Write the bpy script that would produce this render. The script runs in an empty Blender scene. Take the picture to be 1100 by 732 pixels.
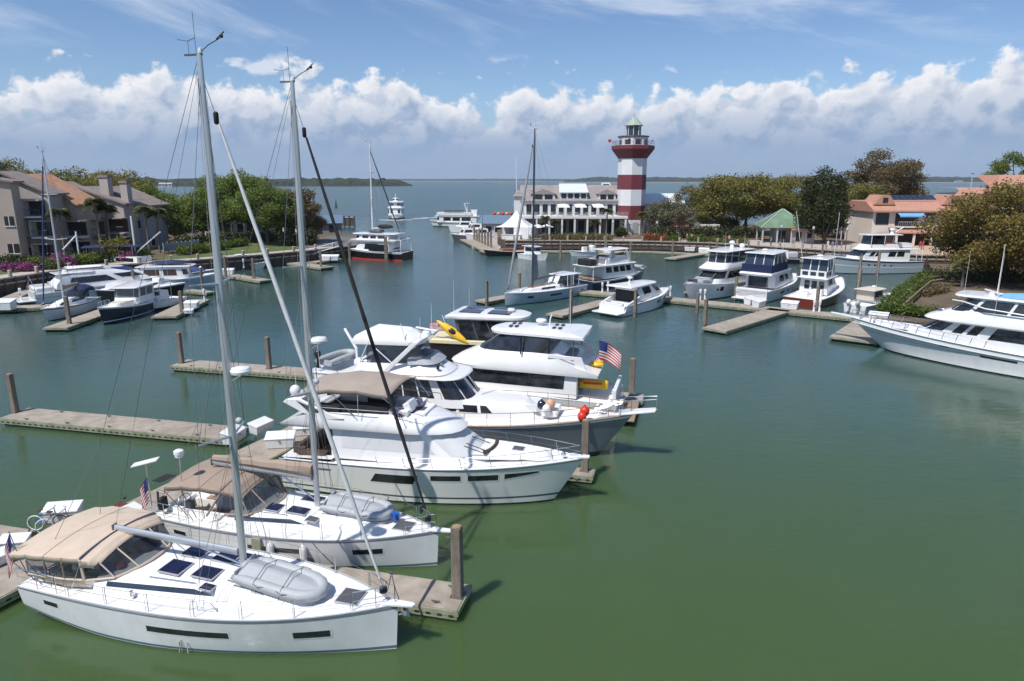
import bpy, bmesh, math, random
from mathutils import Vector, Matrix, noise
R = math.radians
PI = math.pi
rnd = random.Random(11)
SC = bpy.context.scene
COL = SC.collection

# ---------------------------------------------------------------- survey: camera and picture points to places on the ground
CF, CP, CH = 733.0, R(13.28), 15.3
def _ray(px, py):
    u = -(py - 366) / CF
    return (px - 550) / CF, math.cos(CP) + math.sin(CP) * u, -math.sin(CP) + math.cos(CP) * u
def at(px, py, z=0.0):
    x, y, w = _ray(px, py); t = (z - CH) / w
    return Vector((x * t, y * t, z))
def atY(px, py, Y):
    x, y, w = _ray(px, py); t = Y / y
    return Vector((x * t, Y, CH + w * t))

# ---------------------------------------------------------------- materials
MATS = {}
def M(name, col, rough=.5, metal=0.0, var=.12, vs=2.0, bump=0.0, bs=30.0, spec=.5, coat=0.0, stain=None, stain_amt=.4, ss=.6, streak=False):
    if name in MATS: return MATS[name]
    m = bpy.data.materials.new(name); m.use_nodes = True
    nt = m.node_tree; n = nt.nodes; l = nt.links
    b = n['Principled BSDF']
    tc = n.new('ShaderNodeTexCoord')
    nz = n.new('ShaderNodeTexNoise'); nz.inputs['Scale'].default_value = vs; nz.inputs['Detail'].default_value = 5
    mp = n.new('ShaderNodeMapping')
    l.new(tc.outputs['Object'], mp.inputs[0]); l.new(mp.outputs[0], nz.inputs['Vector'])
    if streak: mp.inputs['Scale'].default_value = (3, 3, .35)
    mr = n.new('ShaderNodeMapRange'); mr.inputs[1].default_value = .3; mr.inputs[2].default_value = .7
    mr.inputs[3].default_value = 1 - var; mr.inputs[4].default_value = 1 + var * .6
    l.new(nz.outputs[0], mr.inputs[0])
    mx = n.new('ShaderNodeMix'); mx.data_type = 'RGBA'; mx.blend_type = 'MULTIPLY'; mx.inputs[0].default_value = 1
    mx.inputs[6].default_value = (*col, 1)
    cb = n.new('ShaderNodeCombineColor')
    for i in range(3): l.new(mr.outputs[0], cb.inputs[i])
    l.new(cb.outputs[0], mx.inputs[7])
    out = mx.outputs[2]
    if stain:
        n2 = n.new('ShaderNodeTexNoise'); n2.inputs['Scale'].default_value = ss; n2.inputs['Detail'].default_value = 7; n2.inputs['Roughness'].default_value = .65
        l.new(tc.outputs['Object'], n2.inputs['Vector'])
        r2 = n.new('ShaderNodeMapRange'); r2.inputs[1].default_value = .45; r2.inputs[2].default_value = .7; r2.inputs[3].default_value = 0; r2.inputs[4].default_value = stain_amt
        l.new(n2.outputs[0], r2.inputs[0])
        m2 = n.new('ShaderNodeMix'); m2.data_type = 'RGBA'; m2.inputs[7].default_value = (*stain, 1)
        l.new(r2.outputs[0], m2.inputs[0]); l.new(out, m2.inputs[6]); out = m2.outputs[2]
    l.new(out, b.inputs['Base Color'])
    rr = n.new('ShaderNodeMapRange'); rr.inputs[3].default_value = max(.02, rough * .8); rr.inputs[4].default_value = min(1, rough * 1.2)
    l.new(nz.outputs[0], rr.inputs[0]); l.new(rr.outputs[0], b.inputs['Roughness'])
    b.inputs['Metallic'].default_value = metal
    b.inputs['Specular IOR Level'].default_value = spec
    b.inputs['Coat Weight'].default_value = coat
    if bump:
        nb = n.new('ShaderNodeTexNoise'); nb.inputs['Scale'].default_value = bs; nb.inputs['Detail'].default_value = 4
        l.new(tc.outputs['Object'], nb.inputs['Vector'])
        bp = n.new('ShaderNodeBump'); bp.inputs['Strength'].default_value = bump; bp.inputs['Distance'].default_value = .02
        l.new(nb.outputs[0], bp.inputs['Height']); l.new(bp.outputs[0], b.inputs['Normal'])
    MATS[name] = m
    return m

GEL = M('white gelcoat', (.78, .785, .79), .22, var=.04, vs=.8, coat=.3, stain=(.66, .65, .60), stain_amt=.22, ss=.9)
HULLW = M('white hull paint', (.74, .755, .77), .18, var=.04, vs=.7, coat=.4, stain=(.52, .53, .50), stain_amt=.35, ss=.9, streak=True)
DECK = M('deck gelcoat', (.80, .80, .79), .5, var=.05, vs=1.5, stain=(.66, .65, .61), stain_amt=.25, ss=1.1, bump=.15, bs=60)
GREYL = M('light grey trim', (.42, .44, .47), .4, var=.08)
GREYD = M('dark grey trim', (.09, .095, .105), .4, var=.1)
NAVY = M('navy paint', (.012, .018, .045), .15, var=.1, coat=.5)
BLACK = M('black paint', (.012, .012, .014), .3, var=.1)
RUBBER = M('black rubber', (.015, .015, .016), .7, var=.15)
BOTTOM = M('dark antifouling', (.015, .025, .03), .7, var=.3, stain=(.05, .06, .03), stain_amt=.6, ss=2)
STRIPE = M('blue grey boot stripe', (.10, .17, .21), .3, var=.1)
GLASS = M('tinted boat glass', (.018, .021, .026), .05, var=.9, vs=1.6, spec=.85, stain=(.05, .055, .065), stain_amt=.6, ss=1.1)
GLASSB = M('smoked blue glass', (.035, .05, .075), .08, var=.3, vs=.9, spec=.6)
HATCH = M('dark blue hatch glass', (.012, .014, .05), .1, var=.4, vs=3)
STEEL = M('polished steel', (.62, .63, .65), .25, 1.0, var=.06)
ALU = M('brushed aluminium spar', (.50, .53, .56), .38, .55, var=.06, vs=1)
ALUW = M('white painted spar', (.70, .72, .75), .3, var=.06)
WIRE = M('rigging wire', (.20, .21, .23), .4, .4, var=.05)
ROPE = M('pale rope', (.45, .42, .36), .8, var=.15)
ROPED = M('dark rope', (.05, .045, .06), .8, var=.2)
TAN = M('tan canvas', (.60, .495, .39), .85, var=.1, vs=1.0, bump=.9, bs=2.6, stain=(.50, .39, .29), stain_amt=.5, ss=.9)
TAUPE = M('taupe canvas', (.36, .30, .255), .85, var=.1, vs=1.0, bump=.8, bs=2.6, stain=(.28, .23, .19), stain_amt=.4)
BLUEC = M('blue canvas', (.03, .06, .17), .8, var=.12, bump=.2, bs=10)
NAVYC = M('navy canvas', (.012, .025, .085), .8, var=.15, bump=.25, bs=8)
SKYC = M('sky blue canvas', (.16, .38, .70), .75, var=.1, bump=.2, bs=8)
WHITEC = M('white canvas', (.74, .74, .73), .8, var=.05, bump=.2, bs=8)
BLACKC = M('black canvas', (.02, .02, .022), .8, var=.15, bump=.2, bs=8)
GREYC = M('grey inflatable fabric', (.40, .42, .44), .55, var=.07, vs=1.5)
GREYM = M('mid grey fabric', (.22, .23, .25), .6, var=.1)
BROWNC = M('brown canvas', (.34, .265, .21), .85, var=.1, vs=1.0, bump=.9, bs=2.6, stain=(.26, .20, .155), stain_amt=.45, ss=.9)
TEAK = M('weathered teak', (.30, .21, .14), .65, var=.2, vs=4)
VARN = M('varnished wood', (.22, .09, .035), .3, var=.2, vs=5)
BROWN = M('brown upholstery', (.07, .045, .03), .7, var=.3)
BLUEP = M('blue plastic', (.01, .10, .42), .45, var=.2)
REDP = M('red vinyl', (.62, .04, .02), .4, var=.1)
PEACH = M('faded peach vinyl', (.62, .36, .22), .5, var=.1)
YEL = M('yellow plastic', (.80, .48, .02), .4, var=.1)
CREAM = M('cream gelcoat', (.74, .66, .42), .35, var=.06)
HULLGR = M('slate grey hull', (.19, .21, .24), .16, var=.06, coat=.5)
HULLRED = M('oxblood hull', (.16, .035, .025), .2, var=.1, coat=.4)
HULLTAN = M('tan hull paint', (.34, .25, .18), .35, var=.1)
SOLAR = M('solar panel', (.03, .04, .07), .2, var=.2)
REDF = M('flag red', (.50, .03, .05), .8, var=.1)
WHF = M('flag white', (.75, .74, .73), .8, var=.05)
BLF = M('flag blue', (.03, .04, .18), .8, var=.1)
CONC = M('dock concrete', (.37, .32, .265), .9, var=.2, vs=1.6, bump=.35, bs=25, stain=(.20, .17, .13), stain_amt=.7, ss=.75)
WHALER = M('dock side timber', (.30, .31, .22), .8, var=.2, vs=2, stain=(.12, .15, .07), stain_amt=.6, ss=1.5)
ALGAE = M('algae float', (.02, .03, .012), .8, var=.4, vs=3)
PILE = M('weathered piling timber', (.22, .185, .15), .9, var=.28, vs=3, bump=.6, bs=14, stain=(.10, .075, .05), stain_amt=.7, ss=1.2, streak=True)
PILETOP = M('piling end grain', (.34, .24, .14), .9, var=.2)
BOXW = M('white dock box', (.76, .77, .78), .4, var=.04, stain=(.6, .58, .52), stain_amt=.25)

def clear_mat():
    m = bpy.data.materials.new('clear vinyl'); m.use_nodes = True
    nt = m.node_tree; n = nt.nodes; l = nt.links
    for x in list(n): n.remove(x)
    o = n.new('ShaderNodeOutputMaterial'); t = n.new('ShaderNodeBsdfTransparent'); g = n.new('ShaderNodeBsdfPrincipled')
    g.inputs['Base Color'].default_value = (.05, .055, .065, 1); g.inputs['Roughness'].default_value = .08
    t.inputs[0].default_value = (.72, .76, .80, 1)
    nz = n.new('ShaderNodeTexNoise'); nz.inputs['Scale'].default_value = 2.5
    mr = n.new('ShaderNodeMapRange'); mr.inputs[3].default_value = .3; mr.inputs[4].default_value = .6
    l.new(nz.outputs[0], mr.inputs[0])
    mx = n.new('ShaderNodeMixShader'); l.new(mr.outputs[0], mx.inputs[0])
    l.new(t.outputs[0], mx.inputs[1]); l.new(g.outputs[0], mx.inputs[2]); l.new(mx.outputs[0], o.inputs[0])
    return m
VINYL = clear_mat()

SPLIT = {'awning_post', 'pushpit', 'aft_post', 'arch_post', 'tower_leg', 'top_leg', 'hardtop_post', 'bimini_pole', 'column', 'deck_rail', 'arch_leg', 'boom_end', 'canvas_skirt', 'grab_rail', 'stanchion', 'mast_guard_rail', 'wiper', 'stern_davit', 'davit', 'canopy_pole'}
# ---------------------------------------------------------------- mesh kit
class MB:
    def __init__(s): s.v = []; s.f = []; s.m = []
    def add(s, vs, fs, mi=0):
        o = len(s.v); s.v += [tuple(p) for p in vs]
        for k, f in enumerate(fs):
            s.f.append([i + o for i in f]); s.m.append(mi[k] if isinstance(mi, list) else mi)
        return s
    def grid(s, rows, close=False, mi=0, c0=False, c1=False):
        n = len(rows[0]); vs = [p for r in rows for p in r]; fs = []; ms = []
        for i in range(len(rows) - 1):
            for j in range(n if close else n - 1):
                k = (j + 1) % n
                fs.append([i*n + j, i*n + k, (i+1)*n + k, (i+1)*n + j])
                ms.append(mi[j] if isinstance(mi, (list, tuple)) else mi)
        e = 0 if isinstance(mi, (list, tuple)) else mi
        if c0: fs.append(list(range(n))[::-1]); ms.append(e)
        if c1: fs.append([(len(rows)-1)*n + j for j in range(n)]); ms.append(e)
        return s.add(vs, fs, ms)
    def box(s, c, d, rz=0, mi=0, tilt=0, top=1.0):
        x, y, z = d[0]/2, d[1]/2, d[2]/2
        vs = []
        for sz in (-1, 1):
            k = top if sz > 0 else 1
            for sx, sy in ((-1,-1),(1,-1),(1,1),(-1,1)):
                p = Vector((sx*x*k, sy*y*k, sz*z))
                if tilt: p = Matrix.Rotation(tilt, 3, 'Y') @ p
                if rz: p = Matrix.Rotation(rz, 3, 'Z') @ p
                vs.append(p + Vector(c))
        return s.add(vs, [[3,2,1,0],[4,5,6,7],[0,1,5,4],[1,2,6,5],[2,3,7,6],[3,0,4,7]], mi)
    def tube(s, pts, r, n=6, mi=0, cap=True):
        pts = [Vector(p) for p in pts]; rows = []
        for i, p in enumerate(pts):
            a = pts[max(0, i-1)]; b = pts[min(len(pts)-1, i+1)]
            d = (b - a).normalized()
            u = d.cross(Vector((0,0,1)))
            if u.length < .05: u = d.cross(Vector((1,0,0)))
            u.normalize(); w = u.cross(d)
            rr = r[i] if isinstance(r, (list, tuple)) else r
            rows.append([p + (u*math.cos(2*PI*j/n) + w*math.sin(2*PI*j/n))*rr for j in range(n)])
        return s.grid(rows, True, mi, cap, cap)
    def prism(s, poly, z0, z1, mi=0):
        n = len(poly)
        vs = [(x, y, z0) for x, y in poly] + [(x, y, z1) for x, y in poly]
        return s.add(vs, [list(range(n))[::-1], list(range(n, 2*n))] + [[i, (i+1) % n, n + (i+1) % n, n + i] for i in range(n)], mi)
    def extr(s, pts, vec, mi=0):
        n = len(pts); v = Vector(vec); pts = [Vector(p) for p in pts]
        return s.add(pts + [p + v for p in pts], [list(range(n))[::-1], list(range(n, 2*n))] + [[i, (i+1) % n, n + (i+1) % n, n + i] for i in range(n)], mi)
    def ell(s, c, r, nu=10, nv=6, mi=0, z0=-1.0):
        rows = []
        for i in range(nv + 1):
            a = math.asin(max(-1, z0)) + (PI/2 - math.asin(max(-1, z0))) * i / nv
            rows.append([(c[0] + r[0]*max(.001, math.cos(a))*math.cos(2*PI*j/nu), c[1] + r[1]*max(.001, math.cos(a))*math.sin(2*PI*j/nu), c[2] + r[2]*math.sin(a)) for j in range(nu)])
        return s.grid(rows, True, mi, True, True)
    def lathe(s, prof, c=(0,0,0), n=12, mi=0, rot=0):
        rows = [[(c[0] + r*math.cos(2*PI*j/n + rot), c[1] + r*math.sin(2*PI*j/n + rot), c[2] + z) for j in range(n)] for r, z in prof]
        return s.grid(rows, True, mi, True, True)
    def split(s, name, mats, parent, smooth, bev):
        # every connected piece becomes a part of its own
        p = list(range(len(s.v)))
        def root(a):
            while p[a] != a: p[a] = p[p[a]]; a = p[a]
            return a
        for f in s.f:
            for q in f[1:]: p[root(q)] = root(f[0])
        gr = {}
        for f, m in zip(s.f, s.m): gr.setdefault(root(f[0]), []).append((f, m))
        o = None
        for fl in gr.values():
            ids = sorted({i for f, m in fl for i in f}); mp = {i: k for k, i in enumerate(ids)}
            b = MB(); b.v = [s.v[i] for i in ids]; b.f = [[mp[i] for i in f] for f, m in fl]; b.m = [m for f, m in fl]
            o = b.build1(name, mats, parent, smooth, bev)
        return o
    def build1(s, name, mats, parent=None, smooth=40, bev=0, sub=0):
        return s._build(name, mats, parent, smooth, bev, sub)
    def build(s, name, mats, parent=None, smooth=40, bev=0, sub=0):
        if name in SPLIT: return s.split(name, mats, parent, smooth, bev)
        return s._build(name, mats, parent, smooth, bev, sub)
    def _build(s, name, mats, parent=None, smooth=40, bev=0, sub=0):
        me = bpy.data.meshes.new(name); me.from_pydata(s.v, [], s.f)
        if not isinstance(mats, (list, tuple)): mats = [mats]
        for m in mats: me.materials.append(m)
        me.polygons.foreach_set('material_index', [min(i, len(mats)-1) for i in s.m])
        if len(s.v) < 60000:
            bm = bmesh.new(); bm.from_mesh(me); bmesh.ops.recalc_face_normals(bm, faces=bm.faces); bm.to_mesh(me); bm.free()
        if smooth:
            me.polygons.foreach_set('use_smooth', [True]*len(me.polygons))
            me.set_sharp_from_angle(angle=R(smooth))
        me.update()
        o = bpy.data.objects.new(name, me); COL.objects.link(o)
        if parent: o.parent = parent
        if bev:
            b = o.modifiers.new('bevel', 'BEVEL'); b.width = bev; b.segments = 2; b.limit_method = 'ANGLE'
        if sub:
            b = o.modifiers.new('sub', 'SUBSURF'); b.levels = sub; b.render_levels = sub
        return o

def tag(o, label, cat, group=None, kind=None):
    o['label'] = label; o['category'] = cat
    if group: o['group'] = group
    if kind: o['kind'] = kind
    return o
def thing(name, label, cat, loc=(0,0,0), rz=0, group=None):
    o = bpy.data.objects.new(name, None); COL.objects.link(o); o.empty_display_size = .2
    o.location = loc; o.rotation_euler = (0, 0, rz)
    return tag(o, label, cat, group)
def structure(o): o['kind'] = 'structure'; return o
def dup(o, loc, rz, label, group=None, scale=None):
    r = o.copy(); COL.objects.link(r); r.location = loc; r.rotation_euler = (0, 0, rz); r['label'] = label
    if group: r['group'] = group
    if scale: r.scale = (scale,)*3 if not isinstance(scale, tuple) else scale
    for ch in o.children:
        c = ch.copy(); COL.objects.link(c); c.parent = r
        for g in ch.children:
            d = g.copy(); COL.objects.link(d); d.parent = c
    return r
def lerp(a, b, t): return a + (b - a) * t
def vl(a, b, t): return Vector(a).lerp(Vector(b), t)
def arc(a, b, sag, n=8, up=(0,0,1)):
    return [vl(a, b, i/n) + Vector(up)*sag*4*(i/n)*(1-i/n) for i in range(n+1)]

# ---------------------------------------------------------------- boat kit: +x is the bow, +y is port, z = 0 is the waterline
class Hull:
    def __init__(s, L, B, zs, zm, zb, tr=.9, rake=.1, full=2.3, wl=.9, wfull=1.5, flare=1.0, maxat=.42, sternrake=0.0, draft=.5, lift=0.0):
        s.__dict__.update(locals())
    def zsh(s, t):
        a, b, c = s.zs, s.zm, s.zb
        return a*(1-t)*(1-2*t) + b*4*t*(1-t) + c*t*(2*t-1)
    def _b(s, t, f):
        h = s.B/2
        if t < s.maxat: return h*(s.tr + (1-s.tr)*math.sin(PI/2*t/s.maxat))
        return h*max(0.0, 1 - ((t-s.maxat)/(1-s.maxat))**f)
    def x(s, t, k): return s.L*t - s.rake*(1-k)*t**5 + s.sternrake*(1-k)*(1-t)**6
    def y(s, t, k):
        a = s._b(t, s.wfull)*s.wl; b = s._b(t, s.full)
        k = max(0, k)
        return a + (b-a)*k**s.flare
    def pt(s, t, k, side=-1, off=0.0):
        z = s.zsh(t)*k + (s.lift*max(0, 1-t/.28)**1.6*(1-k) if s.lift else 0)
        return Vector((s.x(t, k), side*(s.y(t, k)+off), z))
    def tx(s, x): return max(0, min(1, x/s.L))
    def make(s, parent, mat, bands=(), name='hull', bottom=None, n=26):
        # bands: (k0, k1, material); k = 1 at the sheer
        ks = [1, .96, .88, .75, .6, .45, .3, .2, .1, .04, 0]
        for b in bands: ks += [b[0], b[1]]
        ks = sorted(set(round(k, 3) for k in ks), reverse=True)
        mats = [mat, bottom or BOTTOM]; mi = []
        for a, b in zip(ks, ks[1:]):
            idx = 0
            for b0, b1, bm in bands:
                if b0 - 1e-6 <= b and a <= b1 + 1e-6:
                    if bm not in mats: mats.append(bm)
                    idx = mats.index(bm)
            mi.append(idx)
        ring_mi = mi + [1, 1] + mi[::-1]
        rows = []
        ts = [1-(1-i/n)**1.25 for i in range(n+1)]
        for t in ts:
            P = [s.pt(t, k, 1) for k in ks]; S = [s.pt(t, k, -1) for k in ks]
            kx = s.x(t, 0)
            keel = [Vector((kx, 0, -s.draft*(1-t**3)*(min(1, t/.3) if s.lift else 1)-.02 + s.lift*max(0, 1-t/.28)**1.6))]
            rows.append(P + keel + S[::-1])
        mb = MB(); mb.grid(rows, False, ring_mi)
        mb.add(rows[0], [list(range(len(rows[0])))], 0)
        return mb.build(name, mats, parent, 50)
    def deck(s, parent, mat, drop=.0, t0=0.0, t1=1.0, camber=.05, inset=.03, name='deck', n=24):
        rows = []
        for i in range(n+1):
            t = lerp(t0, t1, i/n); b = max(.0, s._b(t, s.full) - inset); z = s.zsh(t) - drop
            rows.append([Vector((s.x(t, 1)-.01*t, b*u, z + camber*(1-u*u)*min(1, b))) for u in (-1,-.75,-.5,-.2,.2,.5,.75,1)])
        return MB().grid(rows).build(name, mat, parent, 50)
    def toerail(s, parent, mat, r=.03, t0=0, t1=1, dz=.01, name='rub_rail', n=24, k=1.0):
        mb = MB()
        for sd in (-1, 1):
            mb.tube([s.pt(lerp(t0, t1, i/n), k, sd, .0) + Vector((0,0,dz)) for i in range(n+1)], r, 6)
        return mb.build(name, mat, parent)
    def window(s, parent, mat, t0, t1, k0, k1, sides=(-1, 1), off=.012, slant=0.0, name='hull_window', frame=None, end=0.0, n=6):
        for sd in sides:
            if frame:
                s._patch(MB(), t0-.004, t1+.004, k0-.035, k1+.035, sd, off*.5, slant, end, n).build('window_frame', frame, parent)
            s._patch(MB(), t0, t1, k0, k1, sd, off, slant, end, n).build(name, mat, parent)
    def _patch(s, mb, t0, t1, k0, k1, sd, off, slant, end, n):
        rows = []
        for i in range(n+1):
            u = i/n; rows.append([s.pt(lerp(t0, t1, u)+slant*0, lerp(k0, k1, 0)+end*u, sd, off), s.pt(lerp(t0+slant, t1+slant, u), k1, sd, off)])
        return mb.grid(rows)
    def rail(s, parent, t0, t1, h, inset=.08, nst=6, r=.017, mid=True, mat=None, name='rail', front=True, n=20, lean=0.0, h0=None, step=0):
        mb = MB(); mat = mat or STEEL
        def p(t, sd, f=1.0):
            q = s.pt(t, 1, sd); b = max(0, s._b(t, s.full)-inset)
            hh = lerp(h0 if h0 is not None else h, h, min(1, (t-t0)/max(.001, (t1-t0))))
            return Vector((q.x + lean*f - (inset if t > .97 else 0), sd*b, q.z + hh*f))
        levels = [1.0] + ([.5] if mid else [])
        for f in levels:
            rr = r if f == 1 else r*.6
            if front and t1 >= .98:
                pts = [p(lerp(t0, t1, i/n), -1, f) for i in range(n+1)] + [p(lerp(t1, t0, i/n), 1, f) for i in range(n+1)]
                mb.tube(pts, rr, 5)
            else:
                for sd in (-1, 1): mb.tube([p(lerp(t0, t1, i/n), sd, f) for i in range(n+1)], rr, 5)
        for i in range(nst):
            t = lerp(t0, t1, i/max(1, nst-1))
            for sd in (-1, 1): mb.tube([p(t, sd, 0) - Vector((lean*.0, 0, .02)), p(t, sd, 1)], r*.9, 5)
        return mb.build(name, mat, parent)

class Cab:
    """A cabin or roof: levels (z, aft x, front x, half width aft, half width front, nose length), lofted."""
    def __init__(s, levels, p=.6): s.lv = levels; s.p = p
    def _pt(s, lv, u):
        z, xa, xf, ha, hf, nose = lv
        sd = 1 if u >= 0 else -1; a = abs(u)
        if a <= .4:
            ph = a/.4*PI/2
            return Vector((xf - nose + nose*max(0, math.cos(ph))**s.p, sd*hf*max(0, math.sin(ph))**s.p, z))
        w = (a-.4)/.6
        return Vector((lerp(xf-nose, xa, w), sd*lerp(hf, ha, w), z))
    def lev(s, z):
        L = s.lv
        if z <= L[0][0]: return L[0]
        for a, b in zip(L, L[1:]):
            if z <= b[0] + 1e-9:
                t = (z-a[0])/max(1e-6, b[0]-a[0]); return tuple(lerp(q, w, t) for q, w in zip(a, b))
        return L[-1]
    def pt(s, u, z, off=0.0):
        l = s.lev(z); p = s._pt(l, u)
        if off:
            a = s._pt(l, max(-1, u-.01)); b = s._pt(l, min(1, u+.01)); d = b-a
            nrm = Vector((d.y, -d.x, 0))
            z2 = s.pt(u, min(s.lv[-1][0], z+.05)); z1 = s.pt(u, max(s.lv[0][0], z-.05)); dz = z2-z1
            nn = d.cross(dz)
            if nn.length > 1e-9:
                nn.normalize()
                c = Vector(((l[1]+l[2])/2, 0, p.z))
                if nn.dot(p-c) < 0: nn = -nn
                p = p + nn*off
        return p
    def make(s, parent, mat, name='cabin', top=True, bottom=False, camber=.0, n=28, smooth=40):
        us = [-1 + 2*i/n for i in range(n+1)]
        rows = [[s._pt(l, u) for u in us] for l in s.lv]
        mb = MB().grid(rows, True)
        if top:
            l = s.lv[-1]
            if camber:
                inner = [[Vector(((l[1]+l[2])/2 + (q.x-(l[1]+l[2])/2)*f, q.y*f, q.z + camber*(1-f*f))) for q in rows[-1]] for f in (1, .75, .4, .02)]
                mb.grid(inner, True, 0, False, True)
            else: mb.add(rows[-1], [list(range(n+1))])
        if bottom: mb.add(rows[0], [list(range(n+1))[::-1]])
        return mb.build(name, mat, parent, smooth)
    def win(s, parent, mat, u0, u1, z0, z1, off=.012, name='window', n=8, both=True, ds0=0.0, ds1=0.0, frame=None):
        """patch of glass on the cabin side; ds0/ds1 slide its upper corners"""
        sides = (1, -1) if both else (1,)
        obs = []
        for sd in sides:
            rows = []
            for i in range(n+1):
                w = i/n
                rows.append([s.pt(sd*lerp(u0, u1, w), z0, off), s.pt(sd*lerp(u0+ds0, u1+ds1, w), lerp(z0, z1, .5), off) if False else s.pt(sd*lerp(u0+ds0*.5, u1+ds1*.5, w), lerp(z0, z1, .5), off), s.pt(sd*lerp(u0+ds0, u1+ds1, w), z1, off)])
            obs.append(MB().grid(rows).build(name, mat, parent))
        return obs

def roof(parent, z, xa, xf, ha, hf, nose, mat, th=.12, camber=.1, name='roof', p=.6, ins=.12):
    c = Cab([(z, xa+ins, xf-ins, ha-ins, hf-ins, nose*.9), (z+th*.35, xa, xf, ha, hf, nose), (z+th*.7, xa+.02, xf-.02, ha-.02, hf-.02, nose), (z+th, xa+ins, xf-ins, ha-ins, hf-ins, nose*.9)], p)
    return c.make(parent, mat, name, True, True, camber)
def radar(parent, c, r=.3, name='radar_dome', mat=None):
    return MB().lathe([(r*.5, 0), (r, .05), (r, .16), (r*.75, .24), (.02, .26)], c, 14).build(name, mat or GEL, parent)
def ball(parent, c, r, name, mat, h=1.0):
    return MB().ell(c, (r, r, r*h), 12, 8).build(name, mat, parent)
def rods(parent, lst, r, name, mat, n=6):
    mb = MB()
    for a in lst: mb.tube(a, r, n)
    return mb.build(name, mat, parent)
def fender(parent, c, r=.13, l=.6, mat=None, name='fender'):
    return MB().lathe([(.02, l*.5+.08), (.04, l*.5+.03), (r*.8, l*.45), (r, l*.3), (r, -l*.3), (r*.8, -l*.45), (.03, -l*.5)], c, 10).build(name, mat or GEL, parent)
def flag(parent, base, ux, w, h, droop=.15, name='ensign', wave=.08, limp=0.0):
    """a striped flag of 13 stripes and a blue corner, hoist at base, flying along ux"""
    ux = Vector(ux).normalized(); b = Vector(base); rows = []; n = 13
    side = ux.cross(Vector((0,0,1))).normalized()
    for j in range(14):
        r = []
        for i in range(n+1):
            s_ = i/n
            p = b + ux*(s_*w*(1-limp*.75)) + Vector((0,0,-h*j/13 - droop*s_*s_*w - limp*s_*w*.75)) + side*wave*math.sin(s_*7 + j*.2)*(.3+s_)
            r.append(p)
        rows.append(r)
    vs = [p for r in rows for p in r]; fs = []; ms = []
    for j in range(13):
        for i in range(n):
            k = j*(n+1)+i; fs.append([k, k+1, k+n+2, k+n+1]); ms.append(2 if (j < 7 and i < 5) else (0 if j % 2 == 0 else 1))
    return MB().add(vs, fs, ms).build(name, [REDF, WHF, BLF], parent)
# ---------------------------------------------------------------- camera, light, sky
cam = bpy.data.cameras.new('camera'); co = bpy.data.objects.new('camera', cam); COL.objects.link(co)
cam.sensor_width = 36; cam.lens = 36*CF/1100; cam.clip_start = .5; cam.clip_end = 60000
co.location = (0, 0, CH); co.rotation_euler = (PI/2 - CP, 0, 0)
SC.camera = co
SUN_EL, SUN_AZ = R(57), R(222)          # azimuth clockwise from +y: behind and to the left
sv = Vector((math.sin(SUN_AZ)*math.cos(SUN_EL), math.cos(SUN_AZ)*math.cos(SUN_EL), math.sin(SUN_EL)))
sl = bpy.data.lights.new('sun', 'SUN'); sl.energy = 4.15; sl.angle = R(.53); sl.color = (1, .955, .89)
so = bpy.data.objects.new('sun', sl); COL.objects.link(so); so.rotation_euler = sv.to_track_quat('Z', 'Y').to_euler()
w = bpy.data.worlds.new('World'); SC.world = w; w.use_nodes = True
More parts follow.
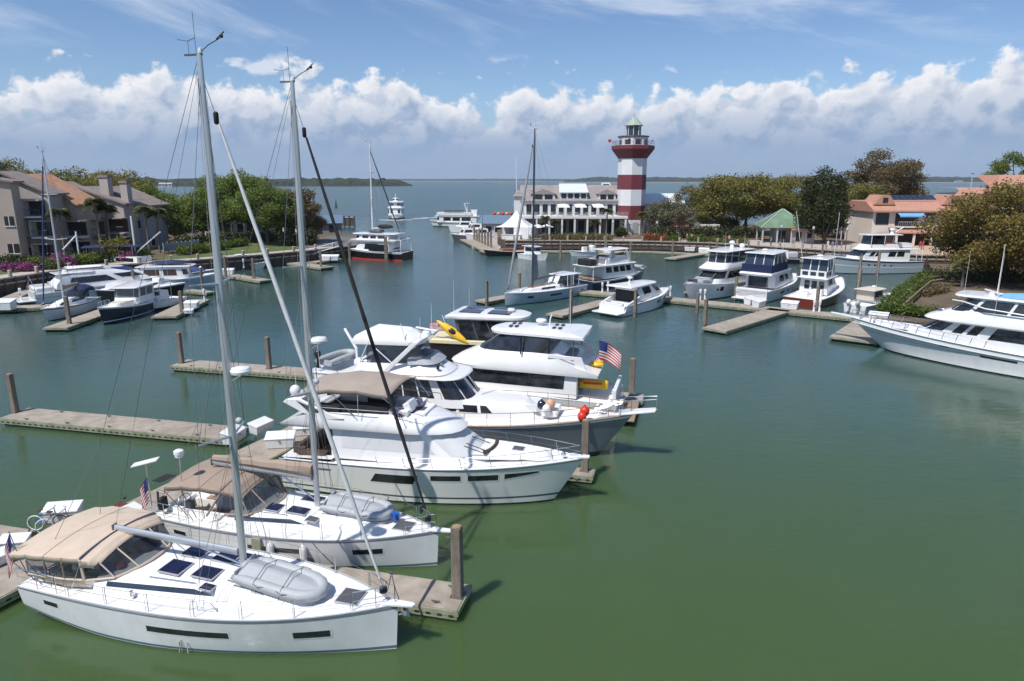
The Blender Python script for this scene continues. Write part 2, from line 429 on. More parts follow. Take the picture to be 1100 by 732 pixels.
def world():
    nt = w.node_tree; n = nt.nodes; l = nt.links
    bg = n['Background']
    sky = n.new('ShaderNodeTexSky'); sky.sky_type = 'NISHITA'; sky.sun_disc = False
    sky.sun_elevation = SUN_EL; sky.sun_rotation = SUN_AZ; sky.altitude = 0; sky.air_density = 1.0; sky.dust_density = .35; sky.ozone_density = 1.6
    S = .097
    def math_(op, a, b=None, c=None, clamp=False):
        m = n.new('ShaderNodeMath'); m.operation = op; m.use_clamp = clamp
        for i, q in enumerate((a, b, c)):
            if q is None: continue
            if isinstance(q, (int, float)): m.inputs[i].default_value = q
            else: l.new(q, m.inputs[i])
        return m.outputs[0]
    def rng(v, a, b, c, d, smooth=True):
        m = n.new('ShaderNodeMapRange'); m.interpolation_type = 'SMOOTHSTEP' if smooth else 'LINEAR'
        l.new(v, m.inputs[0])
        for i, q in enumerate((a, b, c, d)):
            if isinstance(q, (int, float)): m.inputs[i+1].default_value = q
            else: l.new(q, m.inputs[i+1])
        return m.outputs[0]
    def mixc(f, a, b):
        m = n.new('ShaderNodeMix'); m.data_type = 'RGBA'
        l.new(f, m.inputs[0]) if not isinstance(f, float) else setattr(m.inputs[0], 'default_value', f)
        for i, q in ((6, a), (7, b)):
            if isinstance(q, tuple): m.inputs[i].default_value = (*q, 1)
            else: l.new(q, m.inputs[i])
        return m.outputs[2]
    tc = n.new('ShaderNodeTexCoord'); sp = n.new('ShaderNodeSeparateXYZ'); l.new(tc.outputs['Generated'], sp.inputs[0])
    x, y, z = sp.outputs
    az = math_('ARCTAN2', x, y)                      # 0 straight out to sea
    el = math_('ARCSINE', z)
    def vec(a, b, c):
        v = n.new('ShaderNodeCombineXYZ')
        for i, q in enumerate((a, b, c)):
            if isinstance(q, (int, float)): v.inputs[i].default_value = q
            else: l.new(q, v.inputs[i])
        return v.outputs[0]
    def nz(v, sc, det=6, rough=.55, dist=0, off=0.0):
        q = n.new('ShaderNodeTexNoise'); q.inputs['Scale'].default_value = sc; q.inputs['Detail'].default_value = det
        q.inputs['Roughness'].default_value = rough; q.inputs['Distortion'].default_value = dist
        l.new(v, q.inputs['Vector']); return q.outputs[0]
    # cumulus bank standing on the far shore
    def density(daz, del_):
        a = math_('ADD', az, daz); e = math_('ADD', el, del_)
        big = nz(vec(math_('MULTIPLY', a, 1.0), math_('MULTIPLY', e, .9), 2.3), 5.2, 2, .5)
        fine = nz(vec(a, math_('MULTIPLY', e, 1.15), 4.1), 19, 9, .55, .15)
        mid = nz(vec(a, math_('MULTIPLY', e, 1.3), 9.7), 34, 5, .55, .1)
        top = math_('MULTIPLY_ADD', big, .085, .086)        # elevation of the tops, rad
        h = math_('SUBTRACT', top, e)
        v = math_('MULTIPLY_ADD', math_('SUBTRACT', fine, .5), .17, h)
        v = math_('MULTIPLY_ADD', math_('SUBTRACT', mid, .5), .06, v)
        return v
    d0 = density(0.0, 0.0)
    d1 = density(-.010, .016)
    cov = rng(d0, -.001, .020, 0, .98)
    # fades out into the hazy grey base towards the horizon
    basefade = rng(el, .005, .055, .42, 1)
    cov = math_('MULTIPLY', cov, basefade)
    lit = rng(math_('SUBTRACT', d0, d1), -.012, .034, 0, 1)
    edge = rng(d0, .006, .06, 1, 0)
    lit = math_('MULTIPLY_ADD', edge, .46, math_('MULTIPLY', lit, .55), clamp=True)
    hi = rng(el, .03, .105, .08, 1)
    lit = math_('MULTIPLY', lit, hi)
    ccol = mixc(lit, (.295, .405, .60), (.93, .93, .96))
    # loose puffs above the bank and to the right
    pf = nz(vec(az, math_('MULTIPLY', el, 2.0), 7.7), 11, 7, .56, .2)
    pmask = math_('MULTIPLY', rng(el, .10, .13, 0, 1), rng(el, .17, .145, 0, 1))
    pcov = math_('MULTIPLY', rng(pf, .60, .68, 0, .75), pmask)
    # cirrus streaks high up
    rot = vec(math_('MULTIPLY_ADD', el, -2.2, math_('MULTIPLY', az, 1.15)), math_('MULTIPLY_ADD', az, 1.9, math_('MULTIPLY', el, 7.5)), 1.9)
    ci = nz(rot, 2.1, 8, .62, .5)
    cmask = rng(el, .11, .2, 0, 1)
    ccov = math_('MULTIPLY', rng(ci, .47, .78, 0, .6), cmask)
    tint = n.new('ShaderNodeMix'); tint.data_type = 'RGBA'; tint.blend_type = 'MULTIPLY'; tint.inputs[0].default_value = 1
    sc = n.new('ShaderNodeVectorMath'); sc.operation = 'SCALE'; l.new(sky.outputs[0], sc.inputs[0]); sc.inputs['Scale'].default_value = S
    l.new(sc.outputs[0], tint.inputs[6]); tint.inputs[7].default_value = (.88, 1.0, 1.2, 1)
    c = tint.outputs[2]
    c = mixc(rng(el, .0, .12, .88, 0), c, (.285, .405, .60))
    c = mixc(ccov, c, (.80, .86, .95))
    c = mixc(pcov, c, (.78, .82, .90))
    c = mixc(cov, c, ccol)
    l.new(c, bg.inputs[0]); bg.inputs[1].default_value = .9
world()
SC.view_settings.view_transform = 'Standard'; SC.view_settings.look = 'None'; SC.view_settings.exposure = 0.16; SC.view_settings.gamma = 1
SC.render.engine = 'CYCLES'
cy = SC.cycles
cy.use_denoising = True
try: cy.denoiser = 'OPENIMAGEDENOISE'
except Exception: pass
cy.max_bounces = 7; cy.diffuse_bounces = 3; cy.glossy_bounces = 4; cy.transmission_bounces = 4; cy.transparent_max_bounces = 10; cy.volume_bounces = 1
cy.caustics_reflective = False; cy.caustics_refractive = False
cy.sample_clamp_indirect = 4

# ---------------------------------------------------------------- water
def water():
    m = bpy.data.materials.new('harbour water'); m.use_nodes = True
    nt = m.node_tree; n = nt.nodes; l = nt.links; b = n['Principled BSDF']
    geo = n.new('ShaderNodeNewGeometry')
    def nz(sc, det, rough=.5, stretch=(1,1,1), dist=0):
        mp = n.new('ShaderNodeMapping'); mp.inputs['Scale'].default_value = stretch; mp.inputs['Rotation'].default_value = (0, 0, R(18))
        l.new(geo.outputs['Position'], mp.inputs[0])
        q = n.new('ShaderNodeTexNoise'); q.inputs['Scale'].default_value = sc; q.inputs['Detail'].default_value = det; q.inputs['Roughness'].default_value = rough; q.inputs['Distortion'].default_value = dist
        l.new(mp.outputs[0], q.inputs['Vector']); return q.outputs[0]
    big = nz(.035, 4, .55, (1, 1.6, 1))
    cr = n.new('ShaderNodeMix'); cr.data_type = 'RGBA'
    cr.inputs[6].default_value = (.056, .095, .034, 1); cr.inputs[7].default_value = (.039, .080, .076, 1)
    # base colour is greener close to the camera and bluer with distance
    sp = n.new('ShaderNodeSeparateXYZ'); l.new(geo.outputs['Position'], sp.inputs[0])
    mr = n.new('ShaderNodeMapRange'); mr.inputs[1].default_value = 15; mr.inputs[2].default_value = 75; mr.interpolation_type = 'SMOOTHSTEP'
    l.new(sp.outputs[1], mr.inputs[0])
    ad = n.new('ShaderNodeMath'); ad.operation = 'MULTIPLY_ADD'; l.new(big, ad.inputs[0]); ad.inputs[1].default_value = .5; 
    sb = n.new('ShaderNodeMath'); sb.operation = 'SUBTRACT'; l.new(mr.outputs[0], sb.inputs[0]); sb.inputs[1].default_value = .25
    l.new(sb.outputs[0], ad.inputs[2]); ad.use_clamp = True
    l.new(ad.outputs[0], cr.inputs[0])
    l.new(cr.outputs[2], b.inputs['Base Color'])
    b.inputs['IOR'].default_value = 1.33
    b.subsurface_method = 'BURLEY'; b.inputs['Subsurface Weight'].default_value = 1.0; b.inputs['Subsurface Radius'].default_value = (1.0, 1.3, .9); b.inputs['Subsurface Scale'].default_value = .55
    ro = n.new('ShaderNodeMapRange'); ro.inputs[1].default_value = 20; ro.inputs[2].default_value = 300; ro.inputs[3].default_value = .035; ro.inputs[4].default_value = .28
    l.new(sp.outputs[1], ro.inputs[0]); l.new(ro.outputs[0], b.inputs['Roughness'])
    r1 = nz(1.5, 5, .6, (.55, 1.5, 1), .4); r2 = nz(.28, 3, .5, (.7, 1.3, 1))
    gust = nz(.03, 3, .5)
    gm = n.new('ShaderNodeMapRange'); gm.inputs[1].default_value = .35; gm.inputs[2].default_value = .65; gm.inputs[3].default_value = .35; gm.inputs[4].default_value = 1.15
    l.new(gust, gm.inputs[0])
    far = n.new('ShaderNodeMapRange'); far.inputs[1].default_value = 14; far.inputs[2].default_value = 160; far.inputs[3].default_value = .27; far.inputs[4].default_value = 2.6
    l.new(sp.outputs[1], far.inputs[0])
    st = n.new('ShaderNodeMath'); st.operation = 'MULTIPLY'; l.new(gm.outputs[0], st.inputs[0]); l.new(far.outputs[0], st.inputs[1])
    st2 = n.new('ShaderNodeMath'); st2.operation = 'MULTIPLY'; l.new(st.outputs[0], st2.inputs[0]); st2.inputs[1].default_value = .30; st2.use_clamp = True
    b1 = n.new('ShaderNodeBump'); b1.inputs['Distance'].default_value = .14; l.new(st2.outputs[0], b1.inputs['Strength']); l.new(r1, b1.inputs['Height'])
    b2 = n.new('ShaderNodeBump'); b2.inputs['Distance'].default_value = .5; b2.inputs['Strength'].default_value = .055; l.new(r2, b2.inputs['Height']); l.new(b1.outputs[0], b2.inputs['Normal'])
    l.new(b2.outputs[0], b.inputs['Normal'])
    s_ = 24000
    o = MB().add([(-s_, -300, 0), (s_, -300, 0), (s_, 2*s_, 0), (-s_, 2*s_, 0)], [[0,1,2,3]]).build('water', m, None, 0)
    structure(o); return o
water()
# ---------------------------------------------------------------- sea air
def haze():
    m = bpy.data.materials.new('sea haze'); m.use_nodes = True; nt = m.node_tree; n = nt.nodes; n.remove(n['Principled BSDF'])
    v = n.new('ShaderNodeVolumePrincipled'); v.inputs['Color'].default_value = (.82, .90, 1, 1); v.inputs['Density'].default_value = 0.000062; v.inputs['Anisotropy'].default_value = .2
    nt.links.new(v.outputs[0], n['Material Output'].inputs['Volume'])
    o = MB().box((0, 4700, 17.5), (14000, 10200, 41)).build('haze', m, None, 0); o['kind'] = 'stuff'
haze()
# ---------------------------------------------------------------- floating docks and pilings
def dock(a, b, width, label, name='floating_dock', side=1, z=.5, group=None, cat='dock', small=False):
    """a..b is one top edge; the deck lies to its left (side=1) or right (-1)"""
    a = Vector((a[0], a[1], 0)); b = Vector((b[0], b[1], 0)); d = b-a; L = d.length; ang = math.atan2(d.y, d.x)
    t = thing(name, label, cat, (a.x, a.y, 0), ang, group)
    y0, y1 = (0, width) if side > 0 else (-width, 0)
    mb = MB()
    nseg = max(1, round(L/3.1)); sl_ = L/nseg
    for i in range(nseg):
        g = .012
        mb.box(((i+.5)*sl_, (y0+y1)/2, z-.06), (sl_-g, width-.02, .12))
    mb.build('deck', CONC, t, bev=0 if small else .012)
    mb = MB()
    for yy, s_ in ((y0-.03, -1), (y1+.03, 1)):
        mb.box((L/2, yy, z-.13), (L+.1, .06, .2))
        mb.box((L/2, yy, z-.31), (L, .05, .10))
        if not small:
            k = int(L/.42)
            for i in range(k): mb.box(((i+.5)*L/k, yy+s_*.035, z-.215), (.17, .03, .07), mi=1)
    for xx in (-.03, L+.03): mb.box((xx, (y0+y1)/2, z-.13), (.06, width+.1, .2))
    mb.build('side_timber', [WHALER, ALGAE], t)
    mb = MB()
    for i in range(nseg): mb.box(((i+.5)*sl_, (y0+y1)/2, .04), (sl_-.25, width-.3, .62))
    mb.build('float', ALGAE, t)
    return t
def piling(x, y, h, label, w_=.33, z0=-1.5, rz=R(-15), cap=None, group='square timber pilings of the near docks', round_=False, tilt=0.0):
    t = thing('piling', label, 'piling', (x, y, 0), rz, group)
    mb = MB(); n = 8 if not round_ else 12
    for j in range(1):
        if round_: mb.lathe([(w_*.52, z0), (w_*.52, .3), (w_*.5, h-.03)], n=12)
        else:
            c = w_/2; k = c*.86
            ring = [(c, -k), (c, k), (k, c), (-k, c), (-c, k), (-c, -k), (-k, -c), (k, -c)]
            mb.grid([[(px*s_ + tilt*zz, py*s_, zz) for px, py in ring] for zz, s_ in ((z0, 1.05), (.4, 1.03), (h*.6, 1), (h-.02, .97))], True, 0, True, True)
    mb.build('post', PILE, t)
    mb = MB()
    if cap == 'white': mb.lathe([(w_*.6, 0), (w_*.6, .05), (.02, .22)], (tilt*h, 0, h-.02), 12)
    else: mb.lathe([(w_*.46, 0), (w_*.46, .035), (.01, .045)], (tilt*h, 0, h-.02), 8, rot=PI/8)
    mb.build('cap', BOXW if cap == 'white' else PILETOP, t)
    if not round_:
        mb = MB(); c = w_*.62
        mb.tube([(c, -c, .52), (c, c, .52), (-c, c, .52), (-c, -c, .52), (c, -c, .52)], .03, 5)
        mb.build('pile_hoop', GREYD, t)
    return t
def dockbox(x, y, rz, label, s_=1.0, z=.5, mat=None):
    t = thing('dock_box', label, 'dock box', (x, y, z), rz, 'white dock boxes on the near docks')
    mb = MB(); L, W, H_ = 1.25*s_, .62*s_, .58*s_
    # tapered body, lid sloping to the front
    v = [(-L*.46, -W*.42, .03), (L*.46, -W*.42, .03), (L*.46, W*.42, .03), (-L*.46, W*.42, .03), (-L/2, -W/2, H_*.78), (L/2, -W/2, H_*.78), (L/2, W/2, H_), (-L/2, W/2, H_)]
    mb.add(v, [[3,2,1,0],[4,5,6,7],[0,1,5,4],[1,2,6,5],[2,3,7,6],[3,0,4,7]]); mb.build('body', BOXW, t, bev=.02)
    e = .03
    v = [(-L/2-e, -W/2-e, H_*.78), (L/2+e, -W/2-e, H_*.78), (L/2+e, W/2+e, H_+.01), (-L/2-e, W/2+e, H_+.01), (-L/2-e, -W/2-e, H_*.78+.07), (L/2+e, -W/2-e, H_*.78+.07), (L/2+e, W/2+e, H_+.1), (-L/2-e, W/2+e, H_+.1)]
    MB().add(v, [[3,2,1,0],[4,5,6,7],[0,1,5,4],[1,2,6,5],[2,3,7,6],[3,0,4,7]]).build('lid', BOXW, t, bev=.02)
    MB().box((0, -W/2-.015, H_*.62), (.12, .03, .09)).build('latch', STEEL, t)
    for xx in (-L*.35, L*.35): MB().box((xx, 0, .02), (.1, W*.8, .05)).build('foot', GREYD, t)
    return t
def pedestal(x, y, z, label, h=1.05, group=None, rz=0):
    t = thing('power_pedestal', label, 'power pedestal', (x, y, z), rz, group)
    MB().lathe([(.14, 0), (.12, .1), (.11, h*.7), (.15, h*.72), (.15, h*.86)], n=10).build('post', BOXW, t)
    MB().lathe([(.17, h*.86), (.16, h*.95), (.03, h)], n=10).build('lamp_cap', BOXW, t)
    MB().box((0, -.125, h*.5), (.12, .03, .2)).build('socket_panel', GREYD, t)
    return t
def cleat(p, a, q, label):
    o = MB().tube([Vector((-.17,0,.09)), Vector((.17,0,.09))], .022, 6).box((0,0,.045), (.1,.05,.09)).build('cleat', GREYD)
    o.location = p; o.rotation_euler = (0,0,a); return tag(o, label, 'cleat', q)

HEAD = R(-15)
# main pier: right edge through (-18.6, 21.9) and (-14, 35.2); runs on behind the near yachts
pd = Vector((4.75, 11.05)).normalized(); p0 = Vector((-18.75, 21.75)) - pd*6
dock((p0.x, p0.y), (p0.x + pd.x*48, p0.y + pd.y*48), 2.5, 'long main floating pier running diagonally behind the sterns of the near yachts', 'floating_pier', 1, cat='pier')
dock((-16.73, 37.56), (-32.67, 41.24), 2.05, 'long empty concrete finger dock on the left with a single piling at its tip', side=-1)
dock((-13.2, 50.2), (-27.93, 53.88), 2.0, 'shorter finger dock behind, carrying two pilings, left of the mast of the second sailboat', side=-1)
dock((-14.0, 24.15), (-1.94, 21.24), 1.6, 'finger dock between the two near sailboats ending at a tall piling', side=1)
dock((-8.0, 35.5), (4.1, 32.45), .9, 'narrow finger dock between the white flybridge yacht and the grey hulled trawler', side=1)
dock((-5.0, 47.9), (9.0, 44.9), 1.5, 'finger dock on the far side of the grey hulled trawler, ending beyond its bowsprit', side=1)
dock((-20.7, 26.9), (-34, 30.3), 2.2, 'lower left finger dock holding bicycles and white storage boxes', side=1)
piling(-32.42, 42.32, 3.1, 'square timber piling at the bare tip of the long left finger dock')
piling(-27.36, 54.6, 3.1, 'square piling at the left tip of the shorter finger dock behind')
piling(-19.5, 52.85, 3.1, 'square piling partway along the shorter finger dock, right of the tip piling')
piling(-1.98, 22.15, 3.26, 'tall pale square piling at the tip of the finger dock between the two near sailboats', .36)
piling(3.8, 33.15, 3.28, 'square piling standing beside the bow tip of the white flybridge yacht', .36)
piling(8.35, 45.55, 3.27, 'square piling behind the bow rail of the grey hulled trawler', .36)
# gear along the pier
dockbox(*at(69, 559, .5)[:2], R(10), 'white dock box on the lower left dock with bicycles leaning on it', 1.15)
dockbox(*at(17, 590, .5)[:2], R(8), 'white dock box near the left picture edge on the lower left dock', .85)
dockbox(*at(-4, 608, .5)[:2], R(60), 'white dock box cut by the left picture edge, nearest of the lower left dock boxes', .8)
dockbox(*at(136, 566, .5)[:2], R(65), 'white dock box peeping out behind the tan bimini of the nearest sailboat', 1.2)
dockbox(*at(281, 464, .5)[:2], R(66), 'tall white dock box at the corner of the long left finger dock and the pier', 1.1)
dockbox(*at(302, 480, .5)[:2], R(8), 'white dock box on the pier right behind the stern of the white flybridge yacht', 1.25)
dockbox(*at(252, 474, .5)[:2], R(80), 'white dock box half hidden by the mast of the nearest sailboat', 1.2)
dockbox(*at(328, 467, .5)[:2], R(10), 'white bin shaped dock box behind the cockpit of the white flybridge yacht', 1.0)
mt = MB().box((0,0,.012), (.9, .6, .025)).build('door_mat', M('dark red mat', (.13, .03, .03), .9, var=.2)); mt.location = at(125, 545, .5) + Vector((0,0,.005)); mt.rotation_euler = (0,0,R(66)); tag(mt, 'dark red door mat lying on the main pier', 'mat')
mt = MB().box((0,0,.012), (.9, .55, .025)).build('door_mat', M('black mat', (.02,.02,.022), .9, var=.2)); mt.location = at(176, 514, .5) + Vector((0,0,.005)); mt.rotation_euler = (0,0,R(66)); tag(mt, 'black door mat lying on the pier beside the second sailboat', 'mat')
for q, lb in (((486, 632), 'black mooring cleat beside the tall piling between the near sailboats'), ((420, 617), 'black mooring cleat on the far edge of the finger dock between the near sailboats'), ((468, 648), 'black mooring cleat on the near edge of the finger dock by the first bow')):
    cleat(at(*q, .5), HEAD, 'mooring cleats', lb)
cl0 = None
for a_, b_, n_, lb in (((-17.2, 37.8), (-32.2, 41.2), 5, 'grey mooring cleat along the near edge of the long left finger dock'), ((-16.8, 39.3), (-31.2, 42.7), 4, 'grey mooring cleat along the far edge of the long left finger dock'), ((-14.4, 50.6), (-27.4, 53.9), 5, 'grey mooring cleat along the near edge of the shorter finger dock behind'), ((-19.0, 28.6), (-13.3, 41.4), 5, 'grey mooring cleat along the water side of the main pier')):
    for i in range(n_):
        x, y = lerp(a_[0], b_[0], (i+.5)/n_), lerp(a_[1], b_[1], (i+.5)/n_); ang = math.atan2(b_[1]-a_[1], b_[0]-a_[0])
        if cl0 is None: cl0 = cleat((x, y, .5), ang, 'mooring cleats', lb)
        else: dup(cl0, (x, y, .5), ang, lb)
for pts, m_, lb in ((((-15.2, 37.9), (-15.6, 39.4), (-14.2, 40.2), (-13.6, 42.2)), BLUEP, 'blue water hose lying along the main pier behind the white flybridge yacht'), (((-21.5, 27.6), (-20.6, 26.6), (-21.6, 25.9), (-22.3, 26.9), (-23.6, 27.2)), RUBBER, 'black hose coiled on the lower left dock')):
    pp = []
    for q, w_ in zip(pts, pts[1:]): pp += [Vector((lerp(q[0], w_[0], k/5) + .09*math.sin(k*1.3), lerp(q[1], w_[1], k/5) + .09*math.cos(k*2.1), .525)) for k in range(5)]
    tag(MB().tube(pp, .022, 5).build('water_hose', m_), lb, 'hose')
def bike(p, rz, frame, label):
    t = thing('bicycle', label, 'bicycle', p, rz, 'bicycles on the dock')
    for xx in (-.52, .52):
        wh = MB(); wh.tube([(xx + .33*math.cos(a*PI/8), 0, .34 + .33*math.sin(a*PI/8)) for a in range(17)], .024, 5, 0, False)
        wo = wh.build('wheel', BOXW if xx < 0 else RUBBER, t)
        sp = MB()
        for a in range(6): sp.tube([(xx, 0, .34), (xx + .32*math.cos(a*PI/3), 0, .34 + .32*math.sin(a*PI/3))], .005, 3)
        sp.build('spokes', STEEL, wo)
    mb = MB()
    mb.tube([(-.52, 0, .34), (-.1, 0, .32), (.33, 0, .82), (-.22, 0, .78), (-.1, 0, .32)], .022, 5); mb.tube([(-.52, 0, .34), (-.22, 0, .78), (-.25, 0, .92)], .018, 5); mb.tube([(.52, 0, .34), (.36, 0, .8), (.33, 0, 1.02)], .02, 5)
    mb.build('frame', frame, t)
    MB().tube([(.2, -.3, 1.0), (.35, -.12, 1.05), (.35, .12, 1.05), (.2, .3, 1.0)], .017, 5).build('handlebar', STEEL, t)
    MB().ell((-.26, 0, .95), (.15, .09, .05), 8, 4).build('saddle', BROWN, t)
    MB().lathe([(.02, 0), (.02, .03)], (-.1, .06, .32), 8).tube([(-.1, .08, .32), (-.1, .08, .16)], .015, 4).build('pedal', GREYD, t)
    return t
bike(at(53, 569, .5), R(5), BLUEP, 'bicycle with pale front wheel leaning against the white dock box')
bike(at(64, 571, .5), R(20), VARN, 'reddish bicycle behind the first one beside the white dock box')
# ---------------------------------------------------------------- the two near sailing yachts
def spar_rig(t, L, mx, deckz, H, spread, by, jib, jibmat, mastmat, fore, boomL, boomz, boom='bare', back=(0.2, 1.3), rad=None, jibr=.09, mastr=.12, tipgear=True, cutter=None, rake=.012, wr=.0095, wide=None, spin=True):
    """mast, boom, stays and shrouds; fore = stem fitting (x, z)"""
    top = Vector((mx - rake*H, 0, deckz + H))
    def mp(h): return Vector((mx - rake*h, 0, deckz + h))
    rows = []
    for h, s_ in ((0, 1), (H*.55, 1), (H*.85, .92), (H, .62)):
        c = mp(h); rows.append([c + Vector((mastr*1.0*s_*math.cos(2*PI*j/14), mastr*.62*s_*math.sin(2*PI*j/14), 0)) for j in range(14)])
    m = MB().grid(rows, True, 0, True, True).build('mast', mastmat, t)
    trk = MB().tube([mp(1.2) + Vector((-mastr*1.02, 0, 0)), mp(H*.96) + Vector((-mastr*.85, 0, 0))], .02, 4).build('sail_track', GREYD, m)
    st = MB(); wb = MB(); ends = []
    for fr, wd in spread:
        c = mp(H*fr); tip = []
        for sd in (-1, 1):
            e = c + Vector((-wd*.33, sd*wd, .06)); tip.append(e)
            o = MB().tube([c, e], [.055, .03], 6).build('spreader', mastmat, t)
        ends.append(tip)
    for k, sd in enumerate((-1, 1)):
        ch = Vector((mx-.35, sd*by, deckz-.12)); hd = mp(H*.97)
        pts = [ch] + [e[k] for e in ends] + [hd]
        wb.tube(pts, wr, 4)
        wb.tube([ch + Vector((.12, 0, 0)), mp(H*spread[0][0]-.1)], wr, 4)
        wb.tube([ch + Vector((-.25, 0, 0)), mp(H*spread[0][0]-.1)], wr, 4)
        if len(spread) > 1: wb.tube([ends[0][k], mp(H*spread[1][0]-.1)], wr, 4)
    wb.build('shrouds', WIRE, t)
    wb = MB(); sp = mp(H*.99).lerp(Vector((back[0], 0, back[1])), .72)
    wb.tube([mp(H), sp], wr, 4)
    for sd in (-1, 1): wb.tube([sp, Vector((back[0], sd*by*.75, back[1]))], wr, 4)
    wb.build('backstay', WIRE, t)
    hd = mp(H*.95) + Vector((.1, 0, 0)); fp = Vector((fore[0], 0, fore[1]))
    if jib:
        a = fp.lerp(hd, .05); b = fp.lerp(hd, .93); n = 26
        MB().tube([a.lerp(b, i/n) for i in range(n+1)], [jibr*(.55 + .45*min(1, 5*(i/n), 3.2*(1-i/n)))*(1+.08*math.sin(i*2.4)) for i in range(n+1)], 9).build('furled_jib', jibmat, t)
        MB().lathe([(.05, -.2), (.13, -.16), (.13, .0), (.06, .03)], fp.lerp(hd, .03), 10).build('furler_drum', RUBBER, t)
        MB().lathe([(.04, -.25), (.075, -.2), (.075, .08), (.03, .12)], fp.lerp(hd, .945), 8).build('furler_swivel', RUBBER, t)
    rods(t, [[fp, hd]], wr*1.3, 'forestay', WIRE, 4)
    hl = MB()
    for q in (.06, -.06): hl.tube([mp(1.0) + Vector((mastr+.05, q, 0)), mp(H*.93) + Vector((mastr*.8, q*.6, 0))], .006, 4)
    for q in (-.09, .1): hl.tube([mp(1.3) + Vector((-.25, q, 0)), mp(H*.97) + Vector((-mastr, q*.5, 0))], .006, 4)
    hl.build('halyards', ROPE, t)
    # boom
    ga = mp(boomz); be = Vector((mx - boomL, 0, deckz + boomz + .18))
    if boom:
        bo = MB().grid([[c + Vector((0, .085*math.cos(2*PI*j/10), .14*math.sin(2*PI*j/10))) for j in range(10)] for c in (ga + Vector((-.18, 0, 0)), be)], True, 0, True, True).build('boom', mastmat, t)
        MB().box(be + Vector((-.03, 0, 0)), (.06, .2, .3)).build('end_fitting', GREYD, bo)
        if boom == 'cover':
            rows = []; n = 12
            for i in range(n+1):
                c = ga.lerp(be, .02 + .97*i/n); hgt = lerp(.62, .30, i/n)*(1+.06*math.sin(i*2)); wd = lerp(.23, .15, i/n)
                rows.append([c + Vector((0, wd*math.sin(a)*(1 if a != PI else 0), .05 + hgt*(.5-.5*math.cos(a)) )) for a in (PI*1.0, PI*.72, PI*.45, PI*.15, -PI*.15, -PI*.45, -PI*.72)])
            MB().grid(rows, True, 0, True, True).build('sail_cover', BROWNC, t)
        MB().tube([mp(.35) + Vector((-.1, 0, 0)), ga.lerp(be, .32) + Vector((0, 0, -.12))], .035, 6).build('vang', STEEL, t)
        sh = MB(); sh.tube([ga.lerp(be, .55), Vector((ga.x - boomL*.42, .25, deckz+.05))], .014, 4); sh.tube([ga.lerp(be, .57), Vector((ga.x - boomL*.46, -.25, deckz+.05))], .014, 4)
        sh.tube([be, mp(H*.99)], .006, 4)
        sh.build('mainsheet', ROPED, t)
    if rad:
        c = mp(rad) + Vector((mastr+.38, 0, 0))
        br = MB().tube([mp(rad-.25) + Vector((mastr, 0, 0)), c + Vector((0, 0, -.03))], .03, 5).tube([mp(rad-.02) + Vector((mastr, 0, 0)), c + Vector((0, 0, -.02))], .025, 5).build('radar_bracket', STEEL, t)
        MB().lathe([(.15, 0), (.31, .04), (.33, .13), (.28, .22), (.06, .27)], c, 16).build('radar_dome', GEL, br)
        MB().ell(mp(rad-1.6) + Vector((mastr+.16, 0, 0)), (.13, .1, .11), 8, 6).build('deck_light', GREYL, t)
    if tipgear:
        g = MB(); g.tube([top + Vector((0,0,0)), top + Vector((.35, 0, .22)), top + Vector((.75, 0, .38))], .014, 4)
        g.ell(top + Vector((.8, 0, .43)), (.07, .05, .06), 6, 4); g.tube([top + Vector((.66, -.06, .34)), top + Vector((.86, .06, .56))], .02, 4)
        g.build('wind_sensor', RUBBER, t)
        g = MB(); g.tube([top + Vector((-.1, 0, 0)), top + Vector((-.1, 0, 1.15))], .009, 4); g.tube([top + Vector((-.35, .0, -.05)), top + Vector((-.35, 0, .35)), top + Vector((-.75, .05, .42))], .01, 4); g.tube([top + Vector((-.35, 0, .35)), top + Vector((-.05, -.05, .42))], .01, 4)
        g.box(top + Vector((-.2, 0, -.03)), (.6, .06, .05))
        g.build('masthead_antenna', GREYD, t)
        MB().lathe([(.06, 0), (.07, .06), (.05, .14), (.01, .16)], top + Vector((.05, 0, 0)), 8).build('masthead_light', GEL, t)
    return top

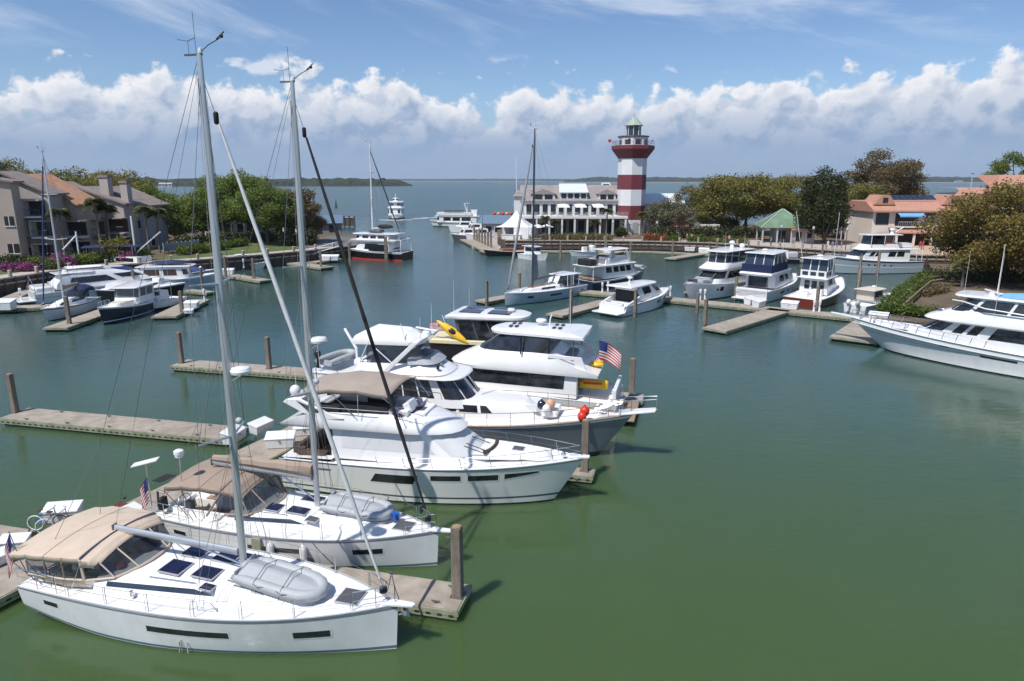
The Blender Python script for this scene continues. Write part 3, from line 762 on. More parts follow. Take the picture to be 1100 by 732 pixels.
def sail_hull(t, h, L, cockpit=(.06, .33), house=(.34, .74), bowsprit=True, stripe=True, hullmat=None, bands=None):
    hull = h.make(t, hullmat or HULLW, bands or [(.895, .95, M('sheer stripe grey', (.20, .22, .26), .3)), (.02, .085, STRIPE)])
    c0, c1 = cockpit
    h.deck(t, DECK, .02, c1, 1.0)
    # side decks, coamings and sole round the cockpit
    mb = MB(); n = 8
    for sd in (-1, 1):
        rows = []
        for i in range(n+1):
            q = lerp(0, c1, i/n); b = h._b(q, h.full)-.03; z = h.zsh(q)-.02; x = h.L*q
            rows.append([Vector((x, sd*b, z)), Vector((x, sd*b*.66, z+.04)), Vector((x, sd*b*.64, z+.26)), Vector((x, sd*b*.54, z+.26)), Vector((x, sd*b*.52, z-.16)), Vector((x, sd*b*.32, z-.17)), Vector((x, sd*b*.31, z-.55)), Vector((x, 0, z-.55))])
        mb.grid(rows)
    z = h.zsh(c1); b = h._b(c1, h.full)
    mb.add([(h.L*c1, -b*.64, z+.3), (h.L*c1, b*.64, z+.3), (h.L*c1, b*.64, z-.6), (h.L*c1, -b*.64, z-.6)], [[0,1,2,3]])
    mb.build('cockpit', DECK, t, 30)
    mb = MB()
    zz = h.zsh(.03)-.55
    mb.box((h.L*.5*(c0*.6+c1), 0, zz+.02), (h.L*(c1-c0*.6)*.95, h._b(.2, h.full)*.56, .03))
    for sd in (-1, 1): mb.box((h.L*.5*(c0+c1), sd*h._b(.2, h.full)*.42, zz+.40), (h.L*(c1-c0)*.8, h._b(.2, h.full)*.2, .03))
    mb.build('cockpit_sole', TEAK, t)
    mb = MB().box((h.L*.02+.1, 0, h.zsh(0)-.28), (.12, h.B*h.tr*.45, .5)).build('transom_gate', GEL, t, bev=.03)
    return hull

def coach(t, h, x0, x1, hw0, hw1, hgt, z, nose=1.6, roofmat=None):
    c = Cab([(z-.08, x0, x1+.55, hw0+.1, hw1+.12, nose+.3), (z+hgt*.5, x0, x1+.1, hw0, hw1, nose+.1), (z+hgt*.92, x0+.05, x1-.75, hw0-.16, hw1-.13, nose), (z+hgt, x0+.05, x1-1.0, hw0-.3, hw1-.26, nose)], .75)
    c.make(t, DECK, 'coachroof', True, False, .07)
    return c

def hatch(t, x, y, z, lx, ly, rz=0, tilt=0, mat=None, name='hatch'):
    o = MB().box((x, y, z+.02), (lx+.07, ly+.07, .05), rz, 0, tilt).build(name, GREYL, t)
    MB().box((x, y, z+.048), (lx, ly, .022), rz, 0, tilt).build('hatch_glass', mat or HATCH, o)
    return o

def dinghy(t_label, p, rz, L=2.9, B=1.5, tiltx=0.0):
    """an inflatable lying keel up"""
    t = thing('inflatable_dinghy', t_label, 'dinghy', p, rz)
    ro = .2; path = []
    hb = B/2 - ro
    for i in range(5): path.append((lerp(-L/2, L*.12, i/4), -hb))
    for i in range(1, 8):
        a = -PI/2 + PI*i/8; path.append((L*.12 + (L*.38-ro)*math.cos(a)**.8, hb*math.sin(a)))
    for i in range(5): path.append((lerp(L*.12, -L/2, i/4), hb))
    pts = [Vector((x, y, ro)) for x, y in path]; k = len(pts)
    MB().tube(pts, [ro*(.45 if i in (0, k-1) else .9 if i in (1, k-2) else 1) for i in range(k)], 12).build('tube', GREYC, t)
    sb = MB().tube([p_ + Vector((0, 0, 0)) + (Vector((p_.x*.0, p_.y, 0)).normalized()*ro*.98 if abs(p_.y) > .2 else Vector((ro*.98, 0, 0))) for p_ in pts], .028, 5); sb.build('rub_strake', GREYM, t)
    rows = []
    for i in range(13):
        u = i/12; x = lerp(-L/2+.1, L*.44, u); wd = hb*1.02*(1 if u < .6 else math.sqrt(max(.02, 1-((u-.6)/.41)**2))); v = .23*(1-u**3)
        rows.append([Vector((x, wd*s_, ro*1.35 + v*(1-abs(s_)))) for s_ in (-1, -.6, -.2, 0, .2, .6, 1)])
    MB().grid(rows).build('hull_bottom', GREYC, t, 60)
    MB().box((-L/2+.12, 0, .26), (.05, 2*hb, .34)).build('transom', GREYL, t)
    gl = MB()
    for x in (-.5, .4):
        for sd in (-1, 1): gl.tube([(x-.2, sd*(hb+ro*.8), .32), (x, sd*(hb+ro*1.05), .30), (x+.2, sd*(hb+ro*.8), .32)], .018, 4)
    gl.build('grab_handle', GREYD, t)
    st = MB()
    for x in (-.7, .35): st.tube([(x, -hb-ro-.06, .05), (x, -hb-ro*.6, .36), (x, 0, .62), (x, hb+ro*.6, .36), (x, hb+ro+.06, .05)], .014, 4)
    st.build('tie_down', GREYD, t)
    return t

def arch_top(xs, zs, hw, sag, mat, t, name, nu=9, edge=.18, pw=2.0):
    """a canvas top stretched over hoops: at each x a bow of half width hw and crown height z"""
    rows = []
    for x, z, w_ in zip(xs, zs, hw):
        rows.append([Vector((x, w_*u, z - edge*abs(u)**pw*1.0 - (edge*.9 if abs(u) > .99 else 0))) for u in [-1, -.99, -.9, -.7, -.45, -.2, 0, .2, .45, .7, .9, .99, 1]])
    out = []
    for i in range(len(rows)-1):
        for k in range(4):
            s_ = k/4; out.append([a.lerp(b, s_) - Vector((0, 0, sag*4*s_*(1-s_))) for a, b in zip(rows[i], rows[i+1])])
    out.append(rows[-1])
    o = MB().grid(out).build(name, mat, t, 60)
    so_ = o.modifiers.new('thick', 'SOLIDIFY'); so_.thickness = .012
    return o, rows

def panel_wall(t, tops, bots, i, sd_list, mat, name):
    pass

# ---- nearest sailboat
A_bow = Vector((-3.75, 19.85)); LA = 13.7; ux = Vector((math.cos(HEAD), math.sin(HEAD)))
A = thing('sailing_yacht', 'nearest white sailing yacht with wide tan bimini and enclosure, grey dinghy upturned on its foredeck', 'sailboat', (A_bow.x-ux.x*LA, A_bow.y-ux.y*LA, 0), HEAD, 'sailing yachts moored bow out')
hA = Hull(LA, 4.35, 1.32, 1.42, 1.72, tr=.92, rake=.12, full=2.5, wl=.94, wfull=1.7, flare=.8, maxat=.36, sternrake=.05, draft=.35, lift=.5)
hA.y0 = hA.y
def _ya(t, k, h=hA):     # the run aft lifts out of the water
    v = h.y0(t, k); return v
sail_hull(A, hA, LA, (.05, .26))
for a_, b_ in ((.085, .13), (.405, .62), (.772, .855)):
    hA.window(A, GLASS, a_, b_, .47 if a_ > .1 else .54, .63 if a_ > .1 else .70, frame=HULLW)
hA.toerail(A, GREYL, .025, 0, .995, .0)
sp_ = MB().extr([(LA-.55, -.2, 1.66), (LA+.55, -.09, 1.72), (LA+.62, 0, 1.72), (LA+.55, .09, 1.72), (LA-.55, .2, 1.66)], (0, 0, .1)).build('bowsprit', GEL, A, bev=.02)
MB().tube([(LA+.35, 0, 1.7), (LA+.3, 0, 1.45), (LA+.02, 0, 1.32)], .03, 6).extr([(LA+.3, -.14, 1.4), (LA+.42, 0, 1.28), (LA+.3, .14, 1.4), (LA+.12, 0, 1.36)], (0, 0, .04)).build('anchor', STEEL, A)
cA = coach(A, hA, LA*.22, LA*.80, 1.60, .95, .46, 1.44, 2.2)
cA.win(A, GLASSB, .53, .95, 1.635, 1.765, off=.014, name='cabin_window', ds0=.06, n=12)
for q in (.62, .76, .86):
    pass
zt = 1.98
hatch(A, 5.45, -.45, zt+.01, .8, .75, 0, R(2)); hatch(A, 6.75, -.45, zt, .8, .62, 0, R(2)); hatch(A, 5.45, .6, zt+.01, .8, .62, 0, R(2)); hatch(A, 6.75, .55, zt, .8, .5, 0, R(2))
hatch(A, 7.2, -1.02, zt-.13, .42, .3, 0, R(4)); hatch(A, 7.2, 1.02, zt-.13, .42, .3, 0, R(4)); hatch(A, 9.0, -.66, zt-.17, .36, .3, 0, R(8)); hatch(A, 9.0, .66, zt-.17, .36, .3, 0, R(8))
hatch(A, 12.0, 0, 1.66, .75, .75, R(0), R(1.5), mat=GREYD)
rods(A, [[(4.9, -1.08, zt-.05), (6.7, -.98, zt-.06)], [(4.9, 1.08, zt-.05), (6.7, .98, zt-.06)]], .022, 'grab_rail', STEEL)
# rails
hA.rail(A, .16, .90, .62, .1, 7, .007, True, WIRE, 'lifeline', False)
rods(A, [[hA.pt(q, 1, s_) + Vector((0, -s_*.1, -.02)), hA.pt(q, 1, s_) + Vector((0, -s_*.1, .64))] for q in (.17, .29, .415, .54, .66, .78) for s_ in (-1, 1)], .014, 'stanchion', STEEL)
hA.rail(A, .905, 1.0, .66, .1, 3, .017, True, STEEL, 'pulpit', True)
hA.rail(A, .0, .13, .66, .1, 3, .017, True, STEEL, 'pushpit', False)
for s_ in (-1, 1):
    MB().lathe([(.07, 0), (.075, .05), (.05, .15), (.06, .2)], (4.6, s_*1.62, 1.47), 10).build('winch', STEEL, A)
    rods(A, [[(7.0, s_*1.7, 1.45), (7.05, s_*1.68, 1.75), (7.25, s_*1.66, 1.75), (7.3, s_*1.68, 1.45)], [(7.5, s_*1.66, 1.45), (7.55, s_*1.64, 1.75), (7.75, s_*1.6, 1.75), (8.0, s_*1.6, 1.45)]], .014, 'mast_guard_rail', STEEL)
# canvas: bimini aft, dodger forward, clear side panels between them
xs = [-.3, .5, 1.3, 2.05, 2.7]
bim, rw = arch_top(xs, [2.64, 2.77, 2.83, 2.86, 2.86], [1.85, 1.9, 1.9, 1.86, 1.74], .03, TAN, A, 'bimini', edge=.2)
dod, rd = arch_top([2.69, 3.0, 3.25], [2.85, 2.82, 2.72], [1.78, 1.68, 1.5], .015, TAN, A, 'dodger', edge=.26)
def seams(t, rows, mat, r=.012):
    mb = MB()
    for q in rows: mb.tube([p_ + Vector((0, 0, .016)) for p_ in q[1:-1]], r, 4)
    mb.build('seam_tape', mat, t)
def side_panels(t, rw, zb, seg, shrink=.98):
    for sd, col in ((-1, 0), (1, -1)):
        for a, b, kind in seg:
            p = rw[a][col]; q = rw[b][col]
            pb = Vector((p.x, p.y*shrink*1.0, zb(p.x))); qb = Vector((q.x, q.y*shrink, zb(q.x)))
            o = MB().add([p, q, qb, pb], [[0,1,2,3]]).build('clear_side_panel', VINYL, t)
            e = MB(); wv = Vector((0, 0, .0))
            for u, v in ((p, pb), (q, qb)): e.tube([u, v], .032, 5)
            e.tube([pb + Vector((0, 0, .05)), qb + Vector((0, 0, .05))], .045, 5)
            e.build('panel_frame', TAN, t)
seams(A, rw[2:3], M('seam tape', (.46, .36, .265), .8), .008); seams(A, rw[4:], GREYD, .018)
side_panels(A, rw, lambda x: 1.78, [(1, 2, 0), (2, 3, 0), (3, 4, 0)])
mb = MB()
for sd in (-1, 1):   # lower canvas skirts on the coaming
    mb.add([(.5, sd*1.88, 1.8), (2.0, sd*1.84, 1.8), (2.0, sd*1.70, 1.45), (.7, sd*1.62, 1.45)], [[0,1,2,3]])
    mb.add([(2.0, sd*1.84, 1.8), (2.75, sd*1.72, 1.8), (2.75, sd*1.60, 1.5), (2.0, sd*1.70, 1.45)], [[0,1,2,3]])
o_ = mb.build('canvas_skirt', TAN, A); o_.modifiers.new('thick', 'SOLIDIFY').thickness = .012
# windscreen of the dodger
fr = [Vector((3.27, 1.48*u, 2.69 - .25*abs(u)**2)) for u in (-1, -.8, -.5, -.17, .17, .5, .8, 1)]
bo_ = [Vector((4.25 - .5*abs(u)**2.2, 1.38*u, 1.98 - .1*abs(u)**2)) for u in (-1, -.8, -.5, -.17, .17, .5, .8, 1)]
MB().grid([fr, bo_]).build('clear_windscreen', VINYL, A)
mb = MB(); mb.tube(fr, .05, 5); mb.tube([p_ + Vector((0,0,.03)) for p_ in bo_], .05, 5)
for i in (0, 2, 5, 7): mb.tube([fr[i], bo_[i]], .03, 5)
mb.build('windscreen_frame', TAN, A)
for sd in (-1, 1):
    o_ = MB().add([(2.71, sd*1.73, 2.6), (3.27, sd*1.48, 2.45), (3.75, sd*1.38, 1.9), (2.75, sd*1.67, 1.8)], [[0,1,2,3]]).build('clear_side_panel', VINYL, A)
    MB().tube([(2.71, sd*1.74, 2.6), (2.75, sd*1.68, 1.8)], .045, 5).tube([(2.75, sd*1.67, 1.8), (3.75, sd*1.39, 1.9)], .05, 5).build('panel_frame', TAN, A)
mb = MB()
for i in (0, 1, 2, 3, 4):
    mb.tube([(rw[i][0].x*.5 + .9, -1.8, 1.5)] + [p_ - Vector((0, 0, .03)) for p_ in rw[i]] + [(rw[i][0].x*.5 + .9, 1.8, 1.5)], .018, 5)
mb.build('bimini_frame', STEEL, A)
MB().box((1.9, 0, 1.5), (1.1, .7, .9)).build('cockpit_table', GEL, A, bev=.05)
for sd in (-.95, .95):
    MB().tube([(1.3 + .42*math.cos(a*PI/8)*.15, sd + .42*math.cos(a*PI/8), 1.75 + .42*math.sin(a*PI/8)) for a in range(17)], .018, 5, 0, False).tube([(1.3, sd-.4, 1.75), (1.3, sd+.4, 1.75)], .012, 4).build('steering_wheel', STEEL, A)
    MB().box((1.65, sd, 1.5), (.3, .35, .85), top=.8).build('helm_pedestal', GEL, A, bev=.03)
MB().ell((3.05, -1.0, 1.98), (.35, .26, .10), 10, 6).build('cushion', BLUEP, A); MB().ell((3.45, -.85, 1.99), (.22, .2, .12), 10, 6).build('bag', M('maroon cloth', (.2, .03, .06), .8), A)
MB().ell((3.3, .5, 2.05), (.45, .5, .2), 10, 6).build('sail_bag', BLACKC, A)
mb = MB().tube([(.15, -1.62, 1.5), (-.05, -1.66, 2.1), (-.3, -1.7, 3.25)], .016, 5); mb.build('flag_staff', WIRE, A)
flag(A, (-.28, -1.7, 3.2), (-.4, -.25, -.2), .8, 1.05, limp=.85, wave=.05)
MB().box((.35, -1.45, 1.62), (.5, .16, .38), top=.9).build('life_sling', GEL, A, bev=.03)
rods(A, [[(.1, -1.55, 1.4), (1.8, -1.75, 2.35)], [(.35, -1.5, 1.45), (1.6, -1.72, 1.9)], [(.2, 1.5, 1.4), (.2, 1.5, 2.4)]], .02, 'stern_davit', STEEL)
spar_rig(A, LA, 7.9, 1.93, 16.95, ((.30, 1.15), (.60, .95)), 1.85, True, M('weathered furled sail', (.62, .63, .64), .7, var=.12, vs=4, bump=.3, bs=12), ALU, (LA-.35, 1.75), 5.35, .78, 'bare', rad=7.25, jibr=.072, mastr=.14, rake=-.014)
A2 = dinghy('grey inflatable dinghy upturned on the foredeck of the nearest sailboat', (0,0,0), 0, 3.35, 1.5)
def on(boat, x, y, z, rz=0):
    c, s_ = math.cos(boat.rotation_euler.z), math.sin(boat.rotation_euler.z)
    return Vector((boat.location.x + c*x - s_*y, boat.location.y + s_*x + c*y, z)), boat.rotation_euler.z + rz
A2.location, r_ = on(A, 9.6, -.2, 1.86); A2.rotation_euler = (R(4), R(5.5), r_ + R(-3))
q = hA.pt(.49, .28, -1, .03); q2 = hA.pt(.51, .28, -1, .03); MB().tube([q, q + Vector((-.03, -.02, -.55)), q + Vector((.1, -.03, -.5)), q + Vector((.05, 0, .08))], .018, 4).tube([q2, q2 + Vector((.02, -.02, -.5)), q2 + Vector((.1, -.03, -.6))], .018, 4).build('hanging_line', ROPE, A)

# ---- second sailboat
LB = 12.6; B_bow = Vector((-2.95, 24.95)); HB = R(-15.5); ub = Vector((math.cos(HB), math.sin(HB)))
Bt = thing('sailing_yacht', 'second white sailing yacht with black furled jib and tan sail cover on its boom', 'sailboat', (B_bow.x-ub.x*LB, B_bow.y-ub.y*LB, 0), HB, 'sailing yachts moored bow out')
hB = Hull(LB, 4.0, 1.30, 1.36, 1.58, tr=.86, rake=.1, full=2.5, wl=.94, wfull=1.7, flare=.8, maxat=.38, sternrake=.05, draft=.35, lift=.45)
sail_hull(Bt, hB, LB, (.05, .35))
for a_, b_ in ((.105, .155), (.40, .60), (.75, .84)):
    hB.window(Bt, GLASS, a_, b_, .50, .66, frame=HULLW)
hB.toerail(Bt, GREYL, .025, 0, .995, .0)
MB().extr([(LB-.5, -.18, 1.52), (LB+.6, -.09, 1.58), (LB+.65, 0, 1.58), (LB+.6, .09, 1.58), (LB-.5, .18, 1.52)], (0, 0, .1)).build('bowsprit', GEL, Bt, bev=.02)
MB().extr([(LB+.5, -.15, 1.3), (LB+.65, 0, 1.15), (LB+.5, .15, 1.3), (LB+.25, 0, 1.25)], (0, 0, .08)).tube([(LB+.5, 0, 1.5), (LB+.45, 0, 1.25)], .04, 5).build('anchor', GREYD, Bt)
cB = coach(Bt, hB, LB*.30, LB*.80, 1.5, .88, .46, 1.38, 2.1)
cB.win(Bt, GLASSB, .52, .95, 1.57, 1.70, off=.014, name='cabin_window', ds0=.06, n=12)
zt = 1.88
hatch(Bt, 5.5, -.6, zt, .6, .55, 0, R(2)); hatch(Bt, 6.6, -.55, zt-.02, .85, .5, 0, R(2)); hatch(Bt, 6.6, .55, zt-.02, .85, .5, 0, R(2)); hatch(Bt, 7.45, -.9, zt-.12, .45, .36, 0, R(4), GREYD); hatch(Bt, 7.45, .9, zt-.12, .45, .36, 0, R(4), GREYD)
hatch(Bt, 11.1, 0, 1.52, .7, .7, 0, R(1.5), mat=GREYD)
rods(Bt, [[(4.9, -1.0, zt-.05), (6.3, -.92, zt-.06)], [(4.9, 1.0, zt-.05), (6.3, .92, zt-.06)]], .022, 'grab_rail', STEEL)
hB.rail(Bt, .16, .90, .62, .1, 7, .007, True, WIRE, 'lifeline', False)
rods(Bt, [[hB.pt(q, 1, s_) + Vector((0, -s_*.1, -.02)), hB.pt(q, 1, s_) + Vector((0, -s_*.1, .64))] for q in (.17, .29, .415, .54, .66, .78) for s_ in (-1, 1)], .014, 'stanchion', STEEL)
pu = hB.rail(Bt, .905, 1.0, .66, .1, 3, .017, True, STEEL, 'pulpit', True)
MB().box((LB-.95, .55, 2.1), (.03, .34, .3)).build('solar_panel', SOLAR, Bt)
hB.rail(Bt, .0, .13, .66, .1, 3, .017, True, STEEL, 'pushpit', False)
xs = [1.0, 1.9, 2.8, 3.7]
bmB, rb = arch_top(xs, [2.95, 3.1, 3.14, 3.06], [1.7, 1.75, 1.72, 1.6], .03, BROWNC, Bt, 'bimini')
seams(Bt, rb[2:], MATS['seam tape'], .009)
ddB, rd = arch_top([3.69, 4.1, 4.4], [3.05, 2.96, 2.72], [1.6, 1.45, 1.3], .02, BROWNC, Bt, 'dodger', edge=.2)
fr = [Vector((4.42, 1.28*u, 2.68 - .2*abs(u)**2)) for u in (-1, -.8, -.5, -.17, .17, .5, .8, 1)]
bo_ = [Vector((5.4 - .7*abs(u)**2.2, 1.28*u, 1.88 - .1*abs(u)**2)) for u in (-1, -.8, -.5, -.17, .17, .5, .8, 1)]
MB().grid([fr, bo_]).build('clear_windscreen', VINYL, Bt)
mb = MB(); mb.tube(fr, .055, 5); mb.tube([p_ + Vector((0,0,.03)) for p_ in bo_], .06, 5)
for i in (0, 2, 5, 7): mb.tube([fr[i], bo_[i]], .035, 5)
mb.build('windscreen_frame', BROWNC, Bt)
for sd in (-1, 1):
    MB().add([(3.72, sd*1.57, 2.8), (4.42, sd*1.28, 2.46), (4.7, sd*1.28, 1.78), (3.72, sd*1.5, 1.8)], [[0,1,2,3]]).build('clear_side_panel', VINYL, Bt)
    MB().tube([(3.72, sd*1.5, 1.8), (4.7, sd*1.29, 1.78)], .06, 5).tube([(2.9, sd*1.6, 1.65), (3.72, sd*1.58, 2.8)], .045, 5).build('panel_frame', BROWNC, Bt)
mb = MB()
for i in range(4): mb.tube([(1.6 + xs[i]*.45, -1.68, 1.55)] + [p_ - Vector((0, 0, .03)) for p_ in rb[i]] + [(1.6 + xs[i]*.45, 1.68, 1.55)], .018, 5)
mb.build('bimini_frame', STEEL, Bt)
MB().box((2.9, 0, 1.75), (1.1, .6, .75)).build('cockpit_table', GEL, Bt, bev=.05)
for sd in (-.9, .9):
    MB().tube([(1.2, sd + .4*math.cos(a*PI/8), 1.7 + .4*math.sin(a*PI/8)) for a in range(17)], .018, 5, 0, False).tube([(1.2, sd-.4, 1.7), (1.2, sd+.4, 1.7)], .012, 4).build('steering_wheel', STEEL, Bt)
    MB().box((1.5, sd, 1.45), (.3, .32, .75), top=.8).build('helm_pedestal', GREYM, Bt, bev=.03)
MB().tube([(.05, -1.5, 1.4), (.0, -1.5, 3.6)], .022, 5).build('antenna_pole', STEEL, Bt)
MB().box((.0, -1.5, 3.68), (1.05, .45, .035), R(25), tilt=R(-12)).build('solar_panel', BOXW, Bt)
MB().tube([(.1, 1.3, 1.4), (.15, 1.3, 3.4)], .02, 5).build('flag_staff', STEEL, Bt)
rp = MB().tube([(1.55, -1.3, 1.4), (1.6, -1.32, 4.05)], .022, 5).build('radar_post', STEEL, Bt)
MB().lathe([(.12, 0), (.17, .05), (.17, .14), (.2, .16), (.2, .3), (.1, .36)], (1.6, -1.32, 4.0), 10).build('satellite_dome', GEL, rp)
flag(Bt, (.0, -1.55, 3.0), (-.5, -.2, -.1), .75, 1.1, limp=.7, wave=.07)
MB().box((.5, -1.35, 1.8), (.25, .4, .55), top=.9).build('outboard_motor', RUBBER, Bt, bev=.05); MB().tube([(.1, -1.2, 1.5), (.2, -1.25, 2.3), (.5, -1.2, 2.2)], .05, 6).build('fishing_rod_rack', GREYD, Bt)
spar_rig(Bt, LB, 7.15, 1.85, 16.95, ((.30, 1.1), (.60, .9)), 1.75, True, BLACKC, ALU, (LB-.3, 1.62), 5.0, 1.3, 'cover', rad=7.15, jibr=.075, mastr=.13, rake=-.012)
B2 = dinghy('white and grey inflatable dinghy upturned on the foredeck of the second sailboat', (0,0,0), 0, 3.0)
B2.location, r_ = on(Bt, 9.0, .25, 1.80); B2.rotation_euler = (R(3), R(5), r_ + R(4))
o_ = MB().lathe([(.13, 0), (.16, .32), (.17, .34), (.15, .34)], n=12).build('bucket', BLUEP); o_.location, _ = on(Bt, 10.62, .22, 1.62); tag(o_, 'blue bucket standing by the upturned dinghy on the second sailboat', 'bucket')
for q in (.49, .60):
    f_ = fender(None, (0,0,0), .15, .72); p_ = hB.pt(q, .45, -1, .16); f_.location, r_ = on(Bt, p_.x, p_.y, .78); tag(f_, 'white cylindrical fender hanging on the near side of the second sailboat, ' + ('left of the pair' if q < .5 else 'right of the pair'), 'fender', 'white fenders on the second sailboat')
    MB().tube([(0, 0, .4), (0, .05, 1.0)], .01, 4).build('fender_line', ROPE, f_)
bx = MB().box((0,0,0), (.42, .12, .62)).build('fender_board', WHALER, None, bev=.02); p_ = hB.pt(.44, .5, -1, .1); bx.location, r_ = on(Bt, p_.x, p_.y, .95); bx.rotation_euler = (0,0,r_); tag(bx, 'pale square hull protector board hanging left of the white fenders', 'board')
# sail cloth triangle hung from the boom end of the second boat
# mooring lines
ml = MB(); q1, _ = on(A, LA-.6, .4, 1.78); ml.tube(arc(q1, at(420, 617, .58), -.12), .016, 5)
tag(ml.build('mooring_line', ROPED), 'dark mooring line from the nearest bow to a dock cleat', 'rope', 'mooring lines')
ml = MB(); q1, _ = on(Bt, 8.1, -2.0, 1.42); ml.tube(arc(q1, Vector((-7.0, 24.1, .55)), -.05), .015, 5)
tag(ml.build('mooring_line', ROPED), 'dark spring line from the second sailboat down to the finger dock', 'rope', 'mooring lines')
# ---------------------------------------------------------------- motor yachts in the middle of the picture
def poly_plate(mb, pts_xz, y, th, mi=0):
    return mb.extr([(x, y, z) for x, z in pts_xz], (0, th, 0), mi)
def seats(t, lst, mat, name='seat'):
    for c, d in lst: MB().box(c, d).build(name, mat, t, bev=.04)
def yacht_name(): pass
def ladder(t, p, q, n, w_=.4, mat=None, name='ladder'):
    mb = MB(); p = Vector(p); q = Vector(q)
    for s_ in (-w_/2, w_/2): mb.tube([p + Vector((0, s_, 0)), q + Vector((0, s_, 0))], .02, 5)
    for i in range(n): c = p.lerp(q, (i+.5)/n); mb.tube([c + Vector((0, -w_/2, 0)), c + Vector((0, w_/2, 0))], .016, 4)
    return mb.build(name, mat or STEEL, t)
def whip(t, base, h, lean=0.0, r=.012, name='whip_antenna'):
    b = Vector(base); return MB().tube([b, b + Vector((lean*h, 0, h))], [r*1.4, r*.7], 5).build(name, GEL, t)
def sub(parent, o): o.parent = parent; return o

# ---- C: white flybridge yacht with taupe bimini
hc = R(-14); uc = Vector((math.cos(hc), math.sin(hc)))
C = thing('flybridge_yacht', 'white flybridge motor yacht with taupe bimini and dark slit hull windows, bow pointing right', 'motor yacht', (3.45-uc.x*15.1, 30.35-uc.y*15.1, 0), hc, 'motor yachts in the centre berths')
h = Hull(15.1, 4.5, 1.72, 1.95, 2.4, tr=.93, rake=1.5, full=2.3, wl=.9, wfull=1.5, flare=1.15, draft=.6, maxat=.4)
WHITE2 = M('cream white gelcoat', (.76, .765, .74), .22, var=.04, vs=.8, coat=.3, stain=(.62, .61, .55), stain_amt=.25, ss=.8)
h.make(C, WHITE2, [(.93, .965, GREYL), (.16, .21, GREYD), (0, .045, BOTTOM)])
h.deck(C, DECK, .1, .18, 1.0, .08)
h.toerail(C, GEL, .045, .02, .995, 0)
h.window(C, GLASS, .33, .475, .56, .80, slant=.02, frame=WHITE2)
for a_, b_ in ((.535, .632), (.655, .75)): h.window(C, GLASS, a_, b_, .68, .82, slant=.0, frame=WHITE2)
h.window(C, GLASS, .77, .875, .70, .83, end=.09, frame=WHITE2)
MB().box((.1, -1.55, .3), (.9, .06, .03)).build('vent_strip', GREYD, C)
mb = MB(); mb.tube([h.pt(.07, .80, -1, .02), h.pt(.19, .80, -1, .02)], .03, 5); mb.build('vent_slot', GREYD, C)
# cockpit and saloon
MB().box((1.65, 0, 1.35), (2.7, 3.5, .1)).build('cockpit_sole', TEAK, C)
seats(C, [((.75, 0, 1.75), (.7, 2.8, .7)), ((1.6, -1.45, 1.7), (1.5, .5, .6))], BROWN, 'cockpit_seat')
MB().add([(.1, -2.0, 1.75), (.1, 2.0, 1.75), (2.9, 2.05, 1.9), (2.9, 1.55, 1.9), (.6, 1.5, 1.75), (.6, -1.5, 1.75), (2.9, -1.55, 1.9), (2.9, -2.05, 1.9)], [[0,1,4,5], [1,2,3,4], [0,5,6,7]]).build('cockpit_coaming', GEL, C)
mesh_cov = M('pale screen fabric', (.60, .615, .635), .6, var=.06, vs=1.5)
cab = Cab([(1.85, 2.75, 11.2, 1.72, 1.5, 3.4), (2.25, 2.75, 10.6, 1.72, 1.45, 3.1), (3.38, 2.85, 8.7, 1.55, 1.35, 2.0)], .75)
cab.make(C, GEL, 'cabin', True)
cab.win(C, mesh_cov, .0, .30, 2.36, 3.3, name='covered_windscreen', n=10); cab.win(C, mesh_cov, .36, .93, 2.42, 3.28, name='covered_side_window', n=10)
MB().box((2.74, 0, 2.55), (.05, 2.3, 1.5)).build('saloon_door', GLASS, C)
wp = MB()
for a_ in ((9.0, .35), (9.3, -.6), (9.05, -.95)):
    wp.tube([(10.5, a_[1], 2.5), (9.55, a_[1]-.45, 3.0)], .025, 4)
wp.build('wiper', GREYD, C)
pad = Cab([(2.25, 9.8, 13.6, 1.15, .6, 1.2), (2.5, 9.9, 13.4, 1.0, .5, 1.1), (2.58, 10.1, 13.1, .85, .4, 1.0)], .8); pad.make(C, DECK, 'sunpad', True)
MB().tube([(10.35 + .35*math.sin(a), 1.0*math.cos(a), 2.62) for a in [PI*.95*i/10 + .1 for i in range(11)]], .09, 6).build('sunpad_headrest', BROWN, C)
hatch(C, 11.9, -.1, 2.57, .5, .45, 0, R(2), GREYD)
h.rail(C, .36, 1.0, .62, .1, 8, .018, True, STEEL, 'rail', True, lean=-.12, h0=.45)
MB().extr([(14.4, -.25, 2.38), (15.35, -.12, 2.42), (15.35, .12, 2.42), (14.4, .25, 2.38)], (0,0,.1)).build('anchor_platform', GEL, C, bev=.02)
MB().lathe([(.1, 0), (.12, .08), (.06, .18)], (14.1, 0, 2.42), 10).build('windlass', STEEL, C)
# flybridge
fb = Cab([(3.30, 1.2, 8.9, 1.7, 1.45, 3.0), (3.42, .35, 9.25, 2.0, 1.7, 3.4), (3.56, .2, 9.1, 2.08, 1.75, 3.4), (3.85, 1.0, 8.3, 2.06, 1.7, 2.9), (4.2, 2.0, 7.2, 1.95, 1.55, 2.2), (4.24, 2.1, 7.0, 1.86, 1.46, 2.1), (3.75, 1.6, 6.9, 1.75, 1.4, 2.0)], .8)
fb.make(C, GEL, 'flybridge', True, True)
seats(C, [((6.0, .9, 4.05), (1.5, .7, .6)), ((6.1, -1.0, 4.1), (1.2, .6, .7)), ((3.2, 1.1, 4.0), (2.4, .7, .55)), ((7.0, 0, 4.08), (.8, 1.6, .3))], WHITEC, 'flybridge_seat')
seats(C, [((4.2, -1.15, 4.32), (3.0, .5, .62)), ((2.6, -1.3, 4.22), (1.2, .5, .5)), ((4.6, .2, 4.25), (1.0, .9, .85))], BLACKC, 'covered_seat')
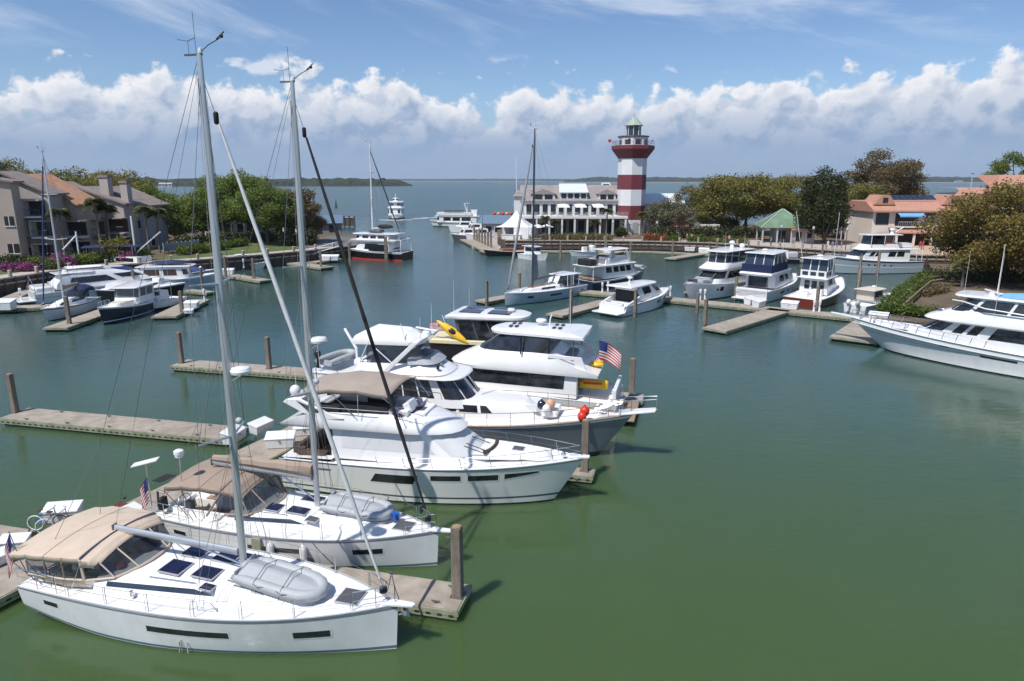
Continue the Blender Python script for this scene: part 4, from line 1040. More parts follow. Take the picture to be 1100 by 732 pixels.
MB().box((6.55, -.55, 4.5), (.35, .9, .5), 0, 0, R(-25)).build('helm_console', GEL, C, bev=.05)
MB().grid([[Vector((6.1 + .9*math.cos(a), 1.5*math.sin(a), 4.22)) for a in [PI*(i/12-.5) for i in range(13)]], [Vector((5.75 + .8*math.cos(a), 1.42*math.sin(a), 4.52)) for a in [PI*(i/12-.5) for i in range(13)]]]).build('flybridge_windscreen', M('violet tinted screen', (.10, .07, .12), .12, var=.3), C)
MB().box((6.85, -.25, 4.42), (.5, .55, .04), 0, 0, R(-20)).build('solar_panel', SOLAR, C)
rods(C, [[(2.5, -2.02, 4.28), (2.5, -2.02, 4.55), (7.3, -1.66, 4.5), (7.5, -1.3, 4.28)]], .02, 'flybridge_rail', STEEL)
rods(C, [[(2.5, 2.02, 4.28), (2.5, 2.02, 4.55), (7.3, 1.66, 4.5), (7.5, 1.3, 4.28)]], .02, 'flybridge_rail', STEEL)
for sd in (-1, 1):
    poly_plate(MB(), [(.35, 4.62), (.55, 4.78), (1.3, 4.85), (2.9, 4.2), (3.6, 4.0), (2.4, 3.85), (1.4, 4.15)], sd*1.85-.06, .12).build('radar_arch', GEL, C, bev=.03)
    poly_plate(MB(), [(1.1, 4.76), (2.5, 4.28), (1.9, 4.12)], sd*1.85+sd*.065-.008, .016).build('arch_glass', GLASSB, C)
MB().box((.95, 0, 4.78), (.75, 3.7, .12)).build('arch_beam', GEL, C, bev=.04)
ball(C, (.85, -1.5, 5.12), .27, 'satellite_dome', GEL, 1.1); radar(C, (.9, .2, 4.85), .34); MB().lathe([(.2, 0), (.16, .12), (.02, .2)], (.9, 0, 5.12), 10).build('antenna_dome', GEL, C)
whip(C, (.7, 1.3, 4.8), 2.2, -.05); whip(C, (.6, -1.0, 4.8), 1.4, 0)
bc, rwc = arch_top([1.3, 2.8, 4.3, 5.95], [5.38, 5.62, 5.66, 5.48], [1.7, 1.75, 1.75, 1.65], .03, TAUPE, C, 'bimini', edge=.22)
mb = MB()
for a, p_ in ((2.2, 1.4), (4.2, 2.8), (4.4, 4.3), (6.6, 5.9)):
    for sd in (-1, 1): mb.tube([(a if sd else a, sd*1.9, 4.2), (p_, sd*1.68, 5.3)], .022, 5)
for sd in (-1, 1): mb.tube([(6.9, sd*1.7, 4.3), (5.4, sd*1.68, 5.3)], .018, 4)
mb.build('bimini_frame', STEEL, C)

# ---- D: slate hulled trawler with raised pilothouse
hd = R(-15); ud = Vector((math.cos(hd), math.sin(hd)))
D = thing('trawler_yacht', 'slate hulled trawler yacht with white decks, bow pulpit and white canvas over its flybridge', 'motor yacht', (6.7-ud.x*16.7, 35.8-ud.y*16.7, 0), hd, 'motor yachts in the centre berths')
h = Hull(16.7, 4.7, 1.7, 1.95, 2.65, tr=.88, rake=1.9, full=2.1, wl=.88, wfull=1.35, flare=1.5, draft=.7, maxat=.42)
h.make(D, HULLGR, [(.93, 1.0, GEL), (0, .12, BOTTOM)])
h.deck(D, DECK, .12, 0, 1, .08); h.toerail(D, TEAK, .05, .0, .995, .02)
mb = MB()
for i in range(2): mb.box((15.4+.35*i, -.9, 1.9), (.3, .02, .05))
tc = Cab([(1.75, 3.6, 12.0, 1.75, 1.3, 2.6), (2.45, 3.6, 11.4, 1.72, 1.25, 2.4), (2.98, 3.6, 10.9, 1.6, 1.15, 2.0), (3.08, 3.6, 10.7, 1.5, 1.05, 1.9)], .85)
tc.make(D, GEL, 'trunk_cabin', True, camber=.06)
for a_, b_ in ((.50, .62), (.64, .76), (.78, .9)): tc.win(D, GLASS, a_, b_, 2.42, 2.82, name='cabin_window')
tc.win(D, GLASS, .405, .48, 2.42, 2.82, name='cabin_window', ds0=.035)
for sd in (-1, 1): MB().box((10.9, sd*.65, 2.72), (1.0, .07, .5), R(-6*sd)).build('trunk_side_step', GEL, D, bev=.03)
MB().box((12.1, 0, 2.5), (.9, 1.5, .35)).build('foredeck_box', GEL, D, bev=.05)
rods(D, [[(8.0, -.2, 3.17), (8.6, .9, 3.17)]], .02, 'deck_seam', GREYL)
# pilothouse
ph = Cab([(2.6, 2.4, 8.0, 1.8, 1.55, 2.2), (3.05, 2.4, 7.7, 1.78, 1.5, 2.1), (4.18, 2.4, 6.75, 1.65, 1.35, 1.6)], .62)
ph.make(D, GEL, 'pilothouse', True)
for a_, b_ in ((.01, .17), (.185, .365), (.40, .56), (.575, .74), (.755, .95)): ph.win(D, GLASS, a_, b_, 3.1, 4.1, name='pilothouse_window')
roof(D, 4.2, .6, 7.2, 2.05, 1.75, 2.2, GEL, .16, .05, 'pilothouse_roof')
fl = Cab([(4.34, .8, 6.2, 1.75, 1.5, 1.5), (4.42, .8, 6.25, 1.8, 1.55, 1.5), (4.95, .9, 5.3, 1.6, 1.2, 1.1), (4.95, 1.0, 5.2, 1.52, 1.12, 1.05), (4.45, 1.0, 5.1, 1.5, 1.1, 1.0)], .7)
fl.make(D, GEL, 'flybridge_coaming', True)
fe = Cab([(4.33, .75, 6.33, 1.84, 1.6, 1.5), (4.40, .75, 6.33, 1.84, 1.6, 1.5)], .7); fe.make(D, TEAK, 'coaming_trim', False)
fc = Cab([(4.95, 1.4, 5.1, 1.45, 1.05, .9), (5.55, 1.4, 4.7, 1.42, 1.05, .8), (6.2, 1.4, 4.4, 1.38, 1.02, .7)], .7); fc.make(D, VINYL, 'clear_enclosure', False)
fv = Cab([(4.98, 4.0, 5.6, 1.5, 1.3, 1.0), (5.3, 3.9, 5.2, 1.4, 1.2, .9)], .7); fv.make(D, GREYC, 'console_cover', True)
dt = Cab([(6.0, .6, 4.5, 1.5, 1.12, .9), (6.2, .5, 4.5, 1.52, 1.15, .9), (6.5, .7, 4.1, 1.35, 1.0, .8), (6.72, 1.1, 3.6, 1.0, .75, .7)], .75); dt.make(D, WHITEC, 'canvas_top', True, camber=.08)
for sd in (-1, 1):
    poly_plate(MB(), [(2.3, 4.4), (2.7, 4.4), (4.75, 6.35), (4.45, 6.4)], sd*1.6-.05, .1).build('arch_leg', GEL, D, bev=.03)
    rods(D, [[(.7, sd*1.5, 4.4), (1.6, sd*1.5, 6.2)], [(3.2, sd*1.55, 4.9), (1.7, sd*1.5, 6.1)]], .03, 'canopy_pole', GEL)
MB().box((4.55, 0, 6.4), (.5, 3.2, .1)).build('arch_beam', GEL, D, bev=.03)
rb_ = MB().lathe([(.3, 0), (.26, .2), (.16, .26)], (4.6, 0, 6.45), 12).build('radar_pedestal', GEL, D); MB().box((4.6, 0, 6.8), (.14, 1.7, .1), R(68)).build('radar_bar', GEL, rb_, bev=.03)
whip(D, (4.4, 1.3, 6.4), 1.7); whip(D, (4.7, -1.2, 6.4), 1.3); whip(D, (3.7, -1.1, 6.4), .9, -.25, .025, 'horn_mast')
for y_ in (-.45, -1.05): MB().lathe([(.07, 0), (.1, .05), (.1, .2), (.02, .22)], (5.65, y_, 4.72), 8).build('spotlight', GREYM if y_ > -.6 else BLACK, D)
# aft boat deck with tender, crane and raft canisters
MB().box((-.6, 0, 4.15), (3.6, 3.4, .12)).build('boat_deck', GEL, D, bev=.04)
MB().box((.2, 0, 2.9), (4.4, 3.3, 2.4)).build('aft_cabin', GEL, D, bev=.05)
for sd in (-1, 1): MB().box((.3, sd*1.66, 3.2), (3.0, .02, .8)).build('aft_window', GLASS, D)
rods(D, [[(-.2, .4, 4.2), (-.2, .4, 5.2), (-1.2, .9, 6.3)]], .09, 'crane', GEL); ball(D, (.6, -.9, 4.75), .3, 'raft_canister', GEL); ball(D, (.55, .9, 4.7), .28, 'raft_canister', GEL)
MB().box((1.0, -.5, 4.6), (.9, 1.2, .7)).build('deck_locker', GEL, D, bev=.06)
tn = dinghy('white inflatable tender stowed across the boat deck behind the white flybridge canvas', (0,0,0), 0, 2.9, 1.5)
tn.location, r_ = on(D, -1.2, 0, 4.95); tn.rotation_euler = (PI, 0, r_ + R(80))
om = thing('outboard_motor', 'black outboard motor standing on the tender transom behind the white flybridge canvas', 'outboard', on(D, -1.75, -1.5, 4.5)[0], hd)
MB().ell((0, 0, .75), (.22, .17, .26), 10, 6).build('cowling', BLACK, om); MB().box((0, 0, .3), (.14, .12, .7)).build('leg', BLACK, om, bev=.03); MB().ell((0, .0, -.05), (.2, .06, .08), 8, 4).build('propeller_housing', BLACK, om)
# foredeck: fenders, fishing bits, pulpit
h.rail(D, .30, 1.0, .75, .1, 10, .02, False, TEAK, 'cap_rail', True); h.rail(D, .30, 1.0, .38, .1, 10, .014, False, STEEL, 'mid_rail', True)
MB().extr([(15.9, -.42, 2.62), (17.9, -.3, 2.95), (18.0, 0, 2.96), (17.9, .3, 2.95), (15.9, .42, 2.62)], (0,0,.12)).build('bow_pulpit', GEL, D, bev=.03)
rods(D, [[(16.0, s_*.42, 2.7), (16.2, s_*.42, 3.5), (17.95, s_*.3, 3.72), (17.95, s_*.3, 3.0)] for s_ in (-1, 1)] + [[(17.95, -.3, 3.72), (17.95, .3, 3.72)]], .022, 'pulpit_rail', STEEL)
an = MB(); 
for i in range(9): an.tube([(14.6+.16*i, -.75+.08*i, 2.72), (14.75+.16*i, -.6+.08*i, 3.35)], .018, 4)
for i in range(5): an.tube([(14.6, -.6+.3*i, 2.9), (16.1, -.25+.2*i, 3.3)], .02, 4)
an.build('pot_rack', STEEL, D)
MB().lathe([(.16, 0), (.2, .12), (.1, .3)], (14.9, .2, 2.72), 10).build('windlass', STEEL, D)
for (x, y, z, r, m_, lb) in ((14.15, -1.0, 2.95, .27, REDP, 'upper red round fender on the foredeck of the slate trawler'), (14.05, -1.25, 2.72, .25, REDP, 'lower red round fender on the foredeck of the slate trawler'), (12.15, -.55, 3.05, .27, PEACH, 'faded peach round fender on the foredeck of the slate trawler'), (12.0, -.9, 2.85, .24, GEL, 'white round fender on the foredeck of the slate trawler'), (11.6, -.4, 2.9, .25, NAVY, 'navy and white round fender on the foredeck of the slate trawler')):
    f_ = MB().ell((0,0,0), (r, r, r*1.12), 14, 10).lathe([(.06, r*1.05), (.06, r*1.3), (.02, r*1.32)], n=8).build('ball_fender', m_); f_.location, _ = on(D, x, y, z); tag(f_, lb, 'fender', 'round fenders on the trawler foredeck')

# ---- E: white hardtop flybridge yacht lying stern out
he = R(165); ue = Vector((math.cos(he), math.sin(he)))
E_ = thing('hardtop_yacht', 'white motor yacht with long flybridge hardtop and a striped flag at its stern', 'motor yacht', (7.14, 43.0, 0), he, 'motor yachts in the centre berths')
h = Hull(14.6, 4.7, 1.5, 1.8, 2.3, tr=.95, rake=1.6, full=2.3, wl=.9, wfull=1.5, flare=1.2, draft=.6)
h.make(E_, GEL, [(0, .06, BOTTOM)]); h.deck(E_, DECK, .1, 0, 1, .06)
sl_ = Cab([(1.6, 2.6, 12.6, 2.0, 1.7, 3.4), (2.2, 2.6, 12.2, 2.0, 1.68, 3.3), (3.15, 2.6, 11.0, 1.9, 1.6, 2.6)], .75); sl_.make(E_, GEL, 'saloon', True)
sl_.win(E_, GLASS, .0, .92, 2.15, 3.1, name='saloon_window', n=24)
MB().box((2.58, 0, 2.3), (.05, 2.6, 1.5)).build('saloon_door', GLASS, E_)
fd = Cab([(3.02, 1.6, 11.0, 2.0, 1.6, 2.6), (3.1, 1.25, 11.5, 2.25, 1.9, 3.2), (3.32, 1.2, 11.6, 2.3, 1.95, 3.3), (3.7, 2.6, 11.0, 2.2, 1.8, 3.0), (4.35, 4.2, 9.6, 2.02, 1.6, 2.2), (4.42, 4.4, 9.4, 1.95, 1.5, 2.1)], .8); fd.make(E_, GEL, 'flybridge', True, True)
fg = Cab([(4.3, 4.4, 9.65, 1.92, 1.6, 2.3), (5.35, 4.4, 8.0, 1.78, 1.4, 1.6)], .75); fg.make(E_, GLASS, 'wheelhouse_glass', True)
for sd in (-1, 1):
    for x in (4.45, 6.3): MB().tube([(x, sd*1.93, 4.3), (x, sd*1.8, 5.4)], .05, 5).build('pillar', BLACK, E_)
    poly_plate(MB(), [(1.9, 3.3), (2.3, 4.35), (4.5, 4.45), (4.5, 4.2), (2.8, 4.15), (2.6, 3.3)], sd*2.02-.05, .1).build('side_wing', GEL, E_, bev=.02)
    rods(E_, [[(2.9, sd*1.7, 4.3), (2.9, sd*1.6, 5.4)]], .035, 'hardtop_post', GREYD)
seats(E_, [((3.4, 0, 3.75), (.8, 2.6, .75)), ((3.9, -1.3, 3.75), (1.4, .6, .7))], GREYM, 'aft_deck_seat')
ht = Cab([(5.36, 2.6, 8.2, 1.75, 1.3, 1.8), (5.44, 2.2, 8.7, 2.0, 1.5, 2.2), (5.6, 2.25, 8.75, 2.0, 1.5, 2.2), (5.74, 2.9, 8.3, 1.75, 1.3, 1.9)], .68); ht.make(E_, GEL, 'hardtop', True, True, .12)
for x, y in ((4.0, .5), (4.0, -.5), (6.9, .6), (6.9, -.3)):
    for k in (0, 1): MB().box((x+.4*k, y, 5.87), (.22, .5, .03)).build('roof_vent', BLACK, E_)
b_ = radar(E_, (5.4, -.1, 6.05), .36); MB().lathe([(.14, 0), (.12, .3)], (5.4, -.1, 5.8), 8).build('radar_foot', GEL, b_)
rods(E_, [[(4.85, -.2, 5.85), (4.8, -.2, 6.35), (4.7, -.2, 6.6)]], .05, 'light_mast', GEL); whip(E_, (3.2, 1.3, 5.7), 3.8, 0)
MB().box((2.0, .9, 3.37), (.9, .6, .05)).build('deck_hatch', HATCH, E_); MB().box((2.2, -.9, 3.37), (1.2, 1.4, .05)).build('deck_hatch', GREYD, E_)
fl_ = rods(E_, [[(1.75, .1, 3.35), (1.45, .1, 5.15)]], .025, 'flag_staff', STEEL)
flag(E_, (1.46, .12, 5.1), (-.75, -.35, -.15), 1.5, 1.25, droop=.45, wave=.1)
for i, (x, y, z, rr, m_, lb) in enumerate(((1.55, .55, 3.6, (.5, .3, .16), YEL, 'yellow water toy on the boat deck left of the striped flag'), (1.25, -.75, 3.62, (.55, .35, .2), YEL, 'larger yellow water toy on the boat deck right of the striped flag'), (1.45, -.2, 3.62, (.35, .3, .18), PEACH, 'orange rolled towel between the yellow water toys'))):
    o_ = MB().ell((0,0,0), rr, 12, 8).tube([(-rr[0]*.8, 0, rr[2]*.9), (0, 0, rr[2]*1.25), (rr[0]*.8, 0, rr[2]*.9)], .03, 5).build('water_toy', m_); o_.location, r_ = on(E_, x, y, z); o_.rotation_euler = (0, 0, r_ + i); tag(o_, lb, 'water toy', 'water toys on the boat deck')
MB().box((-.5, 0, .45), (1.3, 4.2, .15)).build('swim_platform', TEAK, E_, bev=.04)
yd = thing('inflatable_dinghy', 'yellow inflatable with red stripe in the stern cockpit under the flybridge deck', 'dinghy', (0,0,0), 0)
yd.location, r_ = on(E_, 2.1, -.1, 1.7); yd.rotation_euler = (0, 0, r_ + R(4))
MB().box((0, .6, .5), (2.6, .4, .6)).build('tube', YEL, yd, bev=.14); MB().box((-.3, .81, .62), (1.2, .012, .16)).build('stripe', REDP, yd)
MB().box((2.1, 0, 1.0), (3.6, 4.0, .1)).build('cockpit_sole', TEAK, E_)
MB().box((.2, 0, 1.65), (.25, 3.6, 1.3)).build('transom_bulwark', GEL, E_, bev=.04)

# ---- F: dark glazed pilothouse boat with a yellow kayak
hf = R(-15); F_ = thing('pilothouse_yacht', 'dark hulled pilothouse boat with white solar roof and yellow kayak at its stern rail', 'motor yacht', (-7.2, 53.5, 0), hf, 'motor yachts in the centre berths')
h = Hull(13.5, 4.3, 1.6, 1.75, 2.3, tr=.92, rake=1.3, full=2.2, wl=.9, flare=1.2); h.make(F_, BLACK, [(.94, 1, CREAM), (0, .06, BOTTOM)]); h.deck(F_, DECK, .08, 0, 1)
lc = Cab([(1.6, 1.4, 10.6, 1.95, 1.6, 2.6), (3.0, 1.4, 9.6, 1.9, 1.55, 2.2)], .75); lc.make(F_, BLACK, 'lower_cabin', True)
ud_ = Cab([(3.0, .9, 9.2, 2.0, 1.6, 2.2), (3.06, .7, 9.6, 2.1, 1.7, 2.4), (3.3, .7, 9.6, 2.1, 1.7, 2.4), (3.36, .9, 9.4, 2.0, 1.6, 2.2)], .75); ud_.make(F_, CREAM, 'upper_deck', True, True)
uc_ = Cab([(3.3, 3.7, 9.5, 1.8, 1.5, 1.8), (4.95, 3.4, 8.2, 1.75, 1.45, 1.4)], .65); uc_.make(F_, GREYD, 'wheelhouse', True)
for a_, b_ in ((.0, .36), (.40, .57), (.585, .76), (.775, .96)): uc_.win(F_, GLASS, a_, b_, 3.42, 4.9, name='wheelhouse_window')
rr_ = Cab([(4.95, 2.9, 8.7, 1.95, 1.55, 1.6), (5.05, 2.7, 8.9, 2.05, 1.65, 1.7), (5.22, 2.7, 8.9, 2.05, 1.65, 1.7), (5.32, 3.0, 8.6, 1.85, 1.5, 1.6)], .7); rr_.make(F_, GEL, 'roof', True, True, .12)
for x in (4.3, 6.6):
    MB().box((x+.1, -.55, 5.435), (1.7, 1.35, .04), 0, 0, 0).build('solar_panel', SOLAR, F_)
    MB().box((x+.1, .95, 5.435), (1.7, 1.0, .04), 0, 0, 0).build('solar_panel', SOLAR, F_)
radar(F_, (7.4, 0, 5.42), .3); whip(F_, (3.6, 1.2, 5.3), 1.6)
whip(F_, (3.2, -1.3, 5.3), 2.6)
rods(F_, [[(3.0, -1.6, 3.3), (2.4, -1.75, 5.2)]], .035, 'flag_staff', GEL); flag(F_, (2.52, -1.75, 4.7), (-1, -.1, 0), 1.15, .72, droop=.1)
ky = thing('kayak', 'yellow kayak leaning on edge against the stern rail of the dark pilothouse boat', 'kayak', on(F_, 3.2, -1.75, 3.95)[0], 0)
rows = []
for i in range(13):
    u = -1 + i/6; wd = .34*max(.02, 1-abs(u)**2.2)
    rows.append([Vector((1.55*u, wd*math.cos(2*PI*j/10), .6*wd*math.sin(2*PI*j/10) + .08*u*u)) for j in range(10)])
MB().grid(rows, True, 0, True, True).build('hull', YEL, ky); MB().ell((0, 0, .17), (.42, .2, .05), 12, 4).build('cockpit', BLACK, ky)
ky.rotation_euler = (R(62), R(32), hf + R(-4))
bt = dinghy('black covered tender stowed on the low deck left of the dark pilothouse boat', (0,0,0), 0, 3.4, 1.7)
bt.location, r_ = on(F_, .5, -1.2, 3.05-1.35); bt.rotation_euler = (0, 0, r_)
for ch in bt.children:
    ch.material_slots[0].link = 'OBJECT'; ch.material_slots[0].material = BLACKC
MB().box((-.2, 0, 1.62), (2.6, 3.9, .1)).build('stern_deck', GEL, F_)
rods(F_, [[(1.2, -1.8, 2.2), (2.6, -1.8, 2.6)], [(2.0, -1.8, 1.7), (2.0, -1.8, 2.9)]], .04, 'davit', GEL)
# ---------------------------------------------------------------- land, sea walls, far shores
import numpy as np
SOIL = M('sandy soil and mulch', (.16, .115, .075), .95, var=.3, vs=.3, bump=.3, bs=3, stain=(.06, .055, .03), stain_amt=.7, ss=.12)
GRASS = M('lawn grass', (.085, .12, .03), .95, var=.3, vs=.5, bump=.4, bs=8, stain=(.16, .15, .06), stain_amt=.5, ss=.15)
PAVE = M('pale promenade paving', (.46, .41, .36), .9, var=.12, vs=.6, bump=.15, bs=12, stain=(.33, .29, .25), stain_amt=.5, ss=.2)
TERRA = M('tan plaza paving', (.50, .36, .25), .9, var=.1, vs=.5)
ASPH = M('parking asphalt', (.14, .14, .145), .9, var=.15, vs=.5)
SHEET = M('weathered timber bulkhead', (.10, .075, .06), .9, var=.35, vs=1.2, bump=.5, bs=4, stain=(.03, .028, .02), stain_amt=.7, ss=.35, streak=True)
CAPM = M('bulkhead cap', (.36, .31, .26), .85, var=.15, vs=1.0)
GZ = 2.3
def tp(px, D, z=GZ):
    # a spot at distance D in the direction of px; on the right bank never nearer than the promenade
    if px > 545 and z == GZ:
        for (a, ya), (b, yb) in zip(((545, 149.5), (700, 147.5), (760, 144), (800, 138.5), (900, 127.5), (1000, 118)), ((700, 147.5), (760, 144), (800, 138.5), (900, 127.5), (1000, 118), (1100, 112))):
            if a <= px <= b: D = max(D, lerp(ya, yb, (px-a)/(b-a)) + 2.4)
    return ((px-550)/733*(D*.973+13*.23), D, z)
def land(name, poly, top, z=GZ, wall=None):
    poly = [tuple(p[:2]) for p in poly]
    mb = MB().prism(poly, -2.5, z)
    mb.m = [1, 0] + [1]*len(poly)
    return structure(mb.build(name, [top, wall or SHEET], None, 0))
LEFT = [(-90, 60), (-72, 80), (-68.3, 90), (-66.5, 98), (-60.5, 106.5), (-53.1, 111.3), (-45, 119.5), (-38.2, 127.5), (-31, 139), (-27, 148), (-31, 160), (-45, 172), (-60, 205), (-110, 245), (-400, 330), (-400, 60)]
RIGHT = [(-1.5, 149.8), (14, 149.2), (30, 147.5), (41, 144), (47.5, 138.5), (60.6, 127.5), (72, 120), (120, 112), (420, 125), (420, 300), (150, 215), (60, 203), (5, 198), (-4, 190), (-3.4, 160)]
land('ground', LEFT, SOIL); land('ground', RIGHT, SOIL)
def strip(name, pts, w0, w1, z, mat, th=None):
    """band along a line, from offset w0 to w1 on its left"""
    P = [Vector((p[0], p[1], 0)) for p in pts]; A_ = []; B_ = []
    for i, p in enumerate(P):
        d = (P[min(len(P)-1, i+1)] - P[max(0, i-1)]).normalized(); nrm = Vector((-d.y, d.x, 0))
        A_.append(p + nrm*w0 + Vector((0, 0, z))); B_.append(p + nrm*w1 + Vector((0, 0, z)))
    mb = MB()
    if th: 
        dz = Vector((0, 0, th))
        mb.grid([[a, b, b+dz, a+dz] for a, b in zip(A_, B_)], True, 0, True, True)
    else: mb.grid([[a, b] for a, b in zip(A_, B_)])
    return mb.build(name, mat, None, 0)
LF = LEFT[1:10]; RF = RIGHT[0:8]
structure(strip('promenade_path', LF, .0, 4.2, GZ+.005, PAVE)); structure(strip('promenade_path', RF, .0, 5.2, GZ+.005, PAVE))
structure(strip('lawn', LF, 4.4, 9.5, GZ+.009, GRASS))
structure(MB().add([(-62, 122, GZ+.012), (-46, 127, GZ+.012), (-40, 146, GZ+.012), (-62, 150, GZ+.012)], [[0,1,2,3]]).build('lawn', GRASS, None, 0))
structure(MB().add([(-41, 134, GZ+.016), (-32.5, 138, GZ+.016), (-28.5, 148, GZ+.016), (-33, 158, GZ+.016), (-43, 162, GZ+.016)], [[0,1,2,3,4]]).build('parking_lot', ASPH, None, 0))
structure(MB().add([(73, 121, GZ+.012), (112, 114.5, GZ+.012), (112, 139, GZ+.012), (78, 139, GZ+.012)], [[0,1,2,3]]).build('plaza', TERRA, None, 0))
structure(MB().add([(49, 139, GZ+.018), (61.5, 128.5, GZ+.018), (73, 121, GZ+.018), (80, 142, GZ+.018), (48, 153, GZ+.018)], [[0,1,2,3,4]]).build('plaza', PAVE, None, 0))
def bulkhead(pts, label, post_label, gap=4.6):
    t = thing('sea_wall', label, 'sea wall', (0,0,0), 0)
    sub(t, strip('cap_beam', pts, -.22, .25, GZ-.02, CAPM, .2)); sub(t, strip('upper_waler', pts, -.16, .02, GZ-.75, CAPM, .22)); sub(t, strip('lower_waler', pts, -.14, .02, .62, SHEET, .2))
    mb = MB(); P = [Vector((p[0], p[1], 0)) for p in pts]; posts = []
    for a, b in zip(P, P[1:]):
        d = b-a; n = max(1, round(d.length/1.5)); ang = math.atan2(d.y, d.x); nr = Vector((d.y, -d.x, 0)).normalized()
        for i in range(n): c = a.lerp(b, (i+.5)/n) + nr*.12; mb.box((c.x, c.y, .9), (.22, .2, 3.0), ang)
        k = max(1, round(d.length/gap))
        for i in range(k): c = a.lerp(b, (i+.5)/k) - nr*.18; posts.append((c, ang))
    o = mb.build('soldier_pile', SHEET, t, 0); o['kind'] = 'stuff'
    first = None
    for c, ang in posts:
        if first is None:
            first = thing('bollard_post', post_label, 'bollard', (c.x, c.y, GZ+.17), ang, post_label)
            MB().box((0, 0, .42), (.36, .36, .84), top=.94).build('post', CAPM, first); MB().box((0, 0, .87), (.42, .42, .08), top=.7).build('cap', PAVE, first)
        else: dup(first, (c.x, c.y, GZ+.17), ang, post_label)
    return t
bulkhead(LF, 'dark timber sea wall with pale cap along the left promenade', 'square timber bollard lining the left promenade edge', 4.2)
bulkhead(RF, 'dark timber sea wall with pale cap in front of the lighthouse promenade', 'square timber bollard lining the promenade before the lighthouse', 4.4)

# the low garden spit on the right with hedge and stepped walk
SPIT = [at(936, 343, .9), at(945, 337, .9), at(1002, 293, .9), Vector((74, 121, .9)), Vector((120, 113, .9)), Vector((120, 80, .9)), at(1100, 352, .9)]
land('garden_ground', SPIT, SOIL, .9)

# far shores: low wooded land
def shore(name, pts, depth, h, label, col, seed, step=9.0, hv=.5, z0=0.0):
    r = random.Random(seed); P = [Vector((p[0], p[1], 0)) for p in pts]; rows = []
    m = M(name + ' ' + str(seed), tuple(c*.42 for c in col), .95, var=.35, vs=.035, stain=tuple(c*.45 for c in col), stain_amt=.7, ss=.09)
    tot = []
    for a, b in zip(P, P[1:]):
        n = max(2, int((b-a).length/step))
        for i in range(n): tot.append(a.lerp(b, i/n))
    tot.append(P[-1])
    N = len(tot); prof = [(0, .0), (.02, .62), (.06, .9), (.14, 1.0), (.3, .95), (.5, 1.05), (.75, .95), (1.0, .1)]
    for i, p in enumerate(tot):
        d = (tot[min(N-1, i+1)] - tot[max(0, i-1)]).normalized(); nr = Vector((-d.y, d.x, 0)); row = []
        e = min(1, i/6, (N-1-i)/6)
        for k, (f, hh) in enumerate(prof):
            nz_ = noise.noise(Vector((p.x/38 + k*3.1, p.y/38, seed))) * hv + noise.noise(Vector((p.x/13 + k*7.7, p.y/13, seed+5)))*hv*.6 + r.uniform(-.14, .14)*hv
            row.append(p + nr*(f*depth + r.uniform(-.3, .3)*step*(1 if k else .2)) + Vector((0, 0, max(0, h*hh*(1+nz_)*(.25+.75*e)) + z0 if k else z0)))
        rows.append(row)
    o = MB().grid(rows).build(name, m, None, 0)
    tag(o, label, 'woods', kind='stuff'); return o
def atr(px, D): return (math.sin(math.atan((px-550)/733.0/1.0))*D, math.cos(math.atan((px-550)/733.0))*D)
def shp(px0, px1, D, n=6): return [((px-550)/733.0*D*.97, D) for px in [lerp(px0, px1, i/n) for i in range(n+1)]]
shore('far_woods', [(-1900, 1350), (-1250, 1420), (-820, 1560), (-480, 1620), (-300, 1640), (-235, 1660)], 260, 15, 'dark wooded far shore across the sound behind the left rooftops', (.055, .075, .035), 3, 7, .55)
shore('far_woods', [(-6200, 6900), (-2800, 7300), (-300, 7600), (900, 7700)], 900, 20, 'thin pale wooded line on the horizon left of the lighthouse', (.06, .075, .045), 4, 40, .35)
shore('far_woods', [(300, 4100), (1300, 4000), (2600, 3800), (4300, 3500)], 700, 25, 'long dark wooded shore along the horizon right of the lighthouse', (.05, .07, .035), 5, 22, .4)
SAND = M('far sand spit', (.55, .50, .42), .95, var=.1, vs=.02)
structure(MB().prism([(250, 3790), (2200, 3560), (4000, 3250), (4000, 3300), (2200, 3620), (250, 3850)], -.5, 1.6).build('sand_beach', SAND, None, 0))
structure(MB().prism([(-3000, 6650), (300, 6800), (300, 6880), (-3000, 6730)], -.5, 2.0).build('sand_beach', SAND, None, 0))
for i, (px, D, w_, h_, lb) in enumerate(((180, 1420, 26, 9, 'pale grey house on the wooded far shore at left'), (1030, 3560, 40, 9, 'small pale building on the far right shore'))):
    x = (px-550)/733*D*.97; t = thing('shore_house', lb, 'house', (x, D-14, 0), R(8))
    MB().box((0, 0, h_*.35), (w_, 12, h_*.7)).build('wall', M('far house wall', (.55, .54, .52), .8), t); MB().add([(-w_/2, -7, h_*.7), (w_/2, -7, h_*.7), (w_/2, 0, h_), (-w_/2, 0, h_), (-w_/2, 7, h_*.7), (w_/2, 7, h_*.7)], [[0,1,2,3], [3,2,5,4]]).build('roof', GREYL, t, 0)
    for k in range(4): MB().box((-w_*.36 + w_*.24*k, -6.05, h_*.35), (w_*.12, .1, h_*.3)).build('window', GREYD, t)
